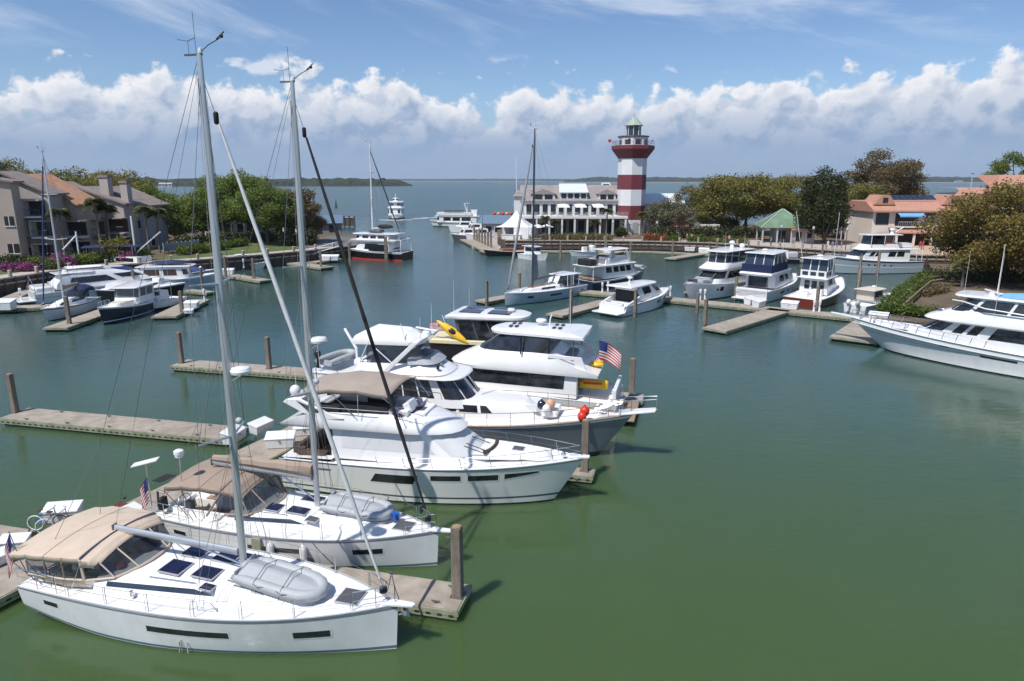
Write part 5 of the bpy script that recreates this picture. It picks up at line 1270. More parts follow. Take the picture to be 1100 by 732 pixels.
# ---------------------------------------------------------------- boats of the middle distance, right basin
def P2(px, py, z=0): v = at(px, py, z); return (v.x, v.y)
GR = 'motor yachts on the cross dock'
def boat(name, label, cat, p, hdeg, L, B, fb, hm=None, bands=(), group=None, rake=1.0, tr=.9, flare=1.2, full=2.2, deckm=None, rub=None, bot=BOTTOM, wl=.9):
    t = thing(name, label, cat, (p[0], p[1], 0), R(hdeg), group)
    h = Hull(L, B, fb[0], fb[1], fb[2], tr=tr, rake=rake, full=full, flare=flare, wl=wl)
    h.make(t, hm or GEL, bands, bottom=bot); h.deck(t, deckm or DECK, .1, 0, 1, .05)
    h.toerail(t, rub or GEL, .045, .0, .99, 0, n=14)
    return t, h
def cab(t, lv, name='cabin', mat=None, p=.7, wins=(), top=True, bottom=False, camber=.04, glass=None):
    c = Cab(lv, p); c.make(t, mat or GEL, name, top, bottom, camber, 24)
    for u0, u1, z0, z1 in wins: c.win(t, glass or GLASS, u0, u1, z0, z1, .015, name + '_window', 6)
    return c
# G: grey blue sailing yacht, bow to the left
Gt, h = boat('sailing_yacht', 'pale blue grey sailing yacht with white framed cockpit hardtop, bow pointing left', 'sailboat', (8.9, 93.8), 227, 14.4, 4.3, (1.35, 1.4, 1.65), M('pale blue grey hull', (.40, .47, .54), .2, var=.05, coat=.3), [(.93, 1, GEL), (0, .05, NAVY)], 'sailing yachts moored bow out', .1, .9, .8, 2.5)
for a, b in ((.06, .10), (.40, .55), (.74, .80)): h.window(Gt, GLASS, a, b, .5, .68)
cab(Gt, [(1.25, 4.2, 11.4, 1.3, .8, 2.0), (1.7, 4.2, 10.9, 1.2, .7, 1.9), (1.85, 4.3, 9.8, 1.0, .5, 1.7)], 'coachroof', DECK, .75, [(.5, .8, 1.45, 1.7)])
MB().box((7.6, 0, 1.9), (4.5, .9, .04)).build('deck_teak', TEAK, Gt)
cab(Gt, [(1.5, 1.5, 5.2, 1.5, 1.3, .6), (2.9, 1.4, 4.4, 1.45, 1.2, .5)], 'cockpit_enclosure', VINYL, .6, top=False)
roof(Gt, 2.9, .9, 4.7, 1.6, 1.35, .5, GEL, .1, .05, 'hardtop')
rods(Gt, [[(a, s_*1.5, 1.5), (a, s_*1.45, 2.95)] for a in (1.4, 2.6, 3.8) for s_ in (-1, 1)] + [[(5.2, s_*.7, 1.8), (4.5, s_*.7, 2.9)] for s_ in (-1, 0, 1)], .04, 'enclosure_frame', GEL)
for s_ in (-.45, .45): MB().add([(5.15, s_-.4, 1.95), (5.15, s_+.4, 1.95), (4.6, s_+.4, 2.85), (4.6, s_-.4, 2.85)], [[0,1,2,3]]).build('windscreen_cover', WHITEC, Gt)
MB().box((2.5, 0, 1.5), (2.2, 2.2, .5)).build('cockpit_seat', GREYM, Gt, bev=.05)
spar_rig(Gt, 14.4, 9.2, 1.75, 19.6, ((.32, 1.15), (.62, .95)), 1.8, True, M('grey furled sail', (.28, .29, .31), .7, var=.1), M('dark grey spar', (.16, .17, .19), .35, .3), (13.9, 1.7), 5.0, 1.0, 'bare', jibr=.16, mastr=.16, wr=.012, tipgear=True)
MB().add([(9.1, .05, 2.2), (9.1, -.05, 6.3), (8.3, 0, 5.8), (8.0, 0, 3.2)], [[0,1,2,3]]).build('furled_main_leech', M('grey sailcloth', (.2, .21, .23), .8), Gt, 0)
h.rail(Gt, .88, 1.0, .6, .1, 3, .02, True, STEEL, 'pulpit', True)
# H: navy trawler with flybridge
Ht, h = boat('trawler_yacht', 'navy hulled trawler with white hardtop flybridge and foredeck tender', 'motor yacht', (10.2, 96.5), 38, 13, 4.3, (1.3, 1.5, 2.3), NAVY, [(.86, 1, GEL)], 'motor yachts behind the grey blue sailboat', .9)
cab(Ht, [(1.5, 2.4, 10.2, 1.75, 1.5, 1.5), (2.4, 2.4, 9.7, 1.7, 1.45, 1.3), (3.3, 2.4, 9.2, 1.6, 1.4, 1.1)], 'saloon', GEL, .6, [(.03, .36, 2.5, 3.15), (.42, .52, 2.3, 3.1), (.55, .66, 2.3, 3.1), (.69, .8, 2.3, 3.1), (.84, .96, 2.3, 3.1)])
roof(Ht, 3.32, -.3, 9.6, 2.05, 1.7, 1.4, GEL, .14, .03, 'boat_deck')
cab(Ht, [(3.45, 2.8, 8.9, 1.55, 1.35, 1.2), (4.3, 3.0, 8.3, 1.45, 1.2, 1.0)], 'flybridge_coaming', GEL, .65)
MB().box((3.8, 0, 3.95), (2.0, 2.6, .9)).build('flybridge_seat', GREYM, Ht, bev=.06); MB().box((.4, -.2, 3.9), (1.3, 2.6, .9)).build('deck_locker', BLACKC, Ht, bev=.1)
MB().ell((1.9, .5, 3.9), (.9, .6, .5), 10, 6).build('covered_kayak', GREYC, Ht)
for s_ in (-1, 1):
    for a, b in ((3.2, 3.9), (7.7, 6.9)): poly_plate(MB(), [(a, 3.5), (a+.5, 3.5), (b+.35, 5.4), (b, 5.4)], s_*1.45-.05, .1).build('hardtop_leg', GEL, Ht)
    rods(Ht, [[(a, s_*1.9, 1.4), (a, s_*1.9, 3.4)] for a in (.0,)], .05, 'aft_post', GEL)
    rods(Ht, [[(.2, s_*2.0, 3.5), (.2, s_*2.0, 4.3), (2.6, s_*1.9, 4.3)]], .03, 'deck_rail', STEEL)
roof(Ht, 5.4, 2.9, 8.2, 1.7, 1.4, 1.2, GEL, .14, .06, 'hardtop'); radar(Ht, (5.2, 0, 5.6), .35); whip(Ht, (3.4, 1.2, 5.5), 3.0); whip(Ht, (3.2, -1.2, 5.5), 2.4)
seats(Ht, [((1.2, 0, 1.6), (1.6, 3.2, .3))], TEAK, 'cockpit_bench')
h.rail(Ht, .55, 1, .75, .1, 6, .025, True, STEEL, 'rail', True)
dk = dinghy('white tender lying on the foredeck of the navy trawler', on(Ht, 11.0, 0, 2.3)[0], R(130), 2.9); 
# I: white express cruiser with black enclosure, stern to us
It, h = boat('express_cruiser', 'white express cruiser with black cockpit enclosure, stern towards the viewer', 'motor yacht', (11.5, 77.5), 46, 12.3, 4.0, (1.2, 1.5, 1.95), GEL, [(.86, .93, GREYL), (0, .06, BLACK)], 'motor yachts behind the grey blue sailboat', 1.2)
for a, b in ((.55, .62), (.74, .86)): h.window(It, GLASS, a, b, .5, .75, slant=.02)
c = cab(It, [(1.4, 3.2, 10.2, 1.75, 1.2, 3.2), (2.0, 3.2, 9.6, 1.7, 1.2, 3.0), (3.1, 2.6, 7.6, 1.55, 1.15, 1.9)], 'cabin', GEL, .75, [(.0, .34, 2.15, 3.0), (.42, .78, 2.1, 2.95)])
roof(It, 3.08, 1.2, 8.0, 1.8, 1.35, 2.2, GEL, .2, .12, 'hardtop')
MB().box((3.0, 0, 2.1), (.3, 3.1, 1.9)).build('black_enclosure', BLACKC, It, bev=.05)
MB().box((-.6, 0, .45), (1.5, 3.7, .16)).build('swim_platform', GEL, It, bev=.05)
for s_ in (-1, 1): poly_plate(MB(), [(0, .5), (.4, 1.35), (2.0, 1.75), (3.0, 2.1), (3.0, 1.2), (1.2, .6)], s_*1.75-.12, .24).build('quarter_moulding', GEL, It, bev=.05)
MB().box((.35, 0, 1.0), (.5, 2.6, .9)).build('transom_seat', GEL, It, bev=.06); MB().box((.6, .9, 1.2), (.35, .5, .5)).build('grill_box', BROWN, It)
radar(It, (3.6, .1, 3.9), .33); rods(It, [[(3.5, .1, 3.3), (3.6, .1, 3.95)]], .12, 'radar_mast', GEL); whip(It, (2.6, -1.0, 3.3), 2.0)
h.rail(It, .45, 1, .6, .1, 6, .02, True, STEEL, 'rail', True); fender(It, h.pt(.9, .4, 1, .2), .2, .7)
# J: large flybridge yacht, bow to us
Jt, h = boat('flybridge_yacht', 'large white flybridge yacht with curved glass upper helm, bow towards the viewer', 'motor yacht', (33.6, 97.8), 226, 17, 5.0, (1.6, 1.9, 2.5), GEL, [(0, .07, BLACK)], GR, 1.5)
for s_ in (-1, 1): h.window(Jt, GLASS, .62, .66, .52, .8, sides=(s_,)); h.window(Jt, GLASS, .68, .70, .55, .7, sides=(s_,))
cab(Jt, [(1.7, 2.5, 12.2, 2.1, 1.7, 2.0), (2.5, 2.5, 11.6, 2.05, 1.7, 1.8), (3.6, 2.5, 10.2, 1.9, 1.6, 1.4)], 'saloon', GEL, .6, [(.0, .40, 2.6, 3.5), (.46, .92, 2.5, 3.4)])
cab(Jt, [(3.55, 2.0, 11.0, 2.2, 1.85, 1.7), (3.8, 1.6, 11.2, 2.25, 1.9, 1.8), (4.5, 2.2, 9.4, 1.95, 1.6, 1.3)], 'flybridge', GEL, .65, bottom=True)
cab(Jt, [(4.45, 3.2, 9.2, 1.85, 1.55, 1.2), (5.9, 3.2, 8.6, 1.75, 1.5, 1.0)], 'upper_helm_glass', VINYL, .65, top=False)
rods(Jt, [[(q.x, q.y, 4.45), (q.x-.3, q.y*.96, 5.95)] for q in [Cab([(4.45, 3.2, 9.2, 1.85, 1.55, 1.2), (5.9, 3.2, 8.6, 1.75, 1.5, 1)], .65).pt(u, 4.45) for u in (-.9, -.65, -.42, -.2, 0, .2, .42, .65, .9)]], .05, 'helm_mullion', GEL)
seats(Jt, [((7.0, .5, 4.8), (.6, .7, .9)), ((7.0, -.6, 4.8), (.6, .7, .9)), ((5, 0, 4.7), (1.2, 2.6, .5))], GREYM, 'helm_seat')
roof(Jt, 5.9, 2.2, 9.6, 2.1, 1.75, 1.5, GEL, .16, .08, 'hardtop'); MB().lathe([(.3, 0), (.22, .7), (.4, .75), (.35, 1.0), (.1, 1.1)], (4.8, 0, 6.05), 12).build('radar_mast', GEL, Jt); whip(Jt, (4, 1.4, 6), 2.2); whip(Jt, (4, -1.4, 6), 2.2)
ball(Jt, (3.6, .9, 6.4), .35, 'satellite_dome', GEL)
seats(Jt, [((13.2, 0, 2.5), (1.6, 1.8, .35)), ((12.2, 0, 2.62), (.5, 2.2, .4))], GREYL, 'bow_seat'); MB().box((14.4, -.3, 2.6), (.9, .9, .3)).build('bow_locker', BLACK, Jt, bev=.04)
for s_ in (-1, 1): MB().box((11.4, s_*1.0, 2.9), (1.7, .16, .15), 0, 0, R(28)).build('wiper_arm', GREYD, Jt)
h.rail(Jt, .5, 1, .7, .1, 8, .022, True, STEEL, 'rail', True)
MB().extr([(16.6, -.2, 2.35), (17.4, 0, 2.3), (16.6, .2, 2.35)], (0,0,.15)).build('anchor_roller', STEEL, Jt)
# K: white flybridge with navy canvas, stern to us
Kt, h = boat('flybridge_yacht', 'white motor yacht with navy canvas round its flybridge, stern towards the viewer', 'motor yacht', (30.6, 86.4), 47, 14.5, 4.6, (1.5, 1.7, 2.3), GEL, [(0, .05, BLACK)], GR, 1.3)
for a, b in ((.28, .36), (.42, .5), (.56, .63)): h.window(Kt, GLASS, a, b, .5, .72)
cab(Kt, [(1.6, 2.6, 11.6, 2.0, 1.4, 2.6), (2.6, 2.6, 11, 1.95, 1.4, 2.4), (3.35, 2.6, 9.2, 1.85, 1.4, 1.6)], 'saloon', GEL, .7, [(.0, .3, 2.5, 3.2), (.44, .58, 2.3, 3.05), (.63, .82, 2.3, 3.1)])
MB().box((2.55, .3, 2.45), (.1, 2.6, 1.6)).build('aft_glass_door', GLASSB, Kt); ladder(Kt, (2.0, -1.3, 1.6), (2.6, -1.3, 3.4), 6, .5, GEL)
cab(Kt, [(3.25, .9, 9.4, 2.05, 1.6, 1.8), (3.5, .7, 9.6, 2.15, 1.65, 2), (3.7, .9, 9.2, 2.05, 1.6, 1.8)], 'boat_deck', GEL, .65, bottom=True)
cab(Kt, [(3.65, 1.2, 8.4, 1.98, 1.5, 1.2), (4.7, 1.0, 8.0, 1.98, 1.5, 1.2)], 'navy_canvas_skirt', NAVYC, .6)
cab(Kt, [(4.7, 1.6, 7.9, 1.85, 1.45, 1.1), (6.0, 2.0, 7.2, 1.75, 1.4, 1.0)], 'clear_enclosure', GLASSB, .6)
ce = Cab([(4.7, 1.6, 7.9, 1.87, 1.47, 1.1), (6.0, 2.0, 7.2, 1.77, 1.42, 1.0)], .6)
rods(Kt, [[ce.pt(u, 4.7, .02), ce.pt(u, 6.0, .02)] for u in (-.98, -.8, -.6, -.42, -.2, 0, .2, .42, .6, .8, .98)] + [[(1.6+.35*0, y, 4.7), (2.0, y*.95, 6.0)] for y in (-.6, .6)], .06, 'enclosure_frame', WHITEC)
roof(Kt, 6.0, 1.5, 7.8, 1.95, 1.6, 1.2, GEL, .16, .1, 'hardtop'); radar(Kt, (4, .3, 6.25), .38); whip(Kt, (3, -1.5, 6.1), 2.4)
MB().box((-.5, 0, .5), (1.3, 4.2, .16)).build('swim_platform', GEL, Kt, bev=.05); MB().box((.15, 0, 1.15), (.3, 4.1, 1.2)).build('transom', GEL, Kt, bev=.06)
h.rail(Kt, .4, 1, .7, .1, 7, .022, True, STEEL, 'rail', True)
# L: oxblood hulled sportfisherman, stern to us
Lt, h = boat('sportfishing_yacht', 'oxblood hulled sportfishing yacht with enclosed white flybridge, stern towards the viewer', 'motor yacht', (35.3, 82.4), 44, 12.4, 4.6, (1.15, 1.5, 2.6), HULLRED, [(.9, 1, GEL)], GR, 1.5, .95, 1.5)
cab(Lt, [(1.3, 3.4, 9.6, 1.75, 1.1, 2.2), (2.2, 3.4, 9, 1.7, 1.1, 2.0), (3.3, 3.4, 7.4, 1.6, 1.1, 1.3)], 'cabin', GEL, .7, [(.46, .8, 2.3, 3.1)])
for y in (-1.0, -.1, .8): MB().box((3.36, y, 2.45), (.05, .62, 1.0)).build('aft_window', GLASS, Lt)
roof(Lt, 3.3, 2.6, 7.8, 1.95, 1.5, 1.2, GEL, .14, .03, 'bridge_deck')
cab(Lt, [(3.45, 3.0, 7.2, 1.6, 1.3, 1.0), (4.3, 3.0, 7.0, 1.6, 1.3, 1.0)], 'bridge_coaming', GEL, .6, [(.62, .78, 3.65, 4.1), (.82, .97, 3.65, 4.1)])
for y in (-1.0, 0, 1.0): MB().box((2.98, y, 3.9), (.05, .7, .45)).build('bridge_aft_panel', GLASSB, Lt)
c = cab(Lt, [(4.3, 3.1, 7.0, 1.6, 1.3, 1.0), (5.7, 3.4, 6.3, 1.5, 1.2, .9)], 'clear_enclosure', GLASSB, .6)
rods(Lt, [[c.pt(u, 4.3, .02), c.pt(u, 5.7, .02)] for u in (-.97, -.7, -.42, 0, .42, .7, .97)] + [[(3.1, y, 4.3), (3.4, y, 5.7)] for y in (-.5, .5)], .07, 'enclosure_frame', GEL)
roof(Lt, 5.7, 2.7, 6.8, 1.7, 1.4, 1.0, GEL, .14, .06, 'hardtop'); radar(Lt, (4.6, 0, 5.9), .38); rods(Lt, [[(4.5, s_*1.7, 3.5), (2.4, s_*2.6, 11.5)] for s_ in (-1, 1)], .035, 'outrigger', GEL)
seats(Lt, [((1.7, .5, 1.35), (.8, 1.4, .8)), ((2.9, -.8, 1.6), (.6, 1.2, .9))], GEL, 'tackle_station'); MB().box((1.6, 0, 1.0), (3.0, 3.8, .08)).build('cockpit_sole', DECK, Lt)
h.rail(Lt, .7, 1, .6, .1, 5, .022, True, STEEL, 'rail', True)
# M: small boat with beige hardtop and outboards
Mt, h = boat('walkaround_boat', 'small white outboard boat with beige hardtop enclosure beside the garden hedge', 'motorboat', (40.3, 79.0), 36, 8.6, 3.0, (.95, 1.1, 1.6), GEL, [], 'small outboard boats', .9)
BEIGE = M('beige hardtop', (.62, .56, .46), .6, var=.05)
cab(Mt, [(1.0, 2.6, 7.2, 1.1, .7, 1.8), (1.6, 2.6, 6.6, 1.0, .6, 1.5)], 'cuddy', GEL, .7)
cab(Mt, [(1.3, 2.2, 5.0, 1.05, .95, .5), (2.5, 2.1, 4.6, 1.05, .95, .5)], 'clear_enclosure', BEIGE, .6, [(.02, .38, 1.7, 2.4), (.45, .95, 1.7, 2.4)], glass=GLASSB)
roof(Mt, 2.5, 1.7, 5.1, 1.25, 1.15, .5, BEIGE, .12, .05, 'hardtop'); radar(Mt, (4.0, 0, 2.65), .25); whip(Mt, (2.3, 1.1, 2.6), 4.2, .03); whip(Mt, (2.3, -1.1, 2.6), 4.2, -.02)
for y in (-.55, .55):
    om = MB().ell((-.45, y, 1.25), (.38, .25, .38), 10, 6).box((-.45, y, .7), (.2, .16, 1.0)).build('outboard_motor', GEL if y > 0 else GREYL, Mt)
h.rail(Mt, .5, 1, .45, .08, 5, .018, False, STEEL, 'rail', True)
# N: long blue white motor yacht, bow left, further back
Nt, h = boat('motor_yacht', 'long pale blue motor yacht with navy sheer stripe, bow pointing left before the pink building', 'motor yacht', (68.6, 116.2), 188, 17, 5.0, (2.0, 2.2, 3.1), M('pale blue hull', (.40, .47, .53), .25, var=.05), [(.86, .93, NAVY), (.5, .56, GEL), (0, .05, BLACK)], 'motor yachts on the lighthouse quay', 1.6)
for a in (.35, .42, .52, .58): h.window(Nt, GLASS, a, a+.02, .62, .72)
cab(Nt, [(2.0, 2.6, 12.6, 2.0, 1.6, 2.0), (2.9, 2.6, 12.2, 2.0, 1.6, 1.8), (3.9, 2.6, 10.8, 1.9, 1.5, 1.4)], 'saloon', GEL, .65, [(.0, .36, 2.95, 3.75), (.44, .5, 2.9, 3.6), (.52, .58, 2.9, 3.6), (.7, .8, 2.8, 3.6), (.82, .92, 2.8, 3.6)])
roof(Nt, 3.9, 1.0, 11.4, 2.3, 1.8, 1.6, GEL, .2, .05, 'boat_deck'); cab(Nt, [(4.1, 4.5, 11.0, 1.8, 1.4, 1.6), (4.8, 4.8, 10.0, 1.7, 1.3, 1.2)], 'flybridge', WHITEC, .65)
rods(Nt, [[(a, s_*1.6, 4.8), (a, s_*1.6, 6.3)] for a in (5.0, 7.2, 9.6) for s_ in (-1, 1)], .05, 'hardtop_post', GEL); roof(Nt, 6.3, 4.2, 10.4, 1.9, 1.5, 1.0, GEL, .14, .05, 'hardtop')
cab(Nt, [(4.8, 7.0, 9.9, 1.5, 1.25, 1.0), (6.2, 7.0, 9.6, 1.5, 1.25, 1.0)], 'helm_glass', GLASS, .6)
cab(Nt, [(4.2, 1.6, 4.2, .8, .7, .5), (4.9, 1.6, 4.2, .9, .7, .5)], 'stowed_tender', GEL, .7); rods(Nt, [[(4.6, 0, 4.2), (4.4, 0, 6.6), (3.2, .5, 7.6)]], .12, 'crane', GEL); MB().lathe([(.3, 0), (.2, .6), (.45, .65), (.4, .9)], (4.9, 0, 6.45), 10).build('radar_mast', GEL, Nt)
rods(Nt, [[(a, s_*2.3, 2.1), (a, s_*2.2, 4.0)] for a in (.6, 1.6) for s_ in (-1, 1)], .05, 'aft_post', GEL); seats(Nt, [((6.0, .4, 4.6), (1.4, 1.6, .8))], REDP, 'bridge_seat')
h.rail(Nt, .55, 1, .8, .1, 7, .025, True, STEEL, 'rail', True)
# O: small black hulled boat
Ot, h = boat('day_boat', 'small black hulled day boat with white cabin on the quay below the pavilion', 'motorboat', P2(858, 283), 165, 8.4, 2.8, (.9, 1.0, 1.4), BLACK, [(.9, 1, GEL)], 'small boats on the lighthouse quay', .7)
cab(Ot, [(1.0, 2.0, 6.8, 1.1, .8, 1.4), (2.2, 2.2, 5.6, .95, .8, .8)], 'cabin', GEL, .7, [(.0, .36, 1.6, 2.1), (.45, .9, 1.6, 2.1)]); MB().box((1.2, 0, 1.6), (1.8, 1.9, 1.0)).build('stern_canvas', GREYC, Ot, bev=.2)
rods(Ot, [[(3.0, 0, 2.2), (3.0, 0, 4.4)]], .03, 'light_mast', GEL)
# P: the big white yacht entering from the right edge
Pt = thing('motor_yacht', 'large white raised pilothouse yacht with long bow rail at the right picture edge', 'motor yacht', (34.1 + .72*20.6, 61.4 - .694*20.6, 0), R(136), 'large yachts')
h = Hull(23.6, 5.9, 2.0, 2.3, 3.15, tr=.92, rake=3.4, full=2.2, wl=.9, wfull=1.5, flare=1.7, draft=.8)
h.make(Pt, HULLW, [(.60, .625, GREYL), (.905, .93, GREYL), (0, .06, BLACK)]); h.deck(Pt, DECK, .5, 0, 1, .05); h.toerail(Pt, GEL, .06, 0, .995, 0)
mb = MB()
for sd in (-1, 1): mb.grid([[h.pt(q, 1, sd, -.06), h.pt(q, 1, sd, -.06) - Vector((0, 0, .55))] for q in [i/20 for i in range(20)]])
mb.build('bulwark', GEL, Pt)
h.window(Pt, GLASS, .42, .53, .60, .68, slant=.0); h.window(Pt, BROWN, .63, .66, .72, .82); h.window(Pt, GLASS, .18, .30, .60, .68)
cab(Pt, [(1.9, 2.0, 18.2, 2.35, 1.5, 2.8), (3.0, 2.0, 17.7, 2.3, 1.5, 2.6), (4.35, 2.0, 15.9, 2.2, 1.45, 1.7)], 'deckhouse', HULLW, .65, [(.0, .2, 3.25, 4.15), (.22, .37, 3.2, 4.15), (.405, .44, 3.15, 4.1), (.455, .49, 3.15, 4.1), (.53, .66, 2.95, 4.1), (.73, .88, 2.95, 4.1)])
cab(Pt, [(4.2, .6, 16.6, 2.75, 2.0, 2.4), (4.35, .5, 17.3, 2.85, 2.1, 2.8), (4.6, .6, 17.0, 2.8, 2.1, 2.8), (5.5, 1.0, 15.0, 2.45, 1.85, 1.9)], 'upper_deck', GEL, .72, bottom=True)
c = cab(Pt, [(5.4, 6.4, 15.3, 2.25, 1.75, 1.6), (6.75, 6.6, 14.1, 2.1, 1.65, 1.3)], 'pilothouse', GEL, .62, [(.0, .18, 5.4, 6.65), (.2, .39, 5.4, 6.65), (.41, .60, 5.4, 6.65), (.62, .80, 5.4, 6.65)])
for sd in (-1, 1): MB().tube([(15.2, sd*1.1, 6.3), (14.3, sd*1.8, 6.35), (12.7, sd*2.2, 5.95), (9.5, sd*2.3, 5.7)], .07, 6).build('side_rail', GEL, Pt); poly_plate(MB(), [(7.5, 5.3), (9.2, 5.3), (6.2, 6.75), (4.6, 6.75)], sd*2.25-.06, .12).build('arch_leg', GEL, Pt)
roof(Pt, 6.75, 3.5, 15.2, 2.3, 1.85, 1.5, GEL, .22, .08, 'pilothouse_roof'); rb_ = MB().lathe([(.35, 0), (.25, .3)], (12.6, .2, 6.95), 12).build('radar_pedestal', GEL, Pt); MB().box((12.6, .2, 7.32), (.2, 2.6, .14), R(35)).build('radar_bar', GEL, rb_, bev=.04)
mb = MB(); mb.grid([[Vector((x, 1.0 + .55*w_*math.cos(a), 7.05 + .5*w_*max(-.2, math.sin(a)))) for a in [PI*2*k/12 for k in range(12)]] for x, w_ in ((12.0, .3), (11.6, .75), (10.4, 1), (7.4, 1), (6.4, .9), (6.0, .5))], True, 0, True, True)
cb_ = mb.build('covered_boat', SKYC); cb_.parent = None; cb_.location = Pt.location; cb_.rotation_euler = Pt.rotation_euler; cb_.scale = Pt.scale = (1, 1, .86); tag(cb_, 'small boat under a sky blue cover on the roof of the large right hand yacht', 'tender')
whip(Pt, (14.4, 1.5, 5.2), 6.0); whip(Pt, (12.0, 2.1, 5.2), 6.0); whip(Pt, (12.6, -1.6, 5.2), 6.5, 0, .03); MB().box((16.0, .6, 5.1), (.5, .3, .3)).build('spotlight', STEEL, Pt, bev=.05)
h.rail(Pt, .52, 1.0, .75, .15, 12, .028, True, STEEL, 'rail', True, lean=-.15)
MB().extr([(22.6, -.35, 3.0), (25.2, -.16, 3.22), (25.3, 0, 3.22), (25.2, .16, 3.22), (22.6, .35, 3.0)], (0,0,.16)).build('bow_pulpit', GEL, Pt, bev=.03)
MB().box((19.3, 0, 2.75), (1.4, 1.2, .35)).build('deck_box', GEL, Pt, bev=.06); MB().lathe([(.2, 0), (.25, .15), (.12, .4)], (21.5, 0, 2.65), 10).build('windlass', STEEL, Pt)
# floating docks of the right basin
DG = 'floating docks of the right basin'
dock((19.3, 85.2), (44.6, 68.6), 2.4, 'long cross dock carrying the sterns of the right hand yachts', side=1, group=DG)
dock((30.6, 79.6), (19.6, 68.6), 2.6, 'long bare finger dock pointing at the viewer from the cross dock', side=1, group=DG)
dock((12.7, 83.6), (5.6, 74.7), 2.2, 'short finger dock beside the white express cruiser', side=-1, group=DG)
dock((8.2, 91.4), (19.6, 85.2), 2.4, 'dock between the grey blue sailboat and the express cruiser', side=1, group=DG)
dock((4.5, 92), (-3.2, 83.6), 2.0, 'finger dock behind the bow of the grey blue sailboat', side=-1, group=DG)
dock((37.6, 73.0), (30.9, 64.6), 4.0, 'broad finger dock under the bow of the large right hand yacht', side=1, group=DG)
dock((44.0, 69.0), (62, 57.5), 2.2, 'dock with chain rail beside the garden spit', side=1, group=DG)
dock((24.5, 90.5), (33, 99.5), 1.6, 'narrow finger dock between the two big flybridge yachts', side=1, group=DG)
GP_ = 'pilings of the right basin'
for px, py, lb, h_ in ((613, 338, 'piling at the tip of the short finger beside the express cruiser', 3.2), (523, 325, 'piling left of the bow of the grey blue sailboat', 3.2), (558, 316, 'piling behind the foredeck of the grey blue sailboat', 3.3), (682, 341, 'piling standing in the water at the stern of the express cruiser', 3.2), (757, 349, 'piling at the tip of the long bare finger dock', 3.2), (790, 318, 'piling before the navy canvas yacht', 3.0), (877, 332, 'piling at the stern of the oxblood sportfisherman', 3.2), (749, 332, 'piling under the bow of the large flybridge yacht', 2.4)):
    v = at(px, py, .5 if px not in (682,) else 0); piling(v.x, v.y, h_, lb, .32, rz=R(45), group=GP_)
for px, py, lb in ((921, 322, 'piling beside the bow of the small beige topped boat'), (942, 297, 'piling at the stern quarter of the pale blue yacht'), (922, 303, 'piling beside the bow of the pale blue yacht')):
    v = at(px, py, 0); piling(v.x, v.y, 4.0, lb, .34, rz=R(45), group=GP_)
for px, py, lb, rz in ((815, 330, 'white dock box at the corner of the cross dock', 45), (806, 327, 'white dock box with pale side beside the corner box', 45), (848, 332, 'pale blue white dock box right of the corner boxes', -35), (943, 345, 'white dock box under the stern of the small beige topped boat', -35)):
    v = at(px, py, .5); b_ = dockbox(v.x, v.y, R(rz), lb, 1.5); b_['group'] = 'white dock boxes of the right basin'
for px, py, lb in ((752, 322, 'left of the two white power pedestals before the large flybridge yacht'), (757, 322, 'right of the two white power pedestals before the large flybridge yacht'), (874, 335, 'left of the two white pedestals behind the oxblood sportfisherman'), (880, 335, 'right of the two white pedestals behind the oxblood sportfisherman'), (647, 314, 'left of the two white pedestals behind the express cruiser'), (653, 313, 'right of the two white pedestals behind the express cruiser'), (720, 318, 'white power pedestal at the bow of the express cruiser'), (985, 342, 'square white pedestal post on the chain rail dock')):
    v = at(px, py, .5); pedestal(v.x, v.y, .5, lb, 1.35, 'white pedestals of the right basin')
t = thing('chain_rail', 'chain rail with white posts on the dock beside the garden spit', 'railing', (0,0,0), 0)
pr_ = [Vector((45.2 + 2.6*i, 70.3 - 1.68*i, .5)) for i in range(6)]
for p_ in pr_: MB().box(p_ + Vector((0,0,.5)), (.22, .22, 1.0)).build('post', BOXW, t)
for a, b in zip(pr_, pr_[1:]): MB().tube(arc(a + Vector((0,0,.9)), b + Vector((0,0,.9)), -.22), .03, 5).tube(arc(a + Vector((0,0,.5)), b + Vector((0,0,.5)), -.2), .025, 5).build('chain', GREYD, t)
# stepped walk and parapet inside the garden spit
t = thing('garden_walk', 'zigzag timber walkway with pale block parapet on the garden spit', 'walkway', (0,0,0), 0)
ln = [at(958, 336, .95), at(984, 312, .95), at(994, 305, .95), at(1010, 303, .95)]; ln2 = [at(968, 337, .95), at(992, 315, .95), at(999, 309, .95), at(1012, 307, .95)]
for w_, L_ in (('handrail', ln), ('handrail', ln2)): MB().tube([p_ + Vector((0,0,.9)) for p_ in L_], .09, 6).tube([p_ + Vector((0,0,.45)) for p_ in L_], .06, 6).build(w_, TEAK, t)
mb = MB(); mb.grid([[a, b] for a, b in zip(ln, ln2)]); mb.v = [(x, y, z+.1) for x, y, z in mb.v]; mb.build('boardwalk', BROWN, t, 0)
for i in range(9): p_ = ln[0].lerp(ln[1], i/8) + Vector((-.6, .3, .3)); MB().box(p_, (.75, .55, .75), R(50)).build('parapet_block', CAPM, t, bev=.03)
structure(MB().add([at(985, 317, .93), at(1008, 311, .93), at(1012, 304, .93), at(990, 306, .93)], [[0,1,2,3]]).build('terrace', PAVE, None, 0))

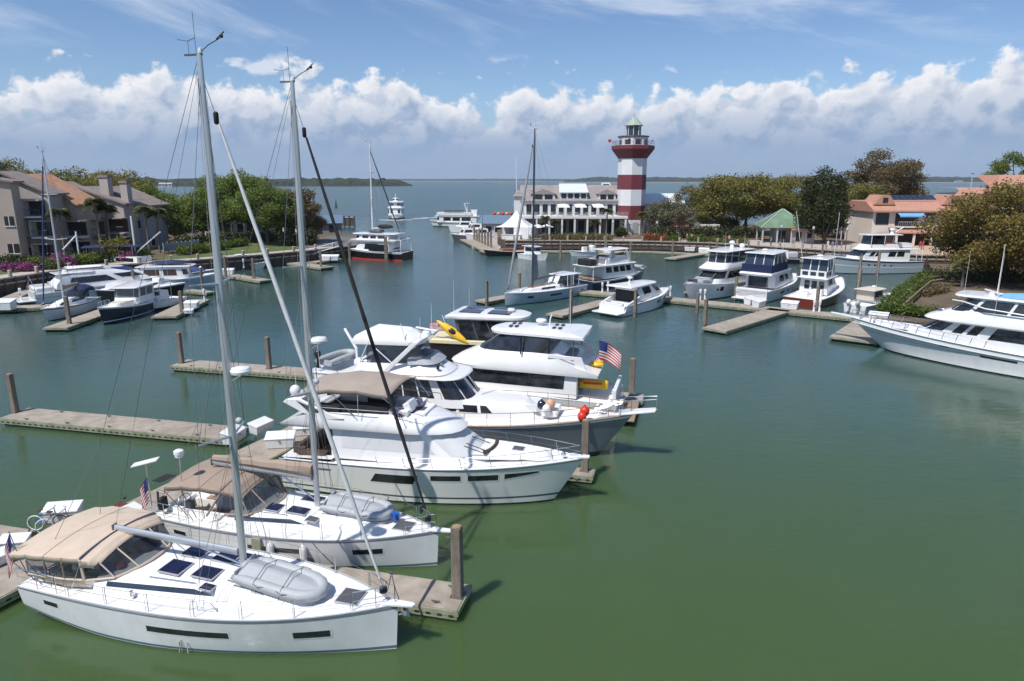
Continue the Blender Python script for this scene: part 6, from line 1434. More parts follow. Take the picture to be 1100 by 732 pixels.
# quay in front of the lighthouse
QG = 'floating docks at the lighthouse quay'
dock((1.0, 147.6), (29.8, 146.0), 1.5, 'long narrow quay float below the lighthouse sea wall', side=-1, group=QG, small=True, z=.45)
dock((46.6, 137.2), (59.4, 126.2), 1.5, 'narrow quay float below the pavilion sea wall', side=-1, group=QG, small=True, z=.45)
dock((30.0, 145.9), (46.0, 137.5), 1.5, 'narrow quay float below the olive oak', side=-1, group=QG, small=True, z=.45)
dock((39.8, 143.4), (29.6, 132.6), 2.4, 'bare finger dock angling out from the lighthouse quay', side=1, group=QG, small=True)
dock((21.0, 146.0), (17.6, 140.6), 3.0, 'short stub dock below the lighthouse sea wall', side=1, group=QG, small=True)
GQ = 'pilings along the lighthouse quay'
for px, py, lb in ((602, 280, 'piling right of the small white cabin boat on the quay'), (677, 280, 'piling in the water before the lighthouse'), (722, 277, 'piling beside the bare finger dock on the quay'), (769, 279, 'piling on the quay below the olive oak'), (803, 279, 'piling below the pavilion'), (882, 283, 'piling right of the black hulled day boat'), (650, 272, 'piling on the stub dock below the lighthouse wall'), (700, 270, 'dark piling against the sea wall right of the lighthouse')):
    v = at(px, py, 0); piling(v.x, v.y, 3.6, lb, .34, rz=R(-20), group=GQ)
for px, py, lb in ((741, 270, 'white dock box at the root of the bare finger on the quay'), (756, 272, 'pale blue dock box at the root of the bare finger on the quay'), (654, 272, 'grey dock box on the stub dock')):
    v = at(px, py, .5); b_ = dockbox(v.x, v.y, R(-20), lb, 1.7); b_['group'] = 'dock boxes on the lighthouse quay'
Sm, h = boat('center_console_boat', 'small white centre console boat on the quay below the white restaurant', 'motorboat', P2(640, 274), 205, 6.4, 2.4, (.8, .85, 1.2), GEL, [], 'small boats on the lighthouse quay', .6)
MB().box((2.8, 0, 1.3), (1.0, .8, 1.0)).build('console', GEL, Sm, bev=.06); MB().box((2.2, 0, 1.3), (.5, 1.2, .9)).build('leaning_seat', GREYM, Sm, bev=.06); MB().box((1.0, 0, 1.4), (.9, 1.4, 1.3)).build('white_cover', WHITEC, Sm, bev=.2); MB().ell((-.3, 0, 1.0), (.35, .25, .35), 8, 5).build('outboard_motor', GEL, Sm)
S2, h = boat('cabin_boat', 'small white cabin boat behind the mast of the grey blue sailboat', 'motorboat', P2(561, 277), -50, 7.5, 2.8, (.9, 1.0, 1.4), GEL, [], 'small boats on the lighthouse quay', .6)
cab(S2, [(1.0, 1.8, 5.2, 1.1, .8, .8), (2.5, 1.8, 4.4, 1.05, .8, .6)], 'cabin', GEL, .6, [(.0, .36, 1.7, 2.3), (.45, .92, 1.6, 2.3)]); roof(S2, 2.5, 1.2, 5.0, 1.25, 1.0, .6, GEL, .1, .05)
S3, h = boat('launch', 'dark varnished launch with peach coloured deck behind the furled jib of the grey blue sailboat', 'motorboat', P2(566, 274), 200, 9.5, 2.9, (.9, 1.0, 1.5), BLACK, [(.88, 1, VARN)], 'small boats on the lighthouse quay', .7, deckm=PEACH)
cab(S3, [(1.0, 3, 6.2, 1.0, .8, .9), (1.5, 3, 5.8, .95, .75, .8)], 'coaming', VARN, .6)
# ---------------------------------------------------------------- left basin
GL = 'motor yachts of the left basin'
# Q: sloop, bow to us
Qt, h = boat('sailing_yacht', 'white sloop with arched blue dodger, bow towards the viewer in the left basin', 'sailboat', (-52.4, 83.4), 276, 10.2, 3.4, (1.15, 1.2, 1.55), GEL, [(.86, .93, NAVY), (0, .05, NAVY)], None, .9, .85, 1.0, 2.2)
cab(Qt, [(1.1, 2.8, 8.2, 1.15, .7, 1.8), (1.55, 2.8, 7.7, 1.05, .6, 1.6), (1.75, 2.9, 6.6, .9, .5, 1.2)], 'coachroof', DECK, .7, [(.2, .42, 1.4, 1.65), (.55, .95, 1.4, 1.65)])
arch_top([.8, 1.9, 2.9, 3.5], [2.9, 3.05, 2.95, 2.5], [1.2, 1.25, 1.2, 1.05], .03, NAVYC, Qt, 'dodger', edge=.4)
cab(Qt, [(1.5, 2.0, 3.9, 1.1, 1.0, .6), (2.6, 2.0, 3.5, 1.1, 1.0, .5)], 'clear_enclosure', VINYL, .6, top=False)
spar_rig(Qt, 10.2, 5.6, 1.7, 16.6, ((.42, 1.15), (.72, .9)), 1.45, True, NAVYC, ALUW, (9.8, 1.6), 3.6, 1.1, 'cover', jibr=.1, mastr=.12, wr=.012)
for o in Qt.children:
    if o.name.startswith('boom'):
        for g in o.children:
            if g.name.startswith('sail_cover'): g.material_slots[0].link = 'OBJECT'; g.material_slots[0].material = NAVYC
h.rail(Qt, .85, 1, .6, .08, 3, .02, True, STEEL, 'pulpit', True)
# R: navy hulled picnic boat
Rt, h = boat('lobster_yacht', 'navy hulled lobster style yacht with cream decks, bow towards the viewer in the left basin', 'motor yacht', (-44.6, 83.3), 273, 12.0, 4.0, (1.2, 1.35, 2.0), NAVY, [(.92, 1, GEL), (.14, .2, GEL)], GL, .7, .9, 1.4, 2.3)
CREAMD = M('cream deck', (.72, .69, .60), .5, var=.05)
cab(Rt, [(1.3, 3.0, 9.6, 1.4, .9, 2.0), (1.9, 3.0, 9.0, 1.3, .8, 1.8)], 'trunk_cabin', CREAMD, .7)
cab(Rt, [(1.4, 2.4, 6.4, 1.6, 1.35, .6), (3.2, 2.4, 5.9, 1.55, 1.3, .5)], 'wheelhouse', GEL, .5, [(.0, .125, 2.15, 3.1), (.14, .37, 2.15, 3.1), (.44, .66, 2.15, 3.1), (.69, .93, 2.15, 3.1)], glass=M('grey boat glass', (.10, .11, .12), .12, var=.2))
roof(Rt, 3.2, 1.2, 6.6, 1.8, 1.55, .6, GEL, .14, .06, 'wheelhouse_roof'); rods(Rt, [[(3.5, s_*.8, 3.35), (3.5, s_*.8, 3.6)] for s_ in (-1, 1)], .05, 'horn', STEEL)
h.rail(Rt, .5, 1, .55, .08, 6, .02, False, STEEL, 'rail', True)
# S: long white express yacht with sweeping windows
St, h = boat('express_yacht', 'long low white express yacht with sweeping arched side windows in the left basin', 'motor yacht', (-61.0, 85.6), 45, 17.5, 4.6, (1.3, 1.7, 2.2), GEL, [(.55, .62, GREYL), (0, .06, BLACK)], GL, 1.8)
c = cab(St, [(1.6, 2.4, 14.8, 1.9, 1.3, 4.2), (2.3, 2.6, 13.8, 1.85, 1.2, 4.0), (3.1, 3.4, 11.6, 1.65, 1.1, 3.2), (3.5, 5.0, 9.8, 1.3, .9, 2.4)], 'cabin', GEL, .85, [(.05, .36, 2.45, 3.0), (.43, .88, 2.15, 2.95)])
MB().box((-.8, 0, .5), (1.9, 4.2, .16)).build('swim_platform', GEL, St, bev=.05); MB().box((1.2, 0, 1.6), (2.2, 3.6, 1.1)).build('stern_sunpad', GEL, St, bev=.25); MB().box((.05, 0, 1.0), (.12, 3.4, .9)).build('garage_door', GREYC, St)
roof(St, 3.45, 2.6, 7.4, 1.6, 1.3, 1.2, GEL, .12, .08, 'hardtop'); radar(St, (4.0, 0, 3.6), .3)
rods(St, [[(.3, -1.5, 1.8), (-.3, -1.5, 3.6)]], .03, 'flag_staff', GEL); flag(St, (-.3, -1.5, 3.5), (-.5, -.5, -.6), 1.1, .8, limp=.6)
# second express behind
S4, h = boat('express_yacht', 'white sport yacht with blue windscreen cover moored behind the long express yacht', 'motor yacht', (-63.5, 93), 42, 14.5, 4.2, (1.4, 1.8, 2.3), GEL, [], GL, 1.6)
cab(S4, [(1.7, 2.4, 12, 1.7, 1.2, 3.4), (2.4, 2.6, 11.2, 1.65, 1.1, 3.2), (3.2, 3.2, 9, 1.45, 1.0, 2.4)], 'cabin', GEL, .8, [(.0, .36, 2.5, 3.1), (.44, .85, 2.4, 3.05)], glass=BLUEC)
roof(S4, 3.3, 2.2, 6.6, 1.6, 1.3, 1.2, WHITEC, .12, .08, 'hardtop')
# houseboat style cruiser with navy awning
S5, h = boat('canopy_cruiser', 'white cruiser under a long navy awning on posts in the left basin', 'motor yacht', tuple(P2(86, 297)), 25, 13, 4.2, (1.5, 1.6, 2.0), GEL, [(.8, 1, NAVY)], GL, .9)
cab(S5, [(1.5, 2, 11, 1.7, 1.3, 1.5), (2.5, 2, 10.6, 1.65, 1.3, 1.3)], 'cabin', GEL, .6, [(.45, .9, 1.8, 2.35)])
rods(S5, [[(a, s_*1.7, 2.0), (a, s_*1.7, 4.6)] for a in (1.6, 3.6, 5.6, 7.4) for s_ in (-1, 1)], .045, 'awning_post', GEL); roof(S5, 4.6, .8, 8.2, 2.0, 1.9, .6, NAVYC, .14, .16, 'awning')
cab(S5, [(2.5, 7.5, 9.5, 1.2, 1, .6), (3.5, 7.5, 9.0, 1.2, 1, .6)], 'cabin', BLUEC, .6); rods(S5, [[(.3, 0, 1.6), (.3, 0, 7.2)], [(.3, 0, 6.6), (-1.8, 0, 4.4)]], .14, 'davit', GEL)
# motor sailer with tan hull
S6, h = boat('motor_sailer', 'tan hulled motor sailer with navy bimini and bare derrick booms in the left basin', 'motor yacht', tuple(P2(166, 297)), 165, 12.5, 4.2, (1.9, 2.0, 3.2), HULLTAN, [(.9, 1, GEL)], GL, 1.4)
cab(S6, [(1.8, 1.5, 7.5, 1.6, 1.3, 1.0), (3.2, 1.6, 7.0, 1.5, 1.2, .8)], 'cabin', GEL, .6, [(.1, .36, 2.4, 3.0), (.45, .9, 2.4, 3.0)])
rods(S6, [[(a, s_*1.2, 3.2), (a, s_*1.2, 4.8)] for a in (2.6, 5.4) for s_ in (-1, 1)], .04, 'bimini_pole', STEEL); roof(S6, 4.8, 2.2, 5.9, 1.4, 1.3, .3, NAVYC, .1, .1, 'bimini')
rods(S6, [[(3.2, 0, 3.2), (3.2, 0, 9.6)]], .14, 'mast', ALUW); rods(S6, [[(3.2, 0, 3.6), (-2.4, .3, 7.2)]], .1, 'boom', ALUW)
# white trawler with pale blue hull
S7, h = boat('trawler_yacht', 'white trawler with brown cabin windows and pale blue hull in the left basin', 'motor yacht', tuple(P2(150, 311)), 8, 11.5, 4.2, (1.5, 1.6, 2.3), M('pale blue paint', (.36, .44, .54), .3, var=.06), [(.88, 1, GEL)], GL, 1.0)
BRW = M('brown window', (.07, .045, .035), .15, var=.3)
cab(S7, [(1.6, 1.0, 7.2, 1.75, 1.5, .8), (3.3, 1.1, 6.8, 1.7, 1.45, .7)], 'cabin', GEL, .55, [(.05, .36, 2.2, 2.95), (.46, .66, 2.1, 2.95), (.72, .95, 2.1, 2.95)], glass=BRW)
roof(S7, 3.3, .4, 7.8, 1.95, 1.7, .9, GEL, .12, .05, 'cabin_roof'); MB().grid([[Vector((x, .9*w_*math.cos(a), 3.65 + .5*w_*math.sin(a))) for a in [PI*k/8 for k in range(9)]] for x, w_ in ((1.5, .2), (2.5, .8), (5, 1), (6.5, .8), (7.2, .1))]).build('covered_tender', NAVYC, S7)
# black hulled sport boat
S8, h = boat('sport_yacht', 'black hulled sport yacht with broad white foredeck, bow pointing right in the left basin', 'motor yacht', (-53.4, 88.8), -4, 11.0, 4.2, (1.5, 1.6, 2.3), BLACK, [(.92, 1, GEL)], GL, 1.0)
cab(S8, [(1.6, 1.0, 7.6, 1.6, 1.2, 2.2), (2.3, 1.2, 6.4, 1.4, 1.1, 1.6)], 'cabin', GEL, .75, [(.0, .36, 1.9, 2.25)])
# grey covered tender at far right of the cluster
S9, h = boat('covered_tender', 'pale grey covered tender at the right end of the left basin boats', 'motorboat', tuple(P2(180, 300)), 5, 7.5, 2.6, (1.0, 1.1, 1.5), M('pale blue grey paint', (.33, .40, .50), .35, var=.06), [], 'small boats of the left basin', .6)
MB().ell((3.2, 0, 1.3), (2.8, 1.15, .7), 12, 6).build('cover', BLUEC, S9); MB().box((1.2, 0, 1.9), (.5, .8, .7)).build('console', GEL, S9, bev=.1)
# W: centre console with tower
W_, h = boat('center_console_boat', 'white centre console boat with tower and antennas beside the bare left finger dock', 'motorboat', tuple(P2(193, 326)), 258, 7.6, 2.6, (.9, 1.0, 1.35), GEL, [(0, .3, BLACK)], 'small boats of the left basin', .7)
cab(W_, [(1.0, 2.6, 4.6, .75, .6, .5), (2.2, 2.7, 4.2, .7, .55, .4)], 'console', GEL, .6, [(.0, .38, 1.7, 2.15)]); roof(W_, 2.9, 2.0, 4.9, .95, .85, .4, GEL, .1, .05, 't_top')
rods(W_, [[(a, s_*.8, 1.0), (a, s_*.8, 2.95)] for a in (2.3, 4.3) for s_ in (-1, 1)], .035, 'tower_leg', STEEL); MB().box((3.3, 0, 3.4), (.9, 1.0, .7)).build('upper_station', GEL, W_, bev=.1)
cab(W_, [(1.1, 5.0, 6.4, .5, .4, .3), (1.5, 5.0, 6.2, .45, .35, .3)], 'bow_seat', GEL, .7); MB().ell((-.35, 0, 1.1), (.4, .28, .4), 8, 5).build('outboard_motor', GREYD, W_); whip(W_, (2.6, .8, 3), 3); whip(W_, (2.6, -.8, 3), 3)
# T: small white boat at the inner dock
T_, h = boat('center_console_boat', 'white centre console skiff at the inner dock below the left promenade', 'motorboat', tuple(P2(245, 289)), 2, 6.8, 2.4, (.8, .9, 1.2), GEL, [], 'small boats of the left basin', .7)
MB().box((2.8, 0, 1.3), (.9, .8, 1.0)).build('console', GEL, T_, bev=.08); roof(T_, 2.5, 1.6, 4.2, .9, .8, .3, GEL, .08, .03, 't_top'); rods(T_, [[(a, s_*.7, .9), (a, s_*.7, 2.5)] for a in (2.0, 3.6) for s_ in (-1, 1)], .04, 'top_leg', STEEL); MB().ell((-.3, 0, 1.0), (.35, .25, .38), 8, 5).build('outboard_motor', GREYD, T_)
# docks
LG = 'floating docks of the left basin'
v = at(189, 339.6, .5); w_ = at(225, 321.5, .5); dock((v.x, v.y), (w_.x, w_.y), 2.6, 'broad bare finger dock right of the centre console boat with tower', side=1, group=LG)
v = at(72, 352, .5); w_ = at(99, 339, .5); dock((v.x, v.y), (w_.x+.8, w_.y+6), 2.4, 'short finger dock between the sloop and the navy lobster yacht', side=1, group=LG)
v = at(0, 335, .5); w_ = at(48, 330, .5); dock((v.x-8, v.y-.8), (w_.x, w_.y), 2.2, 'dock running in from the left edge to the bow of the sloop', side=1, group=LG)
v = at(14, 322, .5); w_ = at(48, 308, .5); dock((v.x, v.y), (w_.x, w_.y), 2.0, 'pale gangway float below the left sea wall', side=1, group=LG)
v = at(198, 313, .4); w_ = at(222, 315.5, .4); dock((v.x, v.y), (w_.x, w_.y), 1.4, 'short finger dock with white capped piling right of the pale blue trawler', side=1, group=LG, small=True)
v = at(205, 290, .5); w_ = at(279, 302, .5); dock((v.x, v.y), (w_.x, w_.y), 2.0, 'finger dock beside the centre console skiff below the left promenade', side=1, group=LG, small=True)
v = at(198, 293, .5); w_ = at(302, 280, .5); dock((v.x, v.y), (w_.x, w_.y), 1.8, 'long float along the foot of the left sea wall', side=1, group=LG, small=True)
v = at(302, 282, .5); w_ = at(345, 288, .5); dock((v.x, v.y), (w_.x, w_.y), 2.6, 'pale green float at the foot of the gangway', side=1, group=LG, small=True)
v = at(340, 282, .5); w_ = at(368, 278, .5); dock((v.x, v.y), (w_.x, w_.y), 2.0, 'float with white boxes beside the catamaran', side=1, group=LG, small=True)
t = thing('gangway', 'aluminium gangway sloping from the left promenade down to the pale green float', 'gangway', (0,0,0), 0)
a = at(306, 281, .6); b = at(362, 266, 2.6)
for off in (0, 1.1): MB().tube([a + Vector((0, off, .1)), b + Vector((0, off, .1))], .09, 5).tube([a + Vector((0, off, 1.0)), b + Vector((0, off, 1.0))], .05, 5).build('handrail', ALUW, t)
MB().add([a, b, b + Vector((0, 1.1, 0)), a + Vector((0, 1.1, 0))], [[0,1,2,3]]).build('walkway', GREYL, t, 0)
GLP = 'pilings of the left basin'
for px, py, lb, h_, cp in ((75, 350, 'piling at the tip of the short finger dock by the sloop', 3.4, None), (196, 338, 'piling at the tip of the broad bare finger dock', 3.0, None), (162, 330, 'piling left of the centre console boat with tower', 3.4, None), (218, 313, 'white capped piling right of the pale blue trawler', 3.6, 'white'), (145, 313, 'short piling at the bow of the long express yacht', 3.2, None), (187, 307, 'dark green piling between the left basin bows', 3.8, None), (273, 301, 'pale piling at the tip of the finger dock by the skiff', 3.6, None), (243, 300, 'dark piling just right of the nearest mast', 3.8, None), (345, 288, 'piling at the end of the pale green float', 3.4, None), (376, 284, 'tall piling at the side of the catamaran', 4.2, None), (415, 279, 'thick pale piling right of the catamaran', 4.6, None)):
    v = at(px, py, .3); piling(v.x, v.y, h_, lb, .36 if px != 415 else .6, rz=R(5), group=GLP, cap=cp, round_=bool(cp))
for px, py, lb, s_ in ((206, 331, 'white dock box on the broad bare finger dock', 1.3), (203, 337, 'small white step box on the broad bare finger dock', .8), (205, 290, 'white box at the root of the inner finger dock', 1.6), (297, 281, 'square white box at the head of the gangway float', 1.7), (245, 295, 'white box beside the centre console skiff', 1.5), (4, 333, 'pale box at the left edge of the left basin dock', 2.0), (350, 280, 'left white box on the float beside the catamaran', 1.7), (358, 280, 'right white box on the float beside the catamaran', 1.7)):
    v = at(px, py, .5); b_ = dockbox(v.x, v.y, R(rnd.uniform(-15, 15)), lb, s_); b_['group'] = 'white dock boxes of the left basin'
for px, py, lb in ((220, 324, 'white pedestal at the end of the broad bare finger dock'), (23, 323, 'white figure shaped pedestal on the float below the left sea wall'), (262, 288, 'white pedestal behind the centre console skiff')):
    v = at(px, py, .5); pedestal(v.x, v.y, .5, lb, 1.6, 'white pedestals of the left basin')
# catamaran style yacht with black bottom and its mast
Ct, h = boat('motor_catamaran', 'black and white pilothouse sailing catamaran with red waterline at the harbour mouth', 'sailboat', tuple(P2(438, 279)), 163, 14.5, 5.6, (1.5, 1.7, 2.2), BLACK, [(.84, 1, GEL), (0, .14, REDP)], None, 1.0, .95)
cab(Ct, [(1.6, 2.5, 11.0, 2.5, 2.0, 2.0), (3.6, 3.0, 10.0, 2.4, 1.9, 1.6)], 'saloon', GEL, .6, [(.45, .75, 2.0, 3.1)]); MB().box((5.0, 2.6, 2.4), (4.0, .3, 1.3)).build('side_shade', BLACK, Ct)
cab(Ct, [(3.5, 1.5, 11.6, 2.7, 2.2, 1.6), (3.8, 1.3, 11.8, 2.8, 2.3, 1.8)], 'upper_deck', GEL, .6, bottom=True); cab(Ct, [(3.8, 3.0, 10.6, 2.1, 1.7, 1.2), (4.9, 3.0, 10.2, 2.0, 1.6, 1.0)], 'wheelhouse', GEL, .6, [(.0, .2, 4.1, 4.65), (.22, .38, 4.1, 4.65), (.45, .58, 4.1, 4.65), (.62, .74, 4.1, 4.65), (.78, .92, 4.1, 4.65)]); roof(Ct, 4.9, 1.4, 11.2, 2.4, 2.0, 1.2, GEL, .14, .04)
rods(Ct, [[(.3, s_*2.4, 1.6), (.3, s_*2.2, 3.9), (2.6, s_*2.2, 3.9)] for s_ in (-1, 1)] + [[(.3, -2.2, 3.9), (.3, 2.2, 3.9)]], .09, 'davit', GEL)
spar_rig(Ct, 14.5, 7.4, 5.0, 17.0, ((.38, 1.3), (.68, 1.0)), 2.4, True, M('dark green furled sail', (.02, .05, .06), .7), ALUW, (1.4, 4.9), 4.0, .9, 'bare', jibr=.13, mastr=.15, wr=.012)
MB().ell((4.6, 0, 6.3), (1.8, .35, .45), 10, 6).build('stowed_sail', BLACKC, Ct); MB().box((6.5, 0, 5.4), (2.4, 2.0, .5)).build('roof_locker', GREYD, Ct, bev=.1)
S10, h = boat('rigid_inflatable', 'small tender with black outboard beside the thick piling right of the catamaran', 'motorboat', tuple(P2(436, 278)), 200, 5.0, 2.2, (.7, .7, .9), GREYD, [(.5, 1, GEL)], None, .5); MB().box((2, 0, 1.2), (.8, .8, .9)).build('console', GEL, S10, bev=.1); roof(S10, 2.1, 1.0, 3.2, .8, .7, .3, BLACKC, .08, .03, 't_top'); rods(S10, [[(a, s_*.6, .7), (a, s_*.6, 2.1)] for a in (1.3, 2.8) for s_ in (-1, 1)], .03, 'top_leg', STEEL); MB().ell((-.3, 0, .9), (.4, .3, .45), 8, 5).build('outboard_motor', BLACK, S10)
# breakwater and harbour entrance
t = thing('breakwater', 'dark timber breakwater with pale cap running into the harbour entrance', 'breakwater', (0,0,0), 0)
a = at(338, 243, 0); b = at(381, 244, 0)
a = Vector((b.x - 26, b.y + 10, 0)); n = 14; d = (b-a)
MB().box((a+b)/2 + Vector((0,0,1.6)), (d.length, .5, 2.6), math.atan2(d.y, d.x)).build('timber_face', SHEET, t)
MB().box((a+b)/2 + Vector((0,0,3.0)), (d.length+.3, .9, .2), math.atan2(d.y, d.x)).build('cap_beam', CAPM, t)
for i in range(n+1): MB().lathe([(.3, -1), (.28, 3.5), (.02, 3.7)], a.lerp(b, i/n) + Vector((.1, -.5, 0)), 8).build('pile', SHEET if i % 2 else GREYD, t)
t = thing('channel_buoy', 'green channel buoy in the sound left of the ferry', 'buoy', at(361, 223, 0), 0); GRN = M('buoy green', (.02, .10, .05), .5)
MB().lathe([(1.0, -.4), (1.0, .5), (.5, .7), (.35, 3.0), (.5, 3.05), (.02, 4.0)], n=10).build('body', GRN, t); MB().lathe([(.2, 0), (.2, .4)], (0,0,4.0), 8).build('lantern', GREYD, t)
t = thing('boathouse', 'low boathouse with blue metal roof behind the parking lot on the left point', 'boathouse', tuple(at(343, 250, 2.3)), R(12))
MB().box((0, 0, 1.3), (11, 7, 2.6)).build('wall', M('grey board wall', (.22, .23, .25), .8), t); MB().add([(-6, -4.2, 2.5), (6, -4.2, 2.5), (6, 0, 4.3), (-6, 0, 4.3), (-6, 4.2, 2.5), (6, 4.2, 2.5)], [[0,1,2,3],[3,2,5,4],[0,3,4],[1,5,2]]).build('roof', M('slate blue metal roof', (.13, .19, .27), .5, var=.1), t, 0)
for x in (-3.5, 0, 3.5): MB().box((x, -3.53, 1.2), (1.8, .06, 1.7)).build('window', GLASS, t)
# white marquee building glimpsed between the trees of the left point
t = thing('club_house', 'white open sided club house glimpsed between the trunks on the left point', 'building', (tp(280, 168)[0], 168, GZ), R(6))
MB().box((0, 3, 1.6), (24, 5, 3.2)).build('wall', WHITEC, t); MB().prism([(-13, -3), (13, -3), (13, 6), (-13, 6)], 3.2, 3.8).build('roof', GEL, t, 0)
for i in range(9): MB().box((-12 + 3*i, -2.6, 1.6), (.35, .35, 3.2)).build('column', GEL, t)
for i in range(8): MB().box((-10.5 + 3*i, .46, 1.5), (2.0, .08, 2.0)).build('window', GLASSB, t)
t = thing('picket_fence', 'pale blue grey board fence behind the clipped hedge on the left', 'fence', (0,0,0), 0)
a = Vector(tp(176, 126)); b = Vector(tp(214, 134)); d = b-a
for i in range(9): MB().box(a.lerp(b, i/8) + Vector((0,0,.85)), (.16, .16, 1.7)).build('post', M('blue grey boards', (.30, .34, .38), .8), t)
MB().box((a+b)/2 + Vector((0,0,.8)), (d.length, .06, 1.4), math.atan2(d.y, d.x)).build('board_panel', MATS['blue grey boards'], t)
# ferry under way
Ft, h = boat('ferry', 'white passenger ferry under way in the sound, bow towards the viewer', 'ferry', (atY(427, 236, 283).x, 283), 276, 15, 7.0, (1.6, 1.7, 2.2), GEL, [(0, .3, GREYD)], None, .8)
cab(Ft, [(1.6, .5, 12.6, 3.1, 2.8, 1.2), (4.4, .5, 12.3, 3.1, 2.8, 1.0)], 'main_deck', GEL, .5, [(.03, .12, 2.4, 3.9), (.2, .31, 2.4, 3.9), (.45, .55, 2.6, 3.8), (.6, .7, 2.6, 3.8), (.75, .85, 2.6, 3.8)])
roof(Ft, 4.4, -.2, 12.8, 3.4, 3.0, 1.2, GEL, .2, .02, 'upper_deck'); cab(Ft, [(4.6, 1, 11.5, 2.9, 2.6, 1.0), (6.6, 1, 11.2, 2.8, 2.5, .9)], 'upper_house', GEL, .5, [(.02, .13, 5.3, 6.2), (.16, .27, 5.3, 6.2), (.29, .38, 5.3, 6.2), (.45, .68, 5.3, 6.1), (.72, .95, 5.3, 6.1)], glass=GREYD); roof(Ft, 6.6, .5, 12, 3.1, 2.8, 1.2, GEL, .2, .05, 'top_roof'); cab(Ft, [(6.8, 6, 9.5, 1.2, 1.0, .5), (8.2, 6, 9.2, 1.1, .9, .5)], 'wheelhouse', GEL, .5, [(.02, .36, 7.3, 7.9)]); rods(Ft, [[(7, 0, 8.2), (7, 0, 10)]], .1, 'mast', GEL)
FOAM = M('white foam', (.62, .66, .67), .8, var=.4, vs=.4)
mb = MB(); r = random.Random(5)
def foam(c, n, sx, sy):
    for i in range(n):
        x, y = c[0] + r.gauss(0, sx), c[1] + r.gauss(0, sy); a = r.uniform(.3, 1.3)
        mb.add([(x + a*1.2*math.cos(k*PI/3) * r.uniform(.6, 1.2), y + a*.8*math.sin(k*PI/3)*r.uniform(.6, 1.2), .02 + .002*(i % 7)) for k in range(6)], [[0,1,2,3,4,5]])
fx = Ft.location.x
foam((fx+1.2, 267), 90, 2.6, 1.5)
for i in range(26): foam((fx + 5 + i*.75, 272 + i*1.1), 7, .5 + .02*i, 1.2)
o = mb.build('wake_foam', FOAM, None, 0); tag(o, 'white foam at the bow and in the wake of the ferry', 'wake', kind='stuff')
# tour boat at the outer dock
Tt, h = boat('tour_boat', 'two decked white tour boat at the end of the outer fuel dock', 'tour boat', (atY(517, 242, 232).x, 228), 176, 17, 5.2, (1.6, 1.7, 2.4), GEL, [(.62, .75, NAVY), (0, .2, GREYD)], None, 1.2)
cab(Tt, [(1.6, 1, 14.5, 2.3, 1.9, 1.4), (3.5, 1, 14.2, 2.3, 1.9, 1.2)], 'main_deck', GEL, .55, [(.05, .36, 2.3, 3.2), (.45, .57, 2.1, 3.2), (.6, .72, 2.1, 3.2), (.75, .9, 2.1, 3.2)]); roof(Tt, 3.5, .2, 15.2, 2.6, 2.1, 1.4, GEL, .16, .02, 'upper_deck')
MB().box((8.5, 0, 4.3), (11.5, 4.4, .9)).build('deck_railing', WHITEC, Tt); MB().box((9.0, 0, 5.3), (6.5, 3.8, .12)).build('awning', BROWN, Tt); rods(Tt, [[(a, s_*1.8, 3.6), (a, s_*1.8, 5.3)] for a in (6, 9, 12) for s_ in (-1, 1)], .06, 'awning_post', GEL); cab(Tt, [(3.6, 1.0, 3.4, 1.3, 1, .5), (5.6, 1.0, 3.2, 1.2, 1, .5)], 'wheelhouse', GEL, .5, [(.0, .36, 4.5, 5.3)]); rods(Tt, [[(4.6, 0, 3.6), (4.2, 0, 8.0)], [(3.6, -.9, 7.6), (4.8, .9, 7.6)], [(4.6, 0, 5.0), (5.4, 0, 7.8)]], .16, 'mast', GEL)
# cruise ferry far out
CS = thing('cruise_boat', 'large dark blue and white excursion boat with red funnel far out behind the lighthouse', 'ship', (75.0, 404, 0), R(178))
h = Hull(34, 9, 3.0, 3.0, 4.0, rake=2); h.make(CS, M('teal hull', (.05, .12, .15), .4), [(.8, 1, GEL)]); h.deck(CS, DECK, .1)
for i, (x0, x1, z) in enumerate(((2, 30, 3.2), (3, 28, 6.0), (4, 26, 8.6))): cab(CS, [(z, x0, x1, 4.0, 3.2, 2), (z+2.2, x0, x1, 4.0, 3.2, 2)], 'deck_house', M('dark teal glass', (.04, .09, .11), .2), .5); MB().box(((x0+x1)/2, 0, z+2.35), (x1-x0+1, 8.6, .3)).build('deck_edge', GEL, CS)
MB().box((9, 0, 12.2), (4, 2.5, 3)).build('funnel', REDP, CS, bev=.2); cab(CS, [(11, 18, 24, 2.5, 2, 1), (13.5, 18.5, 23, 2.3, 1.8, .8)], 'bridge', GEL, .5, [(.0, .9, 11.8, 12.8)])
# ---------------------------------------------------------------- lighthouse and buildings
LWHITE = M('lighthouse white paint', (.70, .71, .72), .6, var=.05, vs=.4, stain=(.58, .58, .57), stain_amt=.3, ss=.25)
LRED = M('lighthouse oxblood paint', (.165, .034, .042), .6, var=.08, vs=.4)
COPPER = M('verdigris roof', (.36, .43, .35), .6, var=.15, vs=1.5, stain=(.16, .26, .20), stain_amt=.5, ss=.8)
SHINGLE = M('weathered shingle roof', (.30, .265, .255), .9, var=.2, vs=1.0, bump=.5, bs=5, stain=(.21, .18, .17), stain_amt=.5, ss=.3)
METALW = M('white metal roof', (.66, .69, .72), .4, var=.04)
SIDING = M('white painted siding', (.66, .66, .65), .7, var=.05, vs=.6)
STUCCO = M('grey taupe stucco', (.42, .38, .355), .9, var=.08, vs=.4, bump=.2, bs=6)
STUCCO2 = M('warm taupe stucco', (.41, .345, .29), .9, var=.08, vs=.4, bump=.2, bs=6)
STUCCO_SHADE = M('stucco with blue shade painted in', (.33, .34, .36), .9, var=.08, vs=.4, bump=.2, bs=6)  # blue grey of a wall in shade, painted on every side
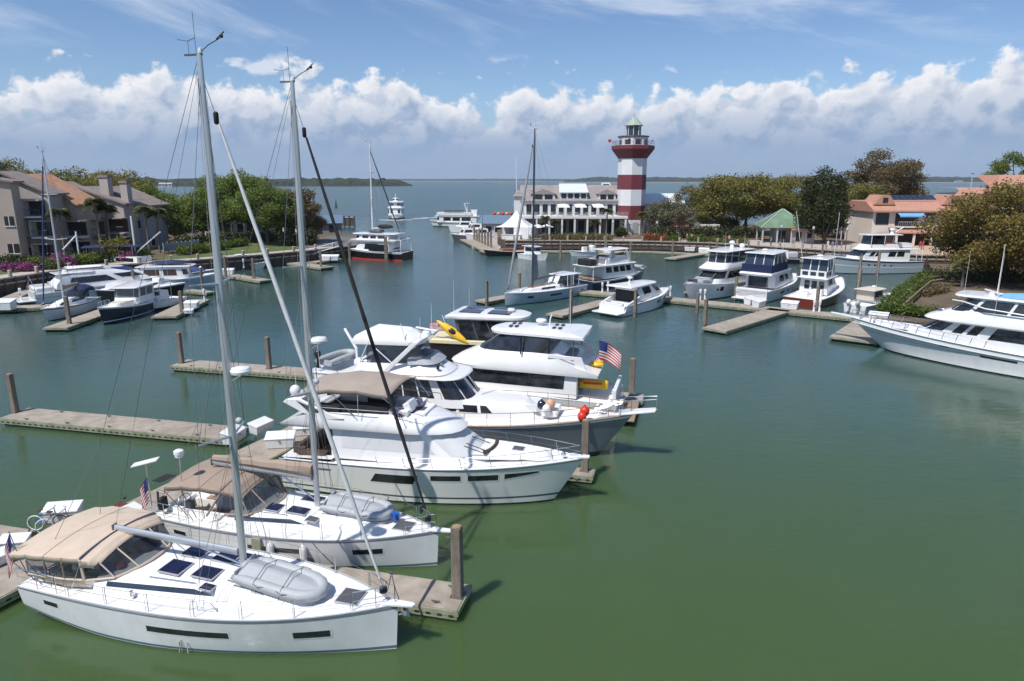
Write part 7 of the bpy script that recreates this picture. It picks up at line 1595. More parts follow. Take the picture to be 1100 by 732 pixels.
PINKW = M('pale pink stucco', (.72, .63, .55), .85, var=.06, vs=.4)
TILE = M('salmon clay tiles', (.47, .25, .18), .85, var=.15, vs=1.2, bump=.4, bs=5, stain=(.36, .16, .10), stain_amt=.4)
TILEO = M('orange clay tiles', (.44, .24, .145), .85, var=.18, vs=1.0, bump=.4, bs=5, stain=(.26, .13, .08), stain_amt=.5)
ROOFG = M('brown grey roof shingles', (.25, .205, .185), .9, var=.2, vs=1.0, bump=.4, bs=5)
WIN = M('building window glass', (.02, .025, .03), .1, var=.5, vs=.5)
t = thing('lighthouse', 'tall octagonal lighthouse with red and white bands, red gallery and green lantern roof', 'lighthouse', (29.3, 171.5, GZ), R(12))
o8 = PI/8
for z0, z1, m_ in ((-.3, 3.4, LWHITE), (3.4, 6.8, LRED), (6.8, 10.6, LWHITE), (10.6, 14.1, LRED), (14.1, 17.9, LWHITE)):
    rr = lambda z: 3.55 - z*.006
    mb = MB().lathe([(rr(z0), z0), (rr(z1), z1)], n=8, rot=o8); mb.build('red_band' if m_ is LRED else 'white_band', m_, t, 20)
MB().lathe([(3.44, 17.9), (5.05, 20.0), (5.15, 20.1), (5.15, 20.9), (5.0, 20.95)], n=8, rot=o8).build('gallery', LRED, t, 20)
MB().lathe([(3.5, 20.95), (3.5, 22.9)], n=8, rot=o8).build('watch_room', LWHITE, t, 20)
MB().lathe([(3.75, 22.9), (3.8, 23.05), (3.75, 23.2)], n=8, rot=o8).build('watch_room_roof', GREYD, t, 20)
for k in range(8):
    a = k*PI/4 + R(0); c = Vector((3.22*math.cos(a), 3.22*math.sin(a), 21.75))
    MB().box(c + Vector((.03*math.cos(a), .03*math.sin(a), 0)), (.06, 1.5, 1.1), a).build('window', WIN, t)
gl = MB().lathe([(1.65, 23.2), (1.65, 25.5)], n=8, rot=o8).build('lantern_glass', GLASSB, t, 20)
fr = MB(); 
for k in range(8): a = k*PI/4 + o8; fr.tube([(1.7*math.cos(a), 1.7*math.sin(a), 23.2), (1.7*math.cos(a), 1.7*math.sin(a), 25.6)], .09, 5)
fr.build('lantern_frame', LWHITE, t)
MB().lathe([(2.2, 25.5), (2.25, 25.62), (.9, 27.0), (.12, 27.7), (.1, 28.2), (.02, 28.3)], n=8, rot=o8).build('lantern_roof', COPPER, t, 20)
mb = MB()
for k in range(16):
    a = k*PI/8 + o8; r_ = 5.05 if k % 2 == 0 else 5.05*math.cos(o8); p_ = Vector((r_*math.cos(a), r_*math.sin(a), 20.95)); mb.tube([p_, p_ + Vector((0,0,1.1))], .035, 4)
for z in (21.4, 21.75, 22.05): mb.tube([(5.05*math.cos(k*PI/4+o8), 5.05*math.sin(k*PI/4+o8), z) for k in range(9)], .03, 4)
mb.build('gallery_railing', STEEL, t)
for k in (3.1, 4.2, 5.3): a = k; p_ = Vector((5.2*math.cos(a), 5.2*math.sin(a), 21.6)); MB().tube([p_, p_ + Vector((.5*math.cos(a), .5*math.sin(a), .9))], .04, 4).grid([[p_ + Vector((.4*math.cos(a), .4*math.sin(a), .8)), p_ + Vector((.4*math.cos(a), .4*math.sin(a), .1))], [p_ + Vector((.8*math.cos(a)-.4, .8*math.sin(a), .7)), p_ + Vector((.6*math.cos(a)-.3, .6*math.sin(a), .0))]]).build('flag', [REDF], t, 0)
mb = MB().box((0, -3.36, 1.5), (1.4, .1, 2.6)); mb.build('door', GREYL, t)
MB().lathe([(3.6, 2.3), (3.6, 2.4)], n=8, rot=o8).build('base_moulding', GREYL, t, 20)
# ---- white restaurant
t = thing('restaurant_building', 'long white two storey restaurant with shingled roof, colonnade and balcony beside the lighthouse', 'restaurant', (2.5, 167, GZ), R(-1))
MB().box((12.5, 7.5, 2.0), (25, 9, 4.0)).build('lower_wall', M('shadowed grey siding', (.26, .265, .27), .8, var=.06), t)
for i in range(10): MB().box((3.2 + 2.25*i, 2.96, 1.75), (1.5, .08, 2.9)).build('ground_window', WIN, t)
MB().box((12.5, 3.7, 4.1), (25.6, 9, .5)).build('balcony_deck', SIDING, t)
for i in range(9): MB().box((.4 + 3.05*i, -.5, 1.95), (.42, .42, 3.9)).build('column', SIDING, t)
mb = MB()
for z in (4.75, 5.05, 5.35): mb.tube([(-.2, -.65, z), (25.2, -.65, z)], .03, 4)
for i in range(22): mb.tube([(-.2 + 1.21*i, -.65, 4.3), (-.2 + 1.21*i, -.65, 5.4)], .04, 4)
mb.build('balcony_railing', GREYL, t)
MB().box((12.5, 8.5, 6.2), (25, 7.5, 3.8)).build('upper_wall', SIDING, t)
for i in range(12): MB().box((1.6 + 2.0*i, 4.72, 5.8), (1.25, .08, 2.4)).build('upper_window', WIN, t)
MB().add([(-.6, 4.2, 7.9), (25.6, 4.2, 7.9), (25.6, 11.5, 11.6), (-.6, 11.5, 11.6), (-.6, 18.8, 7.9), (25.6, 18.8, 7.9), (25.6, 4.2, 7.7), (-.6, 4.2, 7.7)], [[0,1,2,3],[3,2,5,4],[0,3,4],[1,5,2],[6,7,0,1][::-1]]).build('roof', SHINGLE, t, 0)
for x, w_ in ((5.2, 5.6), (20.8, 4.2)):
    d = MB().box((x, 6.6, 8.75), (w_, 3.4, 1.7)).build('dormer', SIDING, t)
    MB().add([(x-w_/2-.4, 4.6, 9.5), (x+w_/2+.4, 4.6, 9.5), (x, 4.6, 10.7), (x-w_/2-.4, 9.5, 9.5), (x+w_/2+.4, 9.5, 9.5), (x, 9.5, 10.7)], [[0,1,2],[0,2,5,3],[1,4,5,2]]).build('dormer_roof', SHINGLE, d, 0)
    for k in (-1, 1): MB().box((x + k*w_*.22, 4.86, 8.75), (w_*.34, .08, 1.15)).build('dormer_window', WIN, d)
d = MB().box((12.6, 7.4, 8.9), (6.6, 5, 2.0)).build('clerestory', SIDING, t)
MB().add([(9, 4.4, 10.0), (16.2, 4.4, 10.0), (16.0, 10.4, 12.0), (9.2, 10.4, 12.0), (9, 4.4, 9.8), (16.2, 4.4, 9.8), (16, 10.4, 11.8), (9.2, 10.4, 11.8)], [[0,1,2,3],[4,5,1,0],[7,6,5,4],[0,3,7,4],[1,5,6,2]]).build('metal_roof', METALW, d, 0)
for k in range(4): MB().box((10.2 + 1.6*k, 4.86, 9.05), (1.2, .08, 1.1)).build('clerestory_window', WIN, d)
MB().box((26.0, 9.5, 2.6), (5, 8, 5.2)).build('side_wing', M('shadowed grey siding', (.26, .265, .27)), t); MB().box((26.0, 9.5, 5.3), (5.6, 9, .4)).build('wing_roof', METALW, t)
MB().box((36, 14, 3.5), (9, 10, 7)).build('rear_wing', SIDING, t); MB().add([(31, 8.5, 7), (41, 8.5, 7), (41, 14, 9.5), (31, 14, 9.5), (31, 19.5, 7), (41, 19.5, 7)], [[0,1,2,3],[3,2,5,4]]).build('rear_roof', METALW, t, 0)
MB().tube([(15, 11.5, 11.5), (15, 11.5, 12.6)], .12, 6).build('vent_pipe', GREYL, t); MB().tube([(20.5, 11.5, 11.5), (20.5, 11.5, 12.4)], .1, 6).build('vent_pipe', GREYL, t)
MB().box((-1.0, 7, 4.5), (2.2, 5, 9)).build('corner_tower', SIDING, t); MB().add([(-2.4, 4, 9), (.4, 4, 9), (.4, 10, 9), (-2.4, 10, 9), (-1, 7, 10.6)], [[0,1,4],[1,2,4],[2,3,4],[3,0,4]]).build('tower_roof', SHINGLE, t, 0)
MB().extr([(23.6, -1.8, 2.3), (26.0, -2.3, .2), (26.0, -2.3, -.1), (23.6, -1.8, 1.9)], (.5, 1.4, 0)).build('stair', CAPM, t)
for i, (px, lb) in enumerate(((605, 'left of the three white square umbrellas on the restaurant balcony'), (623, 'middle white square umbrella on the restaurant balcony'), (642, 'right of the three white square umbrellas on the restaurant balcony'))):
    u = thing('umbrella', lb, 'umbrella', (tp(px, 168)[0], 168.2, GZ+4.35), R(5), 'white umbrellas on the restaurant balcony')
    MB().tube([(0, 0, 0), (0, 0, 2.5)], .05, 6).build('pole', SIDING, u); MB().add([(-1.4, -1.4, 2.1), (1.4, -1.4, 2.1), (1.4, 1.4, 2.75), (-1.4, 1.4, 2.75), (0, 0, 2.95)], [[0,1,4],[1,2,4],[2,3,4],[3,0,4]]).build('canopy', WHITEC, u, 0)
for i, (px, D, lb) in enumerate(((578, 160, 'white round umbrella on the terrace right of the marquee'), (587, 161, 'small white round umbrella left of the restaurant colonnade'))):
    u = thing('umbrella', lb, 'umbrella', tp(px, D), 0, 'white terrace umbrellas'); MB().tube([(0,0,0), (0,0,2.5)], .05, 6).build('pole', SIDING, u); MB().lathe([(1.7, 2.2), (.05, 2.9)], n=8).build('canopy', WHITEC, u, 20)
# balcony and terrace furniture
def cafe(p, rz, label, grp, m_=None):
    t = thing('cafe_table', label, 'table', p, rz, grp); MB().lathe([(.45, .72), (.45, .76)], n=10).build('tabletop', m_ or SIDING, t); MB().lathe([(.25, 0), (.05, .05), (.05, .72)], n=8).build('pedestal_leg', GREYD, t)
for i, px in enumerate((575, 583, 592, 600, 612, 618, 630, 636)): cafe((tp(px, 168)[0], 168 + (i % 3)*.8, GZ+4.35), 0, 'small round table on the restaurant balcony', 'round tables on the restaurant balcony')
# ---- white marquee tent
t = thing('marquee_tent', 'white peaked marquee tent at the left end of the lighthouse promenade', 'tent', (tp(555, 156)[0], 158, GZ), R(-12))
w_ = 4.2; rows = []
for k in range(9):
    s_ = k/8; z = 2.6 + 3.6*(s_**1.9); q = w_*(1-s_)+.02
    rows.append([(-q, -q, z), (0, -q, z+.0*s_), (q, -q, z), (q, 0, z), (q, q, z), (0, q, z), (-q, q, z), (-q, 0, z)])
MB().grid(rows, True).build('canopy', WHITEC, t, 20)
for sx in (-1, 1):
    for sy in (-1, 1): MB().tube([(sx*w_, sy*w_, 0), (sx*w_, sy*w_, 2.6)], .08, 6).build('pole', SIDING, t)
MB().add([(.2, -w_, 2.6), (w_, -w_, 2.6), (w_, -w_, .1), (.2, -w_, .1)], [[0,1,2,3]]).build('wall_panel', WHITEC, t, 0); MB().add([(w_, -w_, 2.6), (w_, w_, 2.6), (w_, w_, .1), (w_, -w_, .1)], [[0,1,2,3]]).build('wall_panel', WHITEC, t, 0); MB().add([(-w_, w_, 2.6), (w_, w_, 2.6), (w_, w_, .1), (-w_, w_, .1)], [[0,1,2,3]]).build('wall_panel', WHITEC, t, 0)
t = thing('service_counter', 'low white counter under the marquee tent', 'counter', (tp(549, 153)[0], 153.5, GZ), R(-12)); MB().box((0, 0, .5), (4.2, .8, 1.0)).build('body', SIDING, t, bev=.03); MB().box((0, 0, 1.04), (4.5, 1.0, .08)).build('worktop', GEL, t)
# ---- outer fuel dock
QF = 'outer fuel dock'
v = at(493, 256.5, .6); w2 = at(521, 270.5, .6); fd_ = dock((w2.x, w2.y), (v.x, v.y), 4.0, 'pale outer fuel dock running out to sea left of the marquee tent', side=-1, small=True, z=.6)
v = at(521, 271, .55); w2 = at(552, 269.5, .55); dock((v.x, v.y), (w2.x, w2.y), 3.0, 'pale dock along the inner side of the outer fuel dock', side=1, small=True, z=.55)
a = at(497, 255, .6); b = at(522, 267, .6)
for i in range(9):
    p_ = a.lerp(b, (i+.3)/9) + Vector((1.6, 0, 0)); piling(p_.x, p_.y, 3.4 + .4*(i % 3), 'pale piling in the row along the outer fuel dock', .4, group='pilings along the outer fuel dock')
t = thing('fuel_kiosk', 'small white kiosk with blue roof on the outer fuel dock', 'kiosk', tp(541, 186, 0.6), R(-10)); MB().box((0, 0, 1.7), (11, 5, 3.4)).build('wall', GREYL, t); MB().add([(-6.5, -3.5, 3.3), (6.5, -3.5, 3.3), (6, 0, 5.4), (-6, 0, 5.4), (-6.5, 3.5, 3.3), (6.5, 3.5, 3.3)], [[0,1,2,3],[3,2,5,4],[0,3,4],[1,5,2]]).build('roof', M('slate blue metal roof', (.22, .31, .42)), t, 0)
for x in (-3.6, -1.2, 1.2, 3.6): MB().box((x, -2.53, 1.8), (1.5, .06, 1.5)).build('window', WIN, t)
structure(MB().prism([(-9, 156), (-2.6, 150), (-2, 175), (0, 200), (-14, 205), (-12, 178)], -1, .58).build('pier_deck', PAVE, None, 0))
for i, (px, D, L_, cl, lb) in enumerate(((513, 205, 9, GEL, 'white cabin boat on the outer dock left of the kiosk'), (524, 196, 8, GEL, 'white cabin boat in front of the kiosk on the outer dock'), (516, 176, 7.5, GREYD, 'dark hulled boat on the inner side of the outer fuel dock'), (530, 176, 7.5, GEL, 'white cabin boat behind the pale pilings of the outer fuel dock'))):
    bt_, h = boat('cabin_boat', lb, 'motorboat', (tp(px, D)[0], D), 170 + 10*i, L_, 2.7, (1.5, 1.6, 2.0), cl, [(.9, 1, GEL)], 'boats at the outer dock', .7); cab(bt_, [(1.5, 1.6, L_*.75, 1.1, .8, .8), (3.2, 1.8, L_*.6, 1.0, .8, .6)], 'cabin', GEL, .6, [(.0, .36, 2.2, 2.9), (.45, .9, 2.2, 2.9)]); rods(bt_, [[(L_*.4, 0, 3.2), (L_*.38, 0, 6.5)]], .06, 'mast', GREYD)
t = thing('life_raft_row', 'row of red and white kayaks racked behind the kiosk roof on the outer dock', 'kayak rack', tp(549, 200, .6), 0); MB().box((0, 0, 4.6), (11, .3, .3)).build('rack_beam', GREYD, t)
for x in (-5, 0, 5): MB().tube([(x, 0, 0), (x, 0, 4.7)], .12, 6).build('rack_post', GREYD, t)
for i in range(9): MB().ell((-4.8 + 1.2*i, 0, 5.1), (.55, .5, .45), 8, 5).build('kayak', REDP if i % 2 == 0 else PEACH, t)
t = thing('sailing_mast', 'tall bare white mast of a yacht standing behind the marquee tent', 'mast', (tp(555, 192)[0], 192, .5), 0); MB().tube([(0,0,-.3), (0,0,10.5), (-.15,0,21)], [.16, .14, .1], 8).build('pole', ALUW, t); MB().tube([(-1.2,0,8), (1.2,0,8)], .05, 5).build('spreader', ALUW, t)
# ---- green roofed pavilion, lattice pavilion, red hut
t = thing('pavilion', 'pavilion with patinated green pyramid roof among the trees on the promenade', 'pavilion', (tp(840, 147)[0], 148, GZ), R(-12))
MB().lathe([(6.7, 3.1), (6.8, 3.2), (.3, 6.7), (.05, 7.0)], n=4, rot=PI/4).build('roof', M('green copper roof', (.15, .25, .17), .7, var=.25, vs=.6, stain=(.13, .12, .045), stain_amt=.7, ss=.28), t, 20)
mb = MB()
for k in range(4): a = k*PI/2 + PI/4; mb.tube([(6.8*math.cos(a), 6.8*math.sin(a), 3.26), (.2*math.cos(a), .2*math.sin(a), 6.85)], .12, 5)
mb.build('roof_ridge', M('pale copper ridge', (.42, .52, .46), .6), t)
for x in (-4.3, -1.4, 1.4, 4.3):
    for y in (-4.3, 4.3): MB().box((x, y, 1.6), (.3, .3, 3.2)).build('post', GREYL, t)
MB().box((1.5, 1.5, 1.5), (5.5, 5, 3.0)).build('inner_wall', STUCCO, t)
for x in (0, 2.8): MB().box((x, -1.03, 1.5), (1.6, .06, 1.8)).build('window', WIN, t)
t = thing('kiosk', 'small stone kiosk with brown awning joined to the right of the pavilion', 'kiosk', (tp(862, 144)[0], 144.5, GZ), R(-14)); MB().box((0, 0, 1.4), (4.4, 3, 2.8)).build('wall', STUCCO2, t); MB().box((0, -.4, 2.95), (5.0, 4.0, .3)).build('roof', TILE, t); MB().box((-.9, -1.53, 1.4), (1.1, .06, 1.9)).build('door', BLACK, t); MB().box((1.1, -1.53, 1.6), (1.0, .06, .9)).build('window', WIN, t)
t = thing('lattice_pavilion', 'pavilion with pale green lattice peaked roof right of the dark magnolia', 'pavilion', (tp(917, 156)[0], 157, GZ), R(0))
MB().lathe([(7.0, 3.6), (2.0, 5.6), (1.7, 5.8), (.2, 8.0)], n=8).build('roof', M('pale green lattice', (.40, .47, .37), .7, var=.3, vs=1.5), t, 20)
for k in range(8): a = k*PI/4; MB().tube([(6.5*math.cos(a), 6.5*math.sin(a), 0), (6.5*math.cos(a), 6.5*math.sin(a), 3.6)], .15, 6).build('post', GREYL, t); MB().tube([(1.8*math.cos(a), 1.8*math.sin(a), 5.7), (0, 0, 8.2)], .1, 5).build('roof_rib', GEL, t)
t = thing('red_hut', 'small red shingled hut between the mossy oak and the promenade', 'hut', (tp(729, 160)[0], 160, GZ), R(-10)); MB().box((0, 0, 1.3), (3.0, 2.5, 2.6)).build('wall', LRED, t); MB().add([(-2, -1.8, 2.4), (2, -1.8, 2.4), (2, 0, 4.2), (-2, 0, 4.2), (-2, 1.8, 2.4), (2, 1.8, 2.4)], [[0,1,2,3],[3,2,5,4],[0,3,4],[1,5,2]]).build('roof', M('faded red shingles', (.30, .10, .085), .9, var=.2), t, 0); MB().box((0, -1.28, 1.3), (1.4, .06, 1.5)).build('window', GEL, t)
t = thing('garden_arch', 'cream garden arch right of the red hut', 'arch', (tp(762, 158)[0], 158, GZ), 0)
for x in (-1.3, 1.3): MB().box((x, 0, 1.3), (.6, .6, 2.6)).build('column', CREAMD, t)
MB().box((0, 0, 2.8), (4.2, 1.0, .4)).build('lintel', CREAMD, t)
# ---- pink building at right
t = thing('tiled_building', 'pale pink two storey building with salmon tile roof and blue awnings', 'building', (73.5, 141, GZ), R(-2))
MB().box((11, 6, 3.6), (22, 12, 7.2)).build('wall', PINKW, t); MB().box((11, -.6, 1.2), (20, .1, 2.4)).build('arcade_shade_panel', M('deep arcade shade', (.035, .025, .02), .9), t)  # dark panel in front of the wall paints the shade inside the arcade
MB().add([(-.6, -1.2, 6.9), (22.6, -1.2, 6.9), (22.6, 2.6, 8.6), (-.6, 2.6, 8.6), (-.6, -1.2, 6.6), (22.6, -1.2, 6.6), (-.6, 13, 8.6), (22.6, 13, 8.6), (-.6, 13, 6.6), (22.6, 13, 6.6)], [[0,1,2,3],[4,5,1,0],[3,2,7,6],[0,3,6,8,4],[1,5,9,7,2]]).build('roof', TILE, t, 0)
MB().add([(3.2, -3.6, 2.7), (21, -3.6, 2.7), (21, -.1, 3.6), (3.2, -.1, 3.6), (3.2, -3.6, 2.5), (21, -3.6, 2.5)], [[0,1,2,3],[4,5,1,0]]).build('arcade_roof', TILE, t, 0)
for i in range(6): MB().box((3.6 + 3.4*i, -3.2, 1.25), (.35, .35, 2.5)).build('arcade_column', PINKW, t)
for x in (2.4, 16): 
    d = MB().add([(x-2.2, .6, 8), (x+2.2, .6, 8), (x+.8, .6, 9.9), (x-.8, .6, 9.9), (x-2.2, 6, 8), (x+2.2, 6, 8), (x+.8, 6, 9.9), (x-.8, 6, 9.9)], [[0,1,2,3],[1,5,6,2],[3,2,6,7],[0,3,7,4]]).build('dormer', TILE, t, 0); MB().box((x, .56, 8.9), (1.0, .06, 1.0)).build('dormer_window', WIN, d)
mb = MB()
for i in range(8): mb.box((5.0 + 1.15*i, 3.4, 8.95), (1.0, 1.9, .08), 0, 0)
mb.v = [(x, y, z + (y-2.4)*.45) for x, y, z in mb.v]; mb.build('solar_array', SOLAR, t)
for i, x in enumerate((1.9, 11.4, 14.8, 18.6)): 
    w_ = MB().box((x, -.04, 5.2), (1.9 if i else 2.6, .08, 2.3)).build('window', WIN, t)
    if i: MB().box((x - .85, -.1, 5.2), (.45, .08, 2.4)).build('shutter', GREYD, w_); MB().box((x + .85, -.1, 5.2), (.45, .08, 2.4)).build('shutter', GREYD, w_)
MB().box((6.8, -.04, 5.0), (4.6, .1, 2.6)).build('loggia', BLACK, t); MB().box((6.8, -1.0, 3.65), (5.0, 2.0, .25)).build('balcony', PINKW, t)
mb = MB(); mb.tube([(4.3, -2.0, 4.7), (9.3, -2.0, 4.7)], .05, 5)
for i in range(13): mb.tube([(4.3 + .416*i, -2.0, 3.7), (4.3 + .416*i, -2.0, 4.7)], .035, 4)
mb.build('balcony_railing', GREYL, t)
for x, w_ in ((6.8, 5.0), (20, 2.6)): MB().add([(x-w_/2, -2.2, 5.9), (x+w_/2, -2.2, 5.9), (x+w_/2, -.1, 6.9), (x-w_/2, -.1, 6.9), (x-w_/2, -2.2, 5.65), (x+w_/2, -2.2, 5.65)], [[0,1,2,3],[4,5,1,0]]).build('awning', SKYC, t, 0)
MB().add([(18, .5, 7.5), (25, .5, 7.5), (25, .5, 10.8), (22, .5, 10.8), (18, 9, 7.5), (25, 9, 7.5), (25, 9, 10.8), (22, 9, 10.8)], [[0,1,2,3],[3,2,6,7],[0,3,7,4]]).build('raised_roof', TILE, t, 0)
t = thing('tiled_building', 'taller salmon roofed building behind the big oak at the upper right', 'building', (tp(1036, 150)[0], 152, GZ), R(-4))
MB().box((9, 6, 5), (18, 12, 10)).build('wall', PINKW, t); MB().add([(-.6, -1, 9.6), (9, -1, 9.6), (9, 3, 11.2), (-.6, 3, 11.2), (6.5, -1, 9.6), (19, -1, 9.6), (19, 4.5, 14), (9, 4.5, 14), (19, 13, 14), (9, 13, 14), (-.6, 13, 11.2), (9, 13, 11.2)], [[0,1,2,3],[4,5,6,7],[7,6,8,9],[3,2,11,10],[4,7,9]]).build('roof', TILE, t, 0)
MB().add([(-2.0, -2.4, 8.0), (4.6, -2.4, 8.0), (4.6, 0, 9.2), (-2.0, 0, 9.2), (-2.0, -2.4, 7.7), (4.6, -2.4, 7.7)], [[0,1,2,3],[4,5,1,0]]).build('awning', SKYC, t, 0); MB().box((2, -.05, 6.6), (4.6, .08, 2.2)).build('window', WIN, t)
t = thing('utility_pole', 'grey pole rising beside the pink building roof', 'pole', tp(1034, 146), 0); MB().tube([(0,0,0), (0,0,14.2)], [.16, .1], 7).build('post', GREYL, t); MB().box((0,0,14.2), (.5,.2,.15)).build('lamp_head', GREYD, t)
# ---- condominiums on the left
def condo(label, p0, p1, Y, dep, wall, roof_, rz, bays, group='condominium row on the left bank', low=0.0):
    a = atY(*p0, Y); b = atY(*p1, Y); t = thing('condominium', label, 'apartment house', (a.x, Y, GZ), R(rz), group)
    w_ = (b.x-a.x)/math.cos(R(rz))*1.02; z0 = a.z-GZ; z1 = b.z-GZ
    MB().extr([(0, 0, -.3), (w_, 0, -.3), (w_, 0, z1), (0, 0, z0)], (0, dep, 0)).build('wall', wall, t, 0)
    sl = (z1-z0)/w_
    MB().extr([(-.3, -.5, z0-sl*.3+.02), (w_+.7, -.5, z1+sl*.7+.02), (w_+.7, -.5, z1+sl*.7+.32), (-.3, -.5, z0-sl*.3+.32)], (0, dep+1, 0)).build('roof', roof_, t, 0)
    for x, z, bw, kind in bays:
        if kind in 'bg':     # balcony: shaded recess, slab, railing
            MB().box((x, -.03, z+1.2), (bw*.92, .1, 2.2)).build('balcony_door', WIN if kind == 'b' else BROWN, t)
            s_ = MB().box((x, -1.0, z-.12), (bw, 2.0, .25)).build('balcony', SIDING if kind == 'b' else wall, t)
            rl = MB(); rl.tube([(x-bw/2, -1.95, z+1.05), (x+bw/2, -1.95, z+1.05)], .05, 4)
            for i in range(int(bw/.35)+1): rl.tube([(x-bw/2+i*.35, -1.95, z), (x-bw/2+i*.35, -1.95, z+1.05)], .03, 4)
            rl.build('railing', GREYD, s_)
            MB().box((x-bw/2, -1.0, z+1.2), (.18, 2.0, 2.5)).build('side_screen', wall, t)
            MB().box((x, -.9, z+2.55), (bw+.1, 2.1, .2)).build('canopy', roof_ if kind == 'g' else wall, t)
        elif kind == 'w': 
            f = MB().box((x, -.04, z+1.1), (bw, .1, 1.5)).build('window', WIN, t); MB().box((x, -.07, z+1.1), (.1, .1, 1.5)).box((x, -.08, z+.3), (bw+.2, .14, .12)).build('window_frame', SIDING, f)
        elif kind == 'B':    # projecting white bay
            y_ = MB().box((x, -.8, z+1.3), (bw, 1.6, 2.7)).build('bay', SIDING, t)
            for k in (-.3, .05, .35): MB().box((x + bw*k, -1.63, z+1.5), (bw*.24, .08, 1.3)).build('bay_window', WIN, y_)
            MB().add([(x-bw/2-.2, -2.0, z+2.6), (x+bw/2+.2, -2.0, z+2.6), (x+bw/2+.2, 0, z+3.4), (x-bw/2-.2, 0, z+3.4)], [[0,1,2,3]]).build('bay_roof', ROOFG, y_, 0)
        elif kind == 'C':    # chimney
            c_ = MB().box((x, 2.0, z+1.5), (bw, 1.4, 4.6)).build('chimney', wall, t); MB().box((x, 2.0, z+3.95), (bw+.3, 1.7, .4)).build('chimney_cap', ROOFG, c_)
    return t
condo('first grey condominium at the left edge with white bay window and balconies', (2, 187), (47, 208), 113, 5, STUCCO, ROOFG, 6, [(4.6, 7.2, 2.6, 'b'), (1.9, 3.9, 2.4, 'B'), (5.2, 3.9, 2.4, 'b'), (1.8, 0.2, 1.6, 'w'), (5.0, .2, 2.4, 'b'), (1.6, 8.2, 1.3, 'w')])
condo('condominium with the long orange tiled roof', (28, 190), (82, 219), 119, 6, STUCCO2, TILEO, -4, [(7.0, 3.6, 5.4, 'b'), (7.4, .3, 5.0, 'b'), (4.0, 6.0, 1.4, 'w')])
condo('middle condominium with grey shingled roof and shaded balconies', (54, 198), (100, 220), 124, 6, STUCCO2, ROOFG, -3, [(7.4, 3.4, 3.2, 'g'), (7.4, .3, 3.2, 'g'), (4.4, .4, 1.3, 'w'), (4.4, 3.8, 1.3, 'w')])
condo('condominium with two tall square chimneys', (84, 203), (132, 219), 127, 6, STUCCO, ROOFG, -2, [(4.0, 9.6, 1.6, 'C'), (7.6, 8.6, 1.3, 'C'), (6.0, 3.6, 5.2, 'g'), (6.4, .3, 5.2, 'g'), (4.6, 6.6, 2.2, 'w')])
condo('last condominium in shaded blue grey with long blank gable wall and brown roof edge', (112, 203), (153, 221), 131, 8, STUCCO_SHADE, ROOFG, -2, [(2.6, .3, 4.0, 'g'), (2.4, 3.5, 3.2, 'g'), (7.8, .4, 1.4, 'w'), (5.6, 3.6, 1.0, 'w'), (2.2, 7.4, 1.8, 'w')])
u = thing('umbrella', 'pink garden umbrella before the condominium with chimneys', 'umbrella', tp(139, 115), 0); MB().tube([(0,0,0), (0,0,2.3)], .05, 5).build('pole', GREYD, u); MB().lathe([(1.4, 2.0), (.05, 2.6)], n=8).build('canopy', M('pink canvas', (.50, .10, .14), .8), u, 20)
condo('plain pinkish grey condominium wall cut by the left picture edge', (-40, 189), (4, 196), 108, 2.5, STUCCO2, ROOFG, 10, [(5.4, 5.5, 1.3, 'w'), (5.4, 1.2, 1.6, 'w')])
# ---- distant yachts on the right behind the big oak and lamp posts
for i, (px, py, h_, lb) in enumerate(((1059, 300, 9, 'thin white radio mast before the big oak, left of three'), (1068, 300, 9.5, 'grey steel mast before the big oak, middle of three'), (1085, 300, 9.5, 'thin white radio mast before the big oak, right of three'))):
    v = at(px, py, .9); t = thing('radio_mast', lb, 'mast', v, 0, 'slim masts before the big oak'); MB().tube([(0,0,0), (0,0,h_)], [.1 if i == 1 else .06, .04], 6).build('pole', GREYL if i == 1 else GEL, t); MB().box((0,0,.1), (.4,.4,.2)).build('foot', GREYD, t)
def lamp(px, D, lb):
    t = thing('street_lamp', lb, 'street lamp', tp(px, D), 0, 'street lamps on the promenade'); MB().tube([(0,0,0), (0,0,3.6)], [.09, .06], 6).build('post', GREYD, t); MB().lathe([(.12, 3.6), (.24, 3.75), (.2, 4.1), (.05, 4.25)], n=8).build('lamp_head', GREYL, t)
for px, D, lb in ((658, 144, 'dark street lamp on the promenade just left of the lighthouse'), (705, 138, 'dark street lamp in front of the mossy oak'), (838, 127, 'dark street lamp before the pavilion'), (872, 122, 'dark street lamp before the dark magnolia'), (908, 118, 'dark street lamp at the bow of the pale blue yacht')): lamp(px, D, lb)
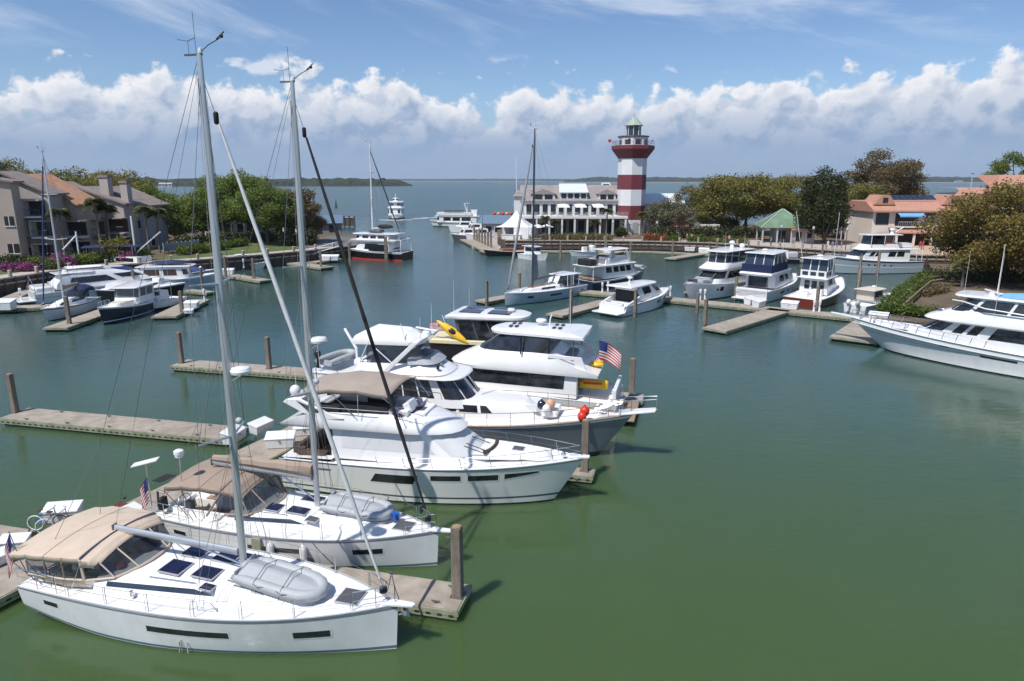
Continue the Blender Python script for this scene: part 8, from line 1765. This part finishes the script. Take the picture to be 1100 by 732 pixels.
# ---------------------------------------------------------------- trees, palms, shrubs, hedges
def leaf_mat(name, dark, light, dry=None, dry_amt=.0, trans=.25, hue=.5):
    m = bpy.data.materials.new(name); m.use_nodes = True; nt = m.node_tree; n = nt.nodes; l = nt.links
    b = n['Principled BSDF']; out = n['Material Output']
    geo = n.new('ShaderNodeNewGeometry'); tc = n.new('ShaderNodeTexCoord')
    nz = n.new('ShaderNodeTexNoise'); nz.inputs['Scale'].default_value = hue; nz.inputs['Detail'].default_value = 4; l.new(tc.outputs['Object'], nz.inputs['Vector'])
    a = n.new('ShaderNodeMath'); a.operation = 'MULTIPLY_ADD'; l.new(geo.outputs['Random Per Island'], a.inputs[0]); a.inputs[1].default_value = .6
    s_ = n.new('ShaderNodeMapRange'); s_.inputs[1].default_value = .3; s_.inputs[2].default_value = .7; s_.inputs[3].default_value = 0; s_.inputs[4].default_value = .45; l.new(nz.outputs[0], s_.inputs[0]); l.new(s_.outputs[0], a.inputs[2])
    mx = n.new('ShaderNodeMix'); mx.data_type = 'RGBA'; mx.inputs[6].default_value = (*dark, 1); mx.inputs[7].default_value = (*light, 1); l.new(a.outputs[0], mx.inputs[0]); c = mx.outputs[2]
    if dry:
        w_ = n.new('ShaderNodeTexWhiteNoise'); w_.noise_dimensions = '1D'; l.new(geo.outputs['Random Per Island'], w_.inputs['W'])
        nz2 = n.new('ShaderNodeTexNoise'); nz2.inputs['Scale'].default_value = hue*.6; l.new(tc.outputs['Object'], nz2.inputs['Vector'])
        ad = n.new('ShaderNodeMath'); ad.operation = 'ADD'; l.new(w_.outputs[0], ad.inputs[0]); l.new(nz2.outputs[0], ad.inputs[1])
        g = n.new('ShaderNodeMapRange'); g.inputs[1].default_value = 1.5 - dry_amt - .15; g.inputs[2].default_value = 1.5 - dry_amt + .15; l.new(ad.outputs[0], g.inputs[0])
        m2 = n.new('ShaderNodeMix'); m2.data_type = 'RGBA'; l.new(g.outputs[0], m2.inputs[0]); l.new(c, m2.inputs[6]); m2.inputs[7].default_value = (*dry, 1); c = m2.outputs[2]
    l.new(c, b.inputs['Base Color']); b.inputs['Roughness'].default_value = .55; b.inputs['Specular IOR Level'].default_value = .3
    t = n.new('ShaderNodeBsdfTranslucent'); l.new(c, t.inputs[0]); ms = n.new('ShaderNodeMixShader'); ms.inputs[0].default_value = trans
    l.new(b.outputs[0], ms.inputs[1]); l.new(t.outputs[0], ms.inputs[2]); l.new(ms.outputs[0], out.inputs[0])
    return m
LF_OAK = leaf_mat('live oak leaves', (.10, .096, .022), (.29, .245, .06), (.25, .165, .055), .36, .4)
LF_OLIVE = leaf_mat('olive spring leaves', (.09, .10, .024), (.30, .285, .075), (.28, .21, .07), .18, .4)
LF_GREEN = leaf_mat('fresh green leaves', (.075, .115, .022), (.235, .30, .065), None, 0, .4)
LF_RUST = leaf_mat('rusty leaves', (.085, .078, .035), (.22, .185, .085), (.22, .145, .075), .4, .4)
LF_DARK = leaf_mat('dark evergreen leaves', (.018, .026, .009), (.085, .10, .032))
LF_GREY = leaf_mat('grey green leaves with moss', (.075, .08, .04), (.22, .215, .12), (.24, .22, .16), .3, .35)
LF_PALM = leaf_mat('palm fronds', (.045, .06, .018), (.17, .19, .06), (.24, .19, .09), .12, .35)
LF_SHRUB = leaf_mat('bright shrub leaves', (.05, .085, .014), (.17, .20, .03))
LF_HEDGE = leaf_mat('hedge leaves', (.04, .075, .012), (.13, .18, .03))
LF_PINK = leaf_mat('magenta blossom', (.16, .02, .12), (.48, .10, .36), (.08, .10, .03), .3)
LF_REDF = leaf_mat('red blossom', (.28, .03, .03), (.60, .13, .07), (.09, .11, .03), .45)
BARK = M('grey brown bark', (.10, .078, .06), .95, var=.35, vs=2, bump=.6, bs=8)
PBARK = M('palm trunk', (.17, .14, .115), .95, var=.3, vs=4, bump=.6, bs=6)
def leaves(parent, clumps, n, size, mat, seed, name='crown', flat=.0, shell=.55, hang=0.0):
    """n leaf sprays shared out over clumps (centre, radii); each spray a bent four-cornered blade"""
    g = np.random.default_rng(seed)
    C_ = np.array([c for c, r in clumps], float); Rr = np.array([r for c, r in clumps], float)
    wt = (Rr[:, 0]*Rr[:, 1] + Rr[:, 1]*Rr[:, 2] + Rr[:, 0]*Rr[:, 2]); wt /= wt.sum()
    k = g.choice(len(clumps), n, p=wt)
    d = g.normal(size=(n, 3)); d /= np.linalg.norm(d, axis=1)[:, None]
    rad = (shell + (1.08-shell)*g.random(n)**.7)[:, None]
    p = C_[k] + d*rad*Rr[k] + g.normal(size=(n, 3))*size*.8
    p[:, 2] -= hang*g.random(n)**3
    u = g.normal(size=(n, 3)); u[:, 2] *= 1-flat; u /= np.linalg.norm(u, axis=1)[:, None]
    v = np.cross(u, d + g.normal(size=(n, 3))*.6); v /= np.linalg.norm(v, axis=1)[:, None] + 1e-9
    s = (size*(.55 + .9*g.random(n)))[:, None]
    V = np.empty((n, 4, 3)); bend = np.cross(u, v)*s*.18
    V[:, 0] = p - u*s*.5; V[:, 1] = p - v*s*.32 + bend; V[:, 2] = p + u*s*.5; V[:, 3] = p + v*s*.32 + bend
    me = bpy.data.meshes.new(name); me.vertices.add(n*4); me.vertices.foreach_set('co', V.reshape(-1))
    me.loops.add(n*4); me.loops.foreach_set('vertex_index', np.arange(n*4, dtype=np.int32))
    me.polygons.add(n); me.polygons.foreach_set('loop_start', np.arange(0, n*4, 4, dtype=np.int32)); me.polygons.foreach_set('loop_total', np.full(n, 4, np.int32))
    me.materials.append(mat); me.update(calc_edges=True)
    o = bpy.data.objects.new(name, me); COL.objects.link(o); o.parent = parent; return o
def tree(name, label, p, H, rx, ry, mat, n, leaf, seed, trunk_h=.32, tr=.35, nclump=26, group=None, lean=0.0, density=.55, hang=0, low=0.35, cat='tree', spread=.36):
    if leaf > .4: H *= .87; n = int(n*1.7); leaf *= .74; nclump = int(nclump*1.25); spread *= .92
    r = random.Random(seed); t = thing(name, label, cat, (p[0], p[1], p[2] if len(p) > 2 else GZ), r.uniform(0, 6), group)
    th = H*trunk_h; cz = (th*(1-low) + H)/2; rz = (H - th*(1-low))/2
    cl = []; ga = PI*(3-math.sqrt(5))
    for i in range(nclump):
        zf = 1 - 2*(i+.5)/nclump; q = math.sqrt(max(0, 1-zf*zf)); a = i*ga + r.uniform(-.5, .5); f = r.uniform(.5, 1.0)
        s_ = r.uniform(.75, 1.25)*spread
        cl.append(((lean*H*.2 + rx*q*math.cos(a)*f, ry*q*math.sin(a)*f, cz + rz*zf*f*(1 if zf > 0 else .75) + r.uniform(-.05, .05)*H), (rx*s_, ry*s_, rz*s_*.72)))
    leaves(t, cl, n, leaf, mat, seed, 'crown', .35, density, hang)
    mb = MB(); base = [Vector((0, 0, -.2)), Vector((lean*th*.3, 0, th*.5)), Vector((lean*th*.6, .05*H*r.uniform(-1, 1), th))]
    mb.tube([base[0], base[0] + Vector((0,0,.5)), base[1], base[2]], [tr*1.5, tr*1.1, tr, tr*.85], 9)
    tr_o = mb.build('trunk', BARK, t)
    lb = MB()
    for c, rr in cl[::2]:
        e = Vector(c); m_ = base[2].lerp(e, .5) + Vector((r.uniform(-.1, .1)*rx, r.uniform(-.1, .1)*ry, -.06*H*r.random()))
        lb.tube([base[2] + Vector((0, 0, -.1)), m_, e], [tr*.5, tr*.28, tr*.08], 6)
    lb.build('limbs', BARK, t)
    return t
def palm(label, p, h, seed, group, crown=1.9, nfr=26):
    r = random.Random(seed); t = thing('palm_tree', label, 'palm tree', (p[0], p[1], p[2] if len(p) > 2 else GZ), 0, group)
    lx, ly = r.uniform(-.25, .25), r.uniform(-.2, .2)
    MB().tube([(0, 0, -.2), (lx*.2, ly*.2, h*.4), (lx*.6, ly*.6, h*.8), (lx, ly, h)], [.2, .16, .15, .2], 9).build('trunk', PBARK, t)
    top = Vector((lx, ly, h)); mb = MB()
    for i in range(nfr):
        a = i*2.4 + r.uniform(-.2, .2); up = r.uniform(-.7, 1.25); L = crown*r.uniform(.8, 1.1)
        dx = Vector((math.cos(a), math.sin(a), 0)); sd = Vector((-math.sin(a), math.cos(a), 0)); pts = []
        for k in range(7):
            s_ = k/6; pts.append(top + dx*(L*s_*(1-.25*max(0, up)*s_)) + Vector((0, 0, up*L*.75*s_ - (.55+.3*max(0, up))*L*s_*s_)))
        for k in range(1, 7):
            c0 = pts[k-1].lerp(pts[k], .5); wd = L*.34*math.sin(PI*min(1, (k+.4)/6.8))
            for sg in (-1, 1):
                for q in (0, 1):
                    b = pts[k-1].lerp(pts[k], .15 + .45*q); e = b + sd*sg*wd + dx*wd*.5 + Vector((0, 0, -wd*.45)); w2 = dx*.13*L*.5
                    mb.add([b - w2, b + w2, e + w2*.25, e - w2*.25], [[0,1,2,3]])
    mb.build('fronds', LF_PALM, t, 0)
    bt = MB()
    for i in range(9): a = i*.7; bt.tube([top + Vector((0,0,-.5)), top + Vector((.32*math.cos(a), .32*math.sin(a), -.15))], .035, 4)
    bt.build('boots', PBARK, t)
    return t
def shrub(label, p, rx, ry, h, mat, n, leaf, seed, group='shrubs', name='shrub', cat='shrub'):
    r = random.Random(seed); t = thing(name, label, cat, (p[0], p[1], p[2] if len(p) > 2 else GZ), 0, group)
    cl = [((r.uniform(-.6, .6)*rx, r.uniform(-.6, .6)*ry, h*r.uniform(.35, .62)), (rx*.5, ry*.5, h*.4)) for _ in range(9)]
    leaves(t, cl, n, leaf, mat, seed, 'foliage', .2, .4)
    mb = MB()
    for c, _ in cl[:5]: mb.tube([(c[0]*.2, c[1]*.2, -.1), c], [.06, .02], 5)
    mb.build('stems', BARK, t); return t
def hedge(label, pts, w_, h, mat, n, leaf, seed, z=GZ, group=None):
    t = thing('hedge', label, 'hedge', (0, 0, 0), 0, group); P = [Vector((p[0], p[1], 0)) for p in pts]; cl = []; r = random.Random(seed)
    for a, b in zip(P, P[1:]):
        k = max(1, int((b-a).length/(w_*.6)))
        for i in range(k+1):
            c = a.lerp(b, i/k); cl.append(((c.x + r.uniform(-.15, .15)*w_, c.y + r.uniform(-.15, .15)*w_, z + h*.48), (w_*.55, w_*.55, h*.55)))
    leaves(t, cl, n, leaf, mat, seed, 'foliage', .2, .35)
    return t
# right: the big oak by the garden spit
tree('live_oak', 'huge bronze live oak leaning over the garden spit on the right', (70.5, 97, .9), 13.4, 10.5, 9.5, LF_OAK, 42000, .36, 21, .22, .6, 60, 'live oaks', density=.42, hang=1.2, low=.75, spread=.27)
tree('live_oak', 'second bronze live oak at the right picture edge behind the large yacht', (82.5, 96, .9), 15.6, 9.5, 9, LF_OAK, 26000, .38, 22, .22, .55, 36, 'live oaks', density=.42, hang=1.2, low=.7, spread=.32)
G2 = 'trees behind the lighthouse promenade'
tree('live_oak', 'broad olive live oak behind the green roofed pavilion', tp(800, 166), 17, 11, 9, LF_OLIVE, 15000, .62, 31, .3, .5, 36, G2, density=.4, hang=.8, spread=.30)
tree('live_oak', 'olive live oak right of the low red tree house and left of the pavilion', tp(770, 172), 15, 7.5, 8, LF_OLIVE, 8000, .62, 32, .32, .4, 26, G2, density=.4)
tree('live_oak', 'yellowish live oak spreading right of the pavilion roof', tp(848, 172), 15.5, 8.5, 8, LF_OLIVE, 9500, .62, 33, .34, .4, 28, G2, density=.4)
tree('magnolia', 'dark dense evergreen magnolia standing on the promenade right of the pavilion', tp(884, 142), 15.8, 4.9, 5, LF_DARK, 12000, .55, 34, .08, .4, 30, G2, density=.35, low=.4, spread=.36)
tree('live_oak', 'yellow green oak between the dark magnolia and the pink building', tp(922, 160), 13.5, 6.5, 6, LF_OLIVE, 8000, .55, 35, .25, .4, 26, G2, density=.4)
tree('live_oak', 'tall rust tinged oak rising behind the left end of the pink building', tp(945, 182), 21.5, 10.5, 9, LF_RUST, 14000, .62, 36, .35, .45, 34, G2, density=.42, spread=.28)
tree('pine', 'flat topped green pine rising behind the upper pink building at right', tp(1078, 172), 21.5, 7, 6, LF_GREEN, 6500, .55, 37, .62, .4, 18, G2, density=.4, spread=.32)
tree('moss_oak', 'grey green mossy oak at the foot of the striped lighthouse', tp(719, 162), 9.8, 5.2, 5.5, LF_GREY, 8500, .5, 38, .25, .35, 26, G2, density=.35, hang=1.6, low=.5)
tree('moss_oak', 'thin airy grey green tree behind the mossy oak', tp(737, 178), 14.5, 5.5, 5, LF_GREY, 2600, .5, 39, .42, .28, 16, G2, density=.3, spread=.26)
tree('young_oak', 'small yellow green tree between the mossy oak and the olive oak', tp(757, 168), 8.5, 4.2, 4, LF_OLIVE, 3000, .5, 40, .3, .2, 14, G2, density=.35)
for i, (px, D, h, w_, m_, lb) in enumerate(((782, 168, 4.5, 2.5, LF_DARK, 'low dark tree under the broad olive oak'), (905, 165, 7.5, 3.5, LF_OLIVE, 'olive tree peeping between magnolia and white lattice roof'))):
    tree('young_oak', lb, tp(px, D), h, w_, w_, m_, 2200, .5, 50+i, .3, .15, 12, G2)
# left: trees on the point and behind the condominiums
G3 = 'trees on the left point'
tree('oak', 'tall fresh green oak right of the nearest mast', tp(268, 152), 17, 7.5, 7, LF_GREEN, 10000, .58, 61, .25, .4, 30, G3, density=.38, spread=.30)
tree('oak', 'green oak with bare forked trunk beside the lawn', tp(288, 140), 13.8, 6.2, 6, LF_GREEN, 7500, .52, 62, .38, .32, 26, G3, density=.38, spread=.30)
tree('oak', 'rust coloured oak at the right end of the left point', tp(318, 143), 12.5, 5.6, 5, LF_RUST, 7000, .52, 63, .35, .3, 24, G3, density=.38, lean=.5, spread=.30)
tree('oak', 'round green oak immediately left of the nearest mast', tp(218, 146), 12.8, 6, 6, LF_GREEN, 7500, .52, 64, .22, .32, 26, G3, density=.38)
tree('oak', 'green oak touching the last condominium gable', tp(190, 142), 10.5, 4.8, 5, LF_GREEN, 5500, .5, 65, .2, .28, 22, G3, density=.38)
tree('oak', 'green oak partly hidden behind the nearest mast', tp(243, 158), 16, 6.5, 6, LF_GREEN, 7500, .58, 66, .25, .32, 26, G3, density=.38)
tree('oak', 'small rusty crown overhanging the parking lot at the tip of the left point', tp(334, 148), 8.0, 3.4, 3, LF_RUST, 2600, .45, 67, .4, .18, 14, G3)
G4 = 'trees behind the condominiums'
for i, (px, D, h, w_, m_, lb) in enumerate(((15, 170, 20, 9, LF_OLIVE, 'tall olive tree behind the first condominium gable at the left edge'), (48, 175, 18.5, 8, LF_GREEN, 'green tree behind the orange condominium roof'), (80, 180, 17, 8, LF_OLIVE, 'yellow green tree behind the middle condominium roof'), (118, 178, 17.5, 8, LF_OLIVE, 'olive tree behind the twin chimneys'), (140, 172, 17, 7.5, LF_OLIVE, 'olive tree right of the chimneys behind the last roof'), (160, 170, 13.5, 7, LF_GREEN, 'green tree sloping down behind the last roof end'), (-12, 150, 19, 8, LF_DARK, 'dark tree at the extreme left edge behind the condominiums'))):
    tree('oak', lb, tp(px, D), h, w_, 7, m_, 6000, .65, 70+i, .3, .4, 22, G4)
GP = 'cabbage palms before the condominiums'
for i, (px, D, h, lb) in enumerate(((71, 113, 8.0, 'cabbage palm in front of the middle condominium balconies'), (110, 116, 9.6, 'tall cabbage palm at the chimney corner of the condominiums'), (121, 118, 8.5, 'cabbage palm just right of the tallest condominium palm'), (161, 121, 8.2, 'cabbage palm before the last condominium gable'), (172, 124, 7.6, 'cabbage palm at the right end of the condominium row'))):
    palm(lb, tp(px, D), h, 80+i, GP, 2.2, 54)
GP2 = 'small palms before the white restaurant'
for i, (px, D, h, lb) in enumerate(((586, 158, 4.6, 'small palm left of the restaurant colonnade'), (597, 156, 3.8, 'small palm by the left column of the restaurant'), (639, 156, 4.0, 'small palm before the right bay of the restaurant colonnade'), (651, 160, 6.2, 'tall thin palm at the right corner of the restaurant'), (689, 158, 5.6, 'palm standing right before the striped lighthouse'))):
    palm(lb, tp(px, D), h, 90+i, GP2, 1.6, 34)
palm('cabbage palm standing in front of the big oak on the garden spit', (61.5, 92.5, .9), 3.4, 97, 'garden palms', 1.5, 26)
shr = [(126, 112, 3.0, 2.2, 3.8, LF_OLIVE, 'large rounded olive shrub below the twin palms'), (140, 111, 1.4, 1.2, 2.0, LF_PINK, 'magenta azalea before the condominium chimneys'), (152, 112, 1.8, 1.4, 2.2, LF_GREEN, 'green shrub right of the magenta azalea'), (66, 104, 1.8, 1.2, 1.9, LF_PINK, 'magenta azalea near the left sailboat mast'), (45, 101, 2.4, 1.4, 1.7, LF_SHRUB, 'bright green shrub left of the left sailboat mast'), (74, 106, 1.4, 1.2, 1.5, LF_SHRUB, 'small bright shrub right of the magenta azalea'), (14, 103, 3.2, 1.6, 1.8, LF_DARK, 'dark low shrub at the left edge by the condominium wall'), (30, 105, 2.5, 1.5, 1.6, LF_DARK, 'dark low shrub left of the bright green one'), (92, 108, 2.0, 1.3, 1.6, LF_GREEN, 'green shrub under the middle condominium balcony'), (106, 110, 1.6, 1.2, 1.5, LF_DARK, 'dark shrub at the foot of the tall palm'), (668, 160, 1.5, 1.2, 2.4, LF_DARK, 'dark shrub at the foot of the lighthouse'), (20, 99, 2.6, 1.2, 1.0, LF_PINK, 'low purple flowering shrub at the left edge')]
for i, (px, D, rx, ry, h, m_, lb) in enumerate(shr): shrub(lb, tp(px, D), rx, ry, h, m_, int(700+500*rx), .32, 110+i, 'garden shrubs')
hedge('clipped bright green hedge along the left promenade lawn', [tp(196, 121)[:2], tp(214, 124)[:2], tp(240, 130)[:2]], 2.0, 1.5, LF_SHRUB, 5000, .3, 130)
hedge('green hedge at the right end of the left lawn', [tp(243, 133)[:2], tp(262, 138)[:2]], 1.7, 1.3, LF_HEDGE, 2500, .3, 131)
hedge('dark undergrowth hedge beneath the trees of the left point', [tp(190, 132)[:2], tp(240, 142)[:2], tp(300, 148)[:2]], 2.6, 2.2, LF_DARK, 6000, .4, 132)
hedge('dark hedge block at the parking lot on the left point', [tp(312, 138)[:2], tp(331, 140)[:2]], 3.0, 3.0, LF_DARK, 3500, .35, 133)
hedge('brownish planting strip before the white restaurant', [tp(572, 151)[:2], tp(610, 149)[:2], tp(655, 147)[:2]], 1.8, 1.0, LF_RUST, 4200, .3, 134)
hedge('green planting strip in front of the restaurant colonnade', [tp(600, 155)[:2], tp(650, 153)[:2]], 1.6, 1.1, LF_GREEN, 2600, .3, 135)
hedge('red flowering bed right of the lighthouse', [tp(694, 148)[:2], tp(712, 146)[:2]], 1.6, 1.5, LF_REDF, 2600, .25, 136)
hedge('green bed beside the red flowers', [tp(716, 147)[:2], tp(728, 146)[:2]], 1.5, 1.2, LF_SHRUB, 1500, .25, 137)
hedge('bright planting in front of the olive oak', [tp(742, 146)[:2], tp(756, 145)[:2]], 1.5, 1.4, LF_SHRUB, 1800, .25, 138)
hedge('pale flower bed below the broad olive oak', [tp(762, 146)[:2], tp(800, 143)[:2]], 1.4, 1.1, LF_SHRUB, 2200, .25, 139)
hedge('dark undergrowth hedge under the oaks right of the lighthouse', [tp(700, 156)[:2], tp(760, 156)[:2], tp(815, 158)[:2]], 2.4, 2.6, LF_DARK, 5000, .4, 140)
hedge('green hedge lining the water edge of the garden spit', [at(952, 334, 1)[:2], at(974, 317, 1)[:2], at(998, 299, 1)[:2]], 2.2, 1.25, LF_HEDGE, 9000, .24, 141, .9)
hedge('green hedge along the dock side of the garden spit', [at(952, 337, 1)[:2], at(976, 339, 1)[:2], at(1002, 341, 1)[:2]], 1.7, 1.1, LF_HEDGE, 5200, .22, 142, .9)
hedge('brown grasses inside the garden spit', [at(992, 318, 1)[:2], at(1015, 312, 1)[:2]], 1.5, .9, LF_RUST, 1500, .25, 143, .9)
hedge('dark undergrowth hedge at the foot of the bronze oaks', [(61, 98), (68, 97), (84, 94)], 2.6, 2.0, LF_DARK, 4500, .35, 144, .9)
# ---------------------------------------------------------------- people on the promenade
SKIN = M('skin', (.45, .27, .19), .6, var=.05); HAIR = M('brown hair', (.05, .03, .02), .7)
CL = {k: M(k + ' cloth', c, .85, var=.08) for k, c in dict(red=(.45, .04, .04), blue=(.05, .12, .40), white=(.7, .7, .68), navy=(.03, .04, .09), grey=(.25, .25, .26), pink=(.6, .28, .30), khaki=(.38, .30, .20), black=(.02, .02, .02), teal=(.05, .25, .26), denim=(.07, .10, .19)).items()}
def figure_mesh(name, pose):
    """one continuous skinned body; pose = joint positions of one standing or walking figure 1.72 m tall"""
    J, E_l, Rd = pose
    me = bpy.data.meshes.new(name); me.from_pydata(J, E_l, []); o = bpy.data.objects.new(name, me); COL.objects.link(o)
    sk = o.modifiers.new('skin', 'SKIN'); sk.use_smooth_shade = True
    lay = me.skin_vertices[0] if me.skin_vertices else None
    if lay is None:
        bm = bmesh.new(); bm.from_mesh(me); bm.verts.layers.skin.verify(); bm.to_mesh(me); bm.free(); lay = me.skin_vertices[0]
    for i, r_ in enumerate(Rd): lay.data[i].radius = r_ if isinstance(r_, tuple) else (r_, r_); lay.data[i].use_root = (i == 0)
    o.modifiers.new('sub', 'SUBSURF').render_levels = 1; o.modifiers['sub'].levels = 1
    dg = bpy.context.evaluated_depsgraph_get(); m2 = bpy.data.meshes.new_from_object(o.evaluated_get(dg)); bpy.data.objects.remove(o)
    m2.name = name; m2.materials.clear()
    for k in range(4): m2.materials.append(SKIN)
    for p in m2.polygons:
        z = p.center.z; x = abs(p.center.x)
        p.material_index = 0 if z > 1.46 or (x > .25 and z < 1.15 and z > .62) else (1 if z > .92 else (2 if z > .1 else 3))
    return m2
def pose(stride=.0, arm=.0):
    J = [(0,0,.95), (0,0,1.15), (0,0,1.38), (0,.01,1.50), (0,-.01,1.60), (0,-.01,1.70),
         (.17,0,1.40), (.23,arm,1.14), (.24,arm*1.5-.06,.90), (.24,arm*1.6-.08,.80), (-.17,0,1.40), (-.23,-arm,1.14), (-.24,-arm*1.5-.06,.90), (-.24,-arm*1.6-.08,.80),
         (.10,0,.90), (.11,stride-.02,.50), (.11,stride*1.3+.03,.09), (.11,stride*1.3-.12,.03), (-.10,0,.90), (-.11,-stride-.02,.50), (-.11,-stride*1.3+.03,.09), (-.11,-stride*1.3-.12,.03)]
    E_l = [(0,1),(1,2),(2,3),(3,4),(4,5),(2,6),(6,7),(7,8),(8,9),(2,10),(10,11),(11,12),(12,13),(0,14),(14,15),(15,16),(16,17),(0,18),(18,19),(19,20),(20,21)]
    Rd = [(.15,.11),(.14,.10),(.16,.10),.055,(.085,.10),(.07,.085),.06,.045,.036,.042,.06,.045,.036,.042,.085,.06,.045,.04,.085,.06,.045,.04]
    return J, E_l, Rd
FIG = [figure_mesh('person', pose(0, 0)), figure_mesh('person', pose(.14, .10)), figure_mesh('person', pose(-.10, .05))]
hm = MB(); hm.ell((0, .015, 1.70), (.10, .115, .09), 10, 6, 0, -.2)
def person(x, y, z, rz, top, bottom, label, k=0, s_=1.0):
    o = bpy.data.objects.new('person', FIG[k]); COL.objects.link(o); o.location = (x, y, z); o.rotation_euler = (0, 0, rz); o.scale = (s_,)*3
    for i, m_ in enumerate((SKIN, CL[top], CL[bottom], CL['black'])): o.material_slots[i].link = 'OBJECT'; o.material_slots[i].material = m_
    hm.build('hair', HAIR, o); return tag(o, label, 'person', 'people on the promenade')
PL = [(562.5, 154, .4, 'blue', 'denim', 'person in bright blue top standing at the marquee tent'), (566.5, 154, 2.6, 'navy', 'khaki', 'person in navy top facing the one in bright blue at the marquee'), (571, 150, 1.2, 'white', 'denim', 'person in white top walking on the promenade right of the marquee'),
      (698, 150.5, .6, 'red', 'denim', 'person in red shirt beside the red flowering bed'), (703, 151, 2.2, 'white', 'khaki', 'person in white shirt behind the red flowering bed'), (738, 148, .3, 'pink', 'white', 'person in pink top and white trousers right of the red hut'), (743, 147, 3.0, 'white', 'denim', 'person in white top and jeans next to the one in pink'), (777, 141, 1.0, 'navy', 'grey', 'person in navy top and grey trousers under the olive oak'), (783, 140, 2.0, 'pink', 'denim', 'person in pink top and jeans under the olive oak'),
      (828, 133, .5, 'grey', 'navy', 'person in grey top before the pavilion'), (852, 131, 1.6, 'teal', 'khaki', 'person in teal top between pavilion and kiosk'), (889, 124, .2, 'white', 'white', 'person dressed in white below the dark magnolia'), (894, 124.5, 2.8, 'grey', 'denim', 'person in grey top and jeans below the dark magnolia'), (899, 123.5, 1.0, 'blue', 'khaki', 'person in blue top right of the dark magnolia'), (903.5, 123, 4.0, 'pink', 'khaki', 'person in pink top and khaki trousers right of the dark magnolia'),
      (972, 127, .8, 'white', 'red', 'person in white top and red trousers before the arcade of the pink building'), (988, 130, 2.0, 'red', 'navy', 'person in red top and navy trousers before the arcade of the pink building'), (991, 130.3, .1, 'red', 'red', 'person dressed all in red before the arcade of the pink building'), (1003, 129, 1.0, 'black', 'denim', 'person in black top near the big oak before the arcade')]
for i, (px, D, rz, a, b, lb) in enumerate(PL):
    x, y, z = tp(px, D); person(x, y, GZ+.02, rz, a, b, lb, i % 3, rnd.uniform(.94, 1.05))
for i, (x, top, lb) in enumerate(((.3, 'navy', 'person in navy top on the upper bridge of the navy trawler'), )):
    p_, r_ = on(Ht, 1.4, -1.2, 3.47); person(p_.x, p_.y, p_.z, r_, top, 'grey', lb, 0)
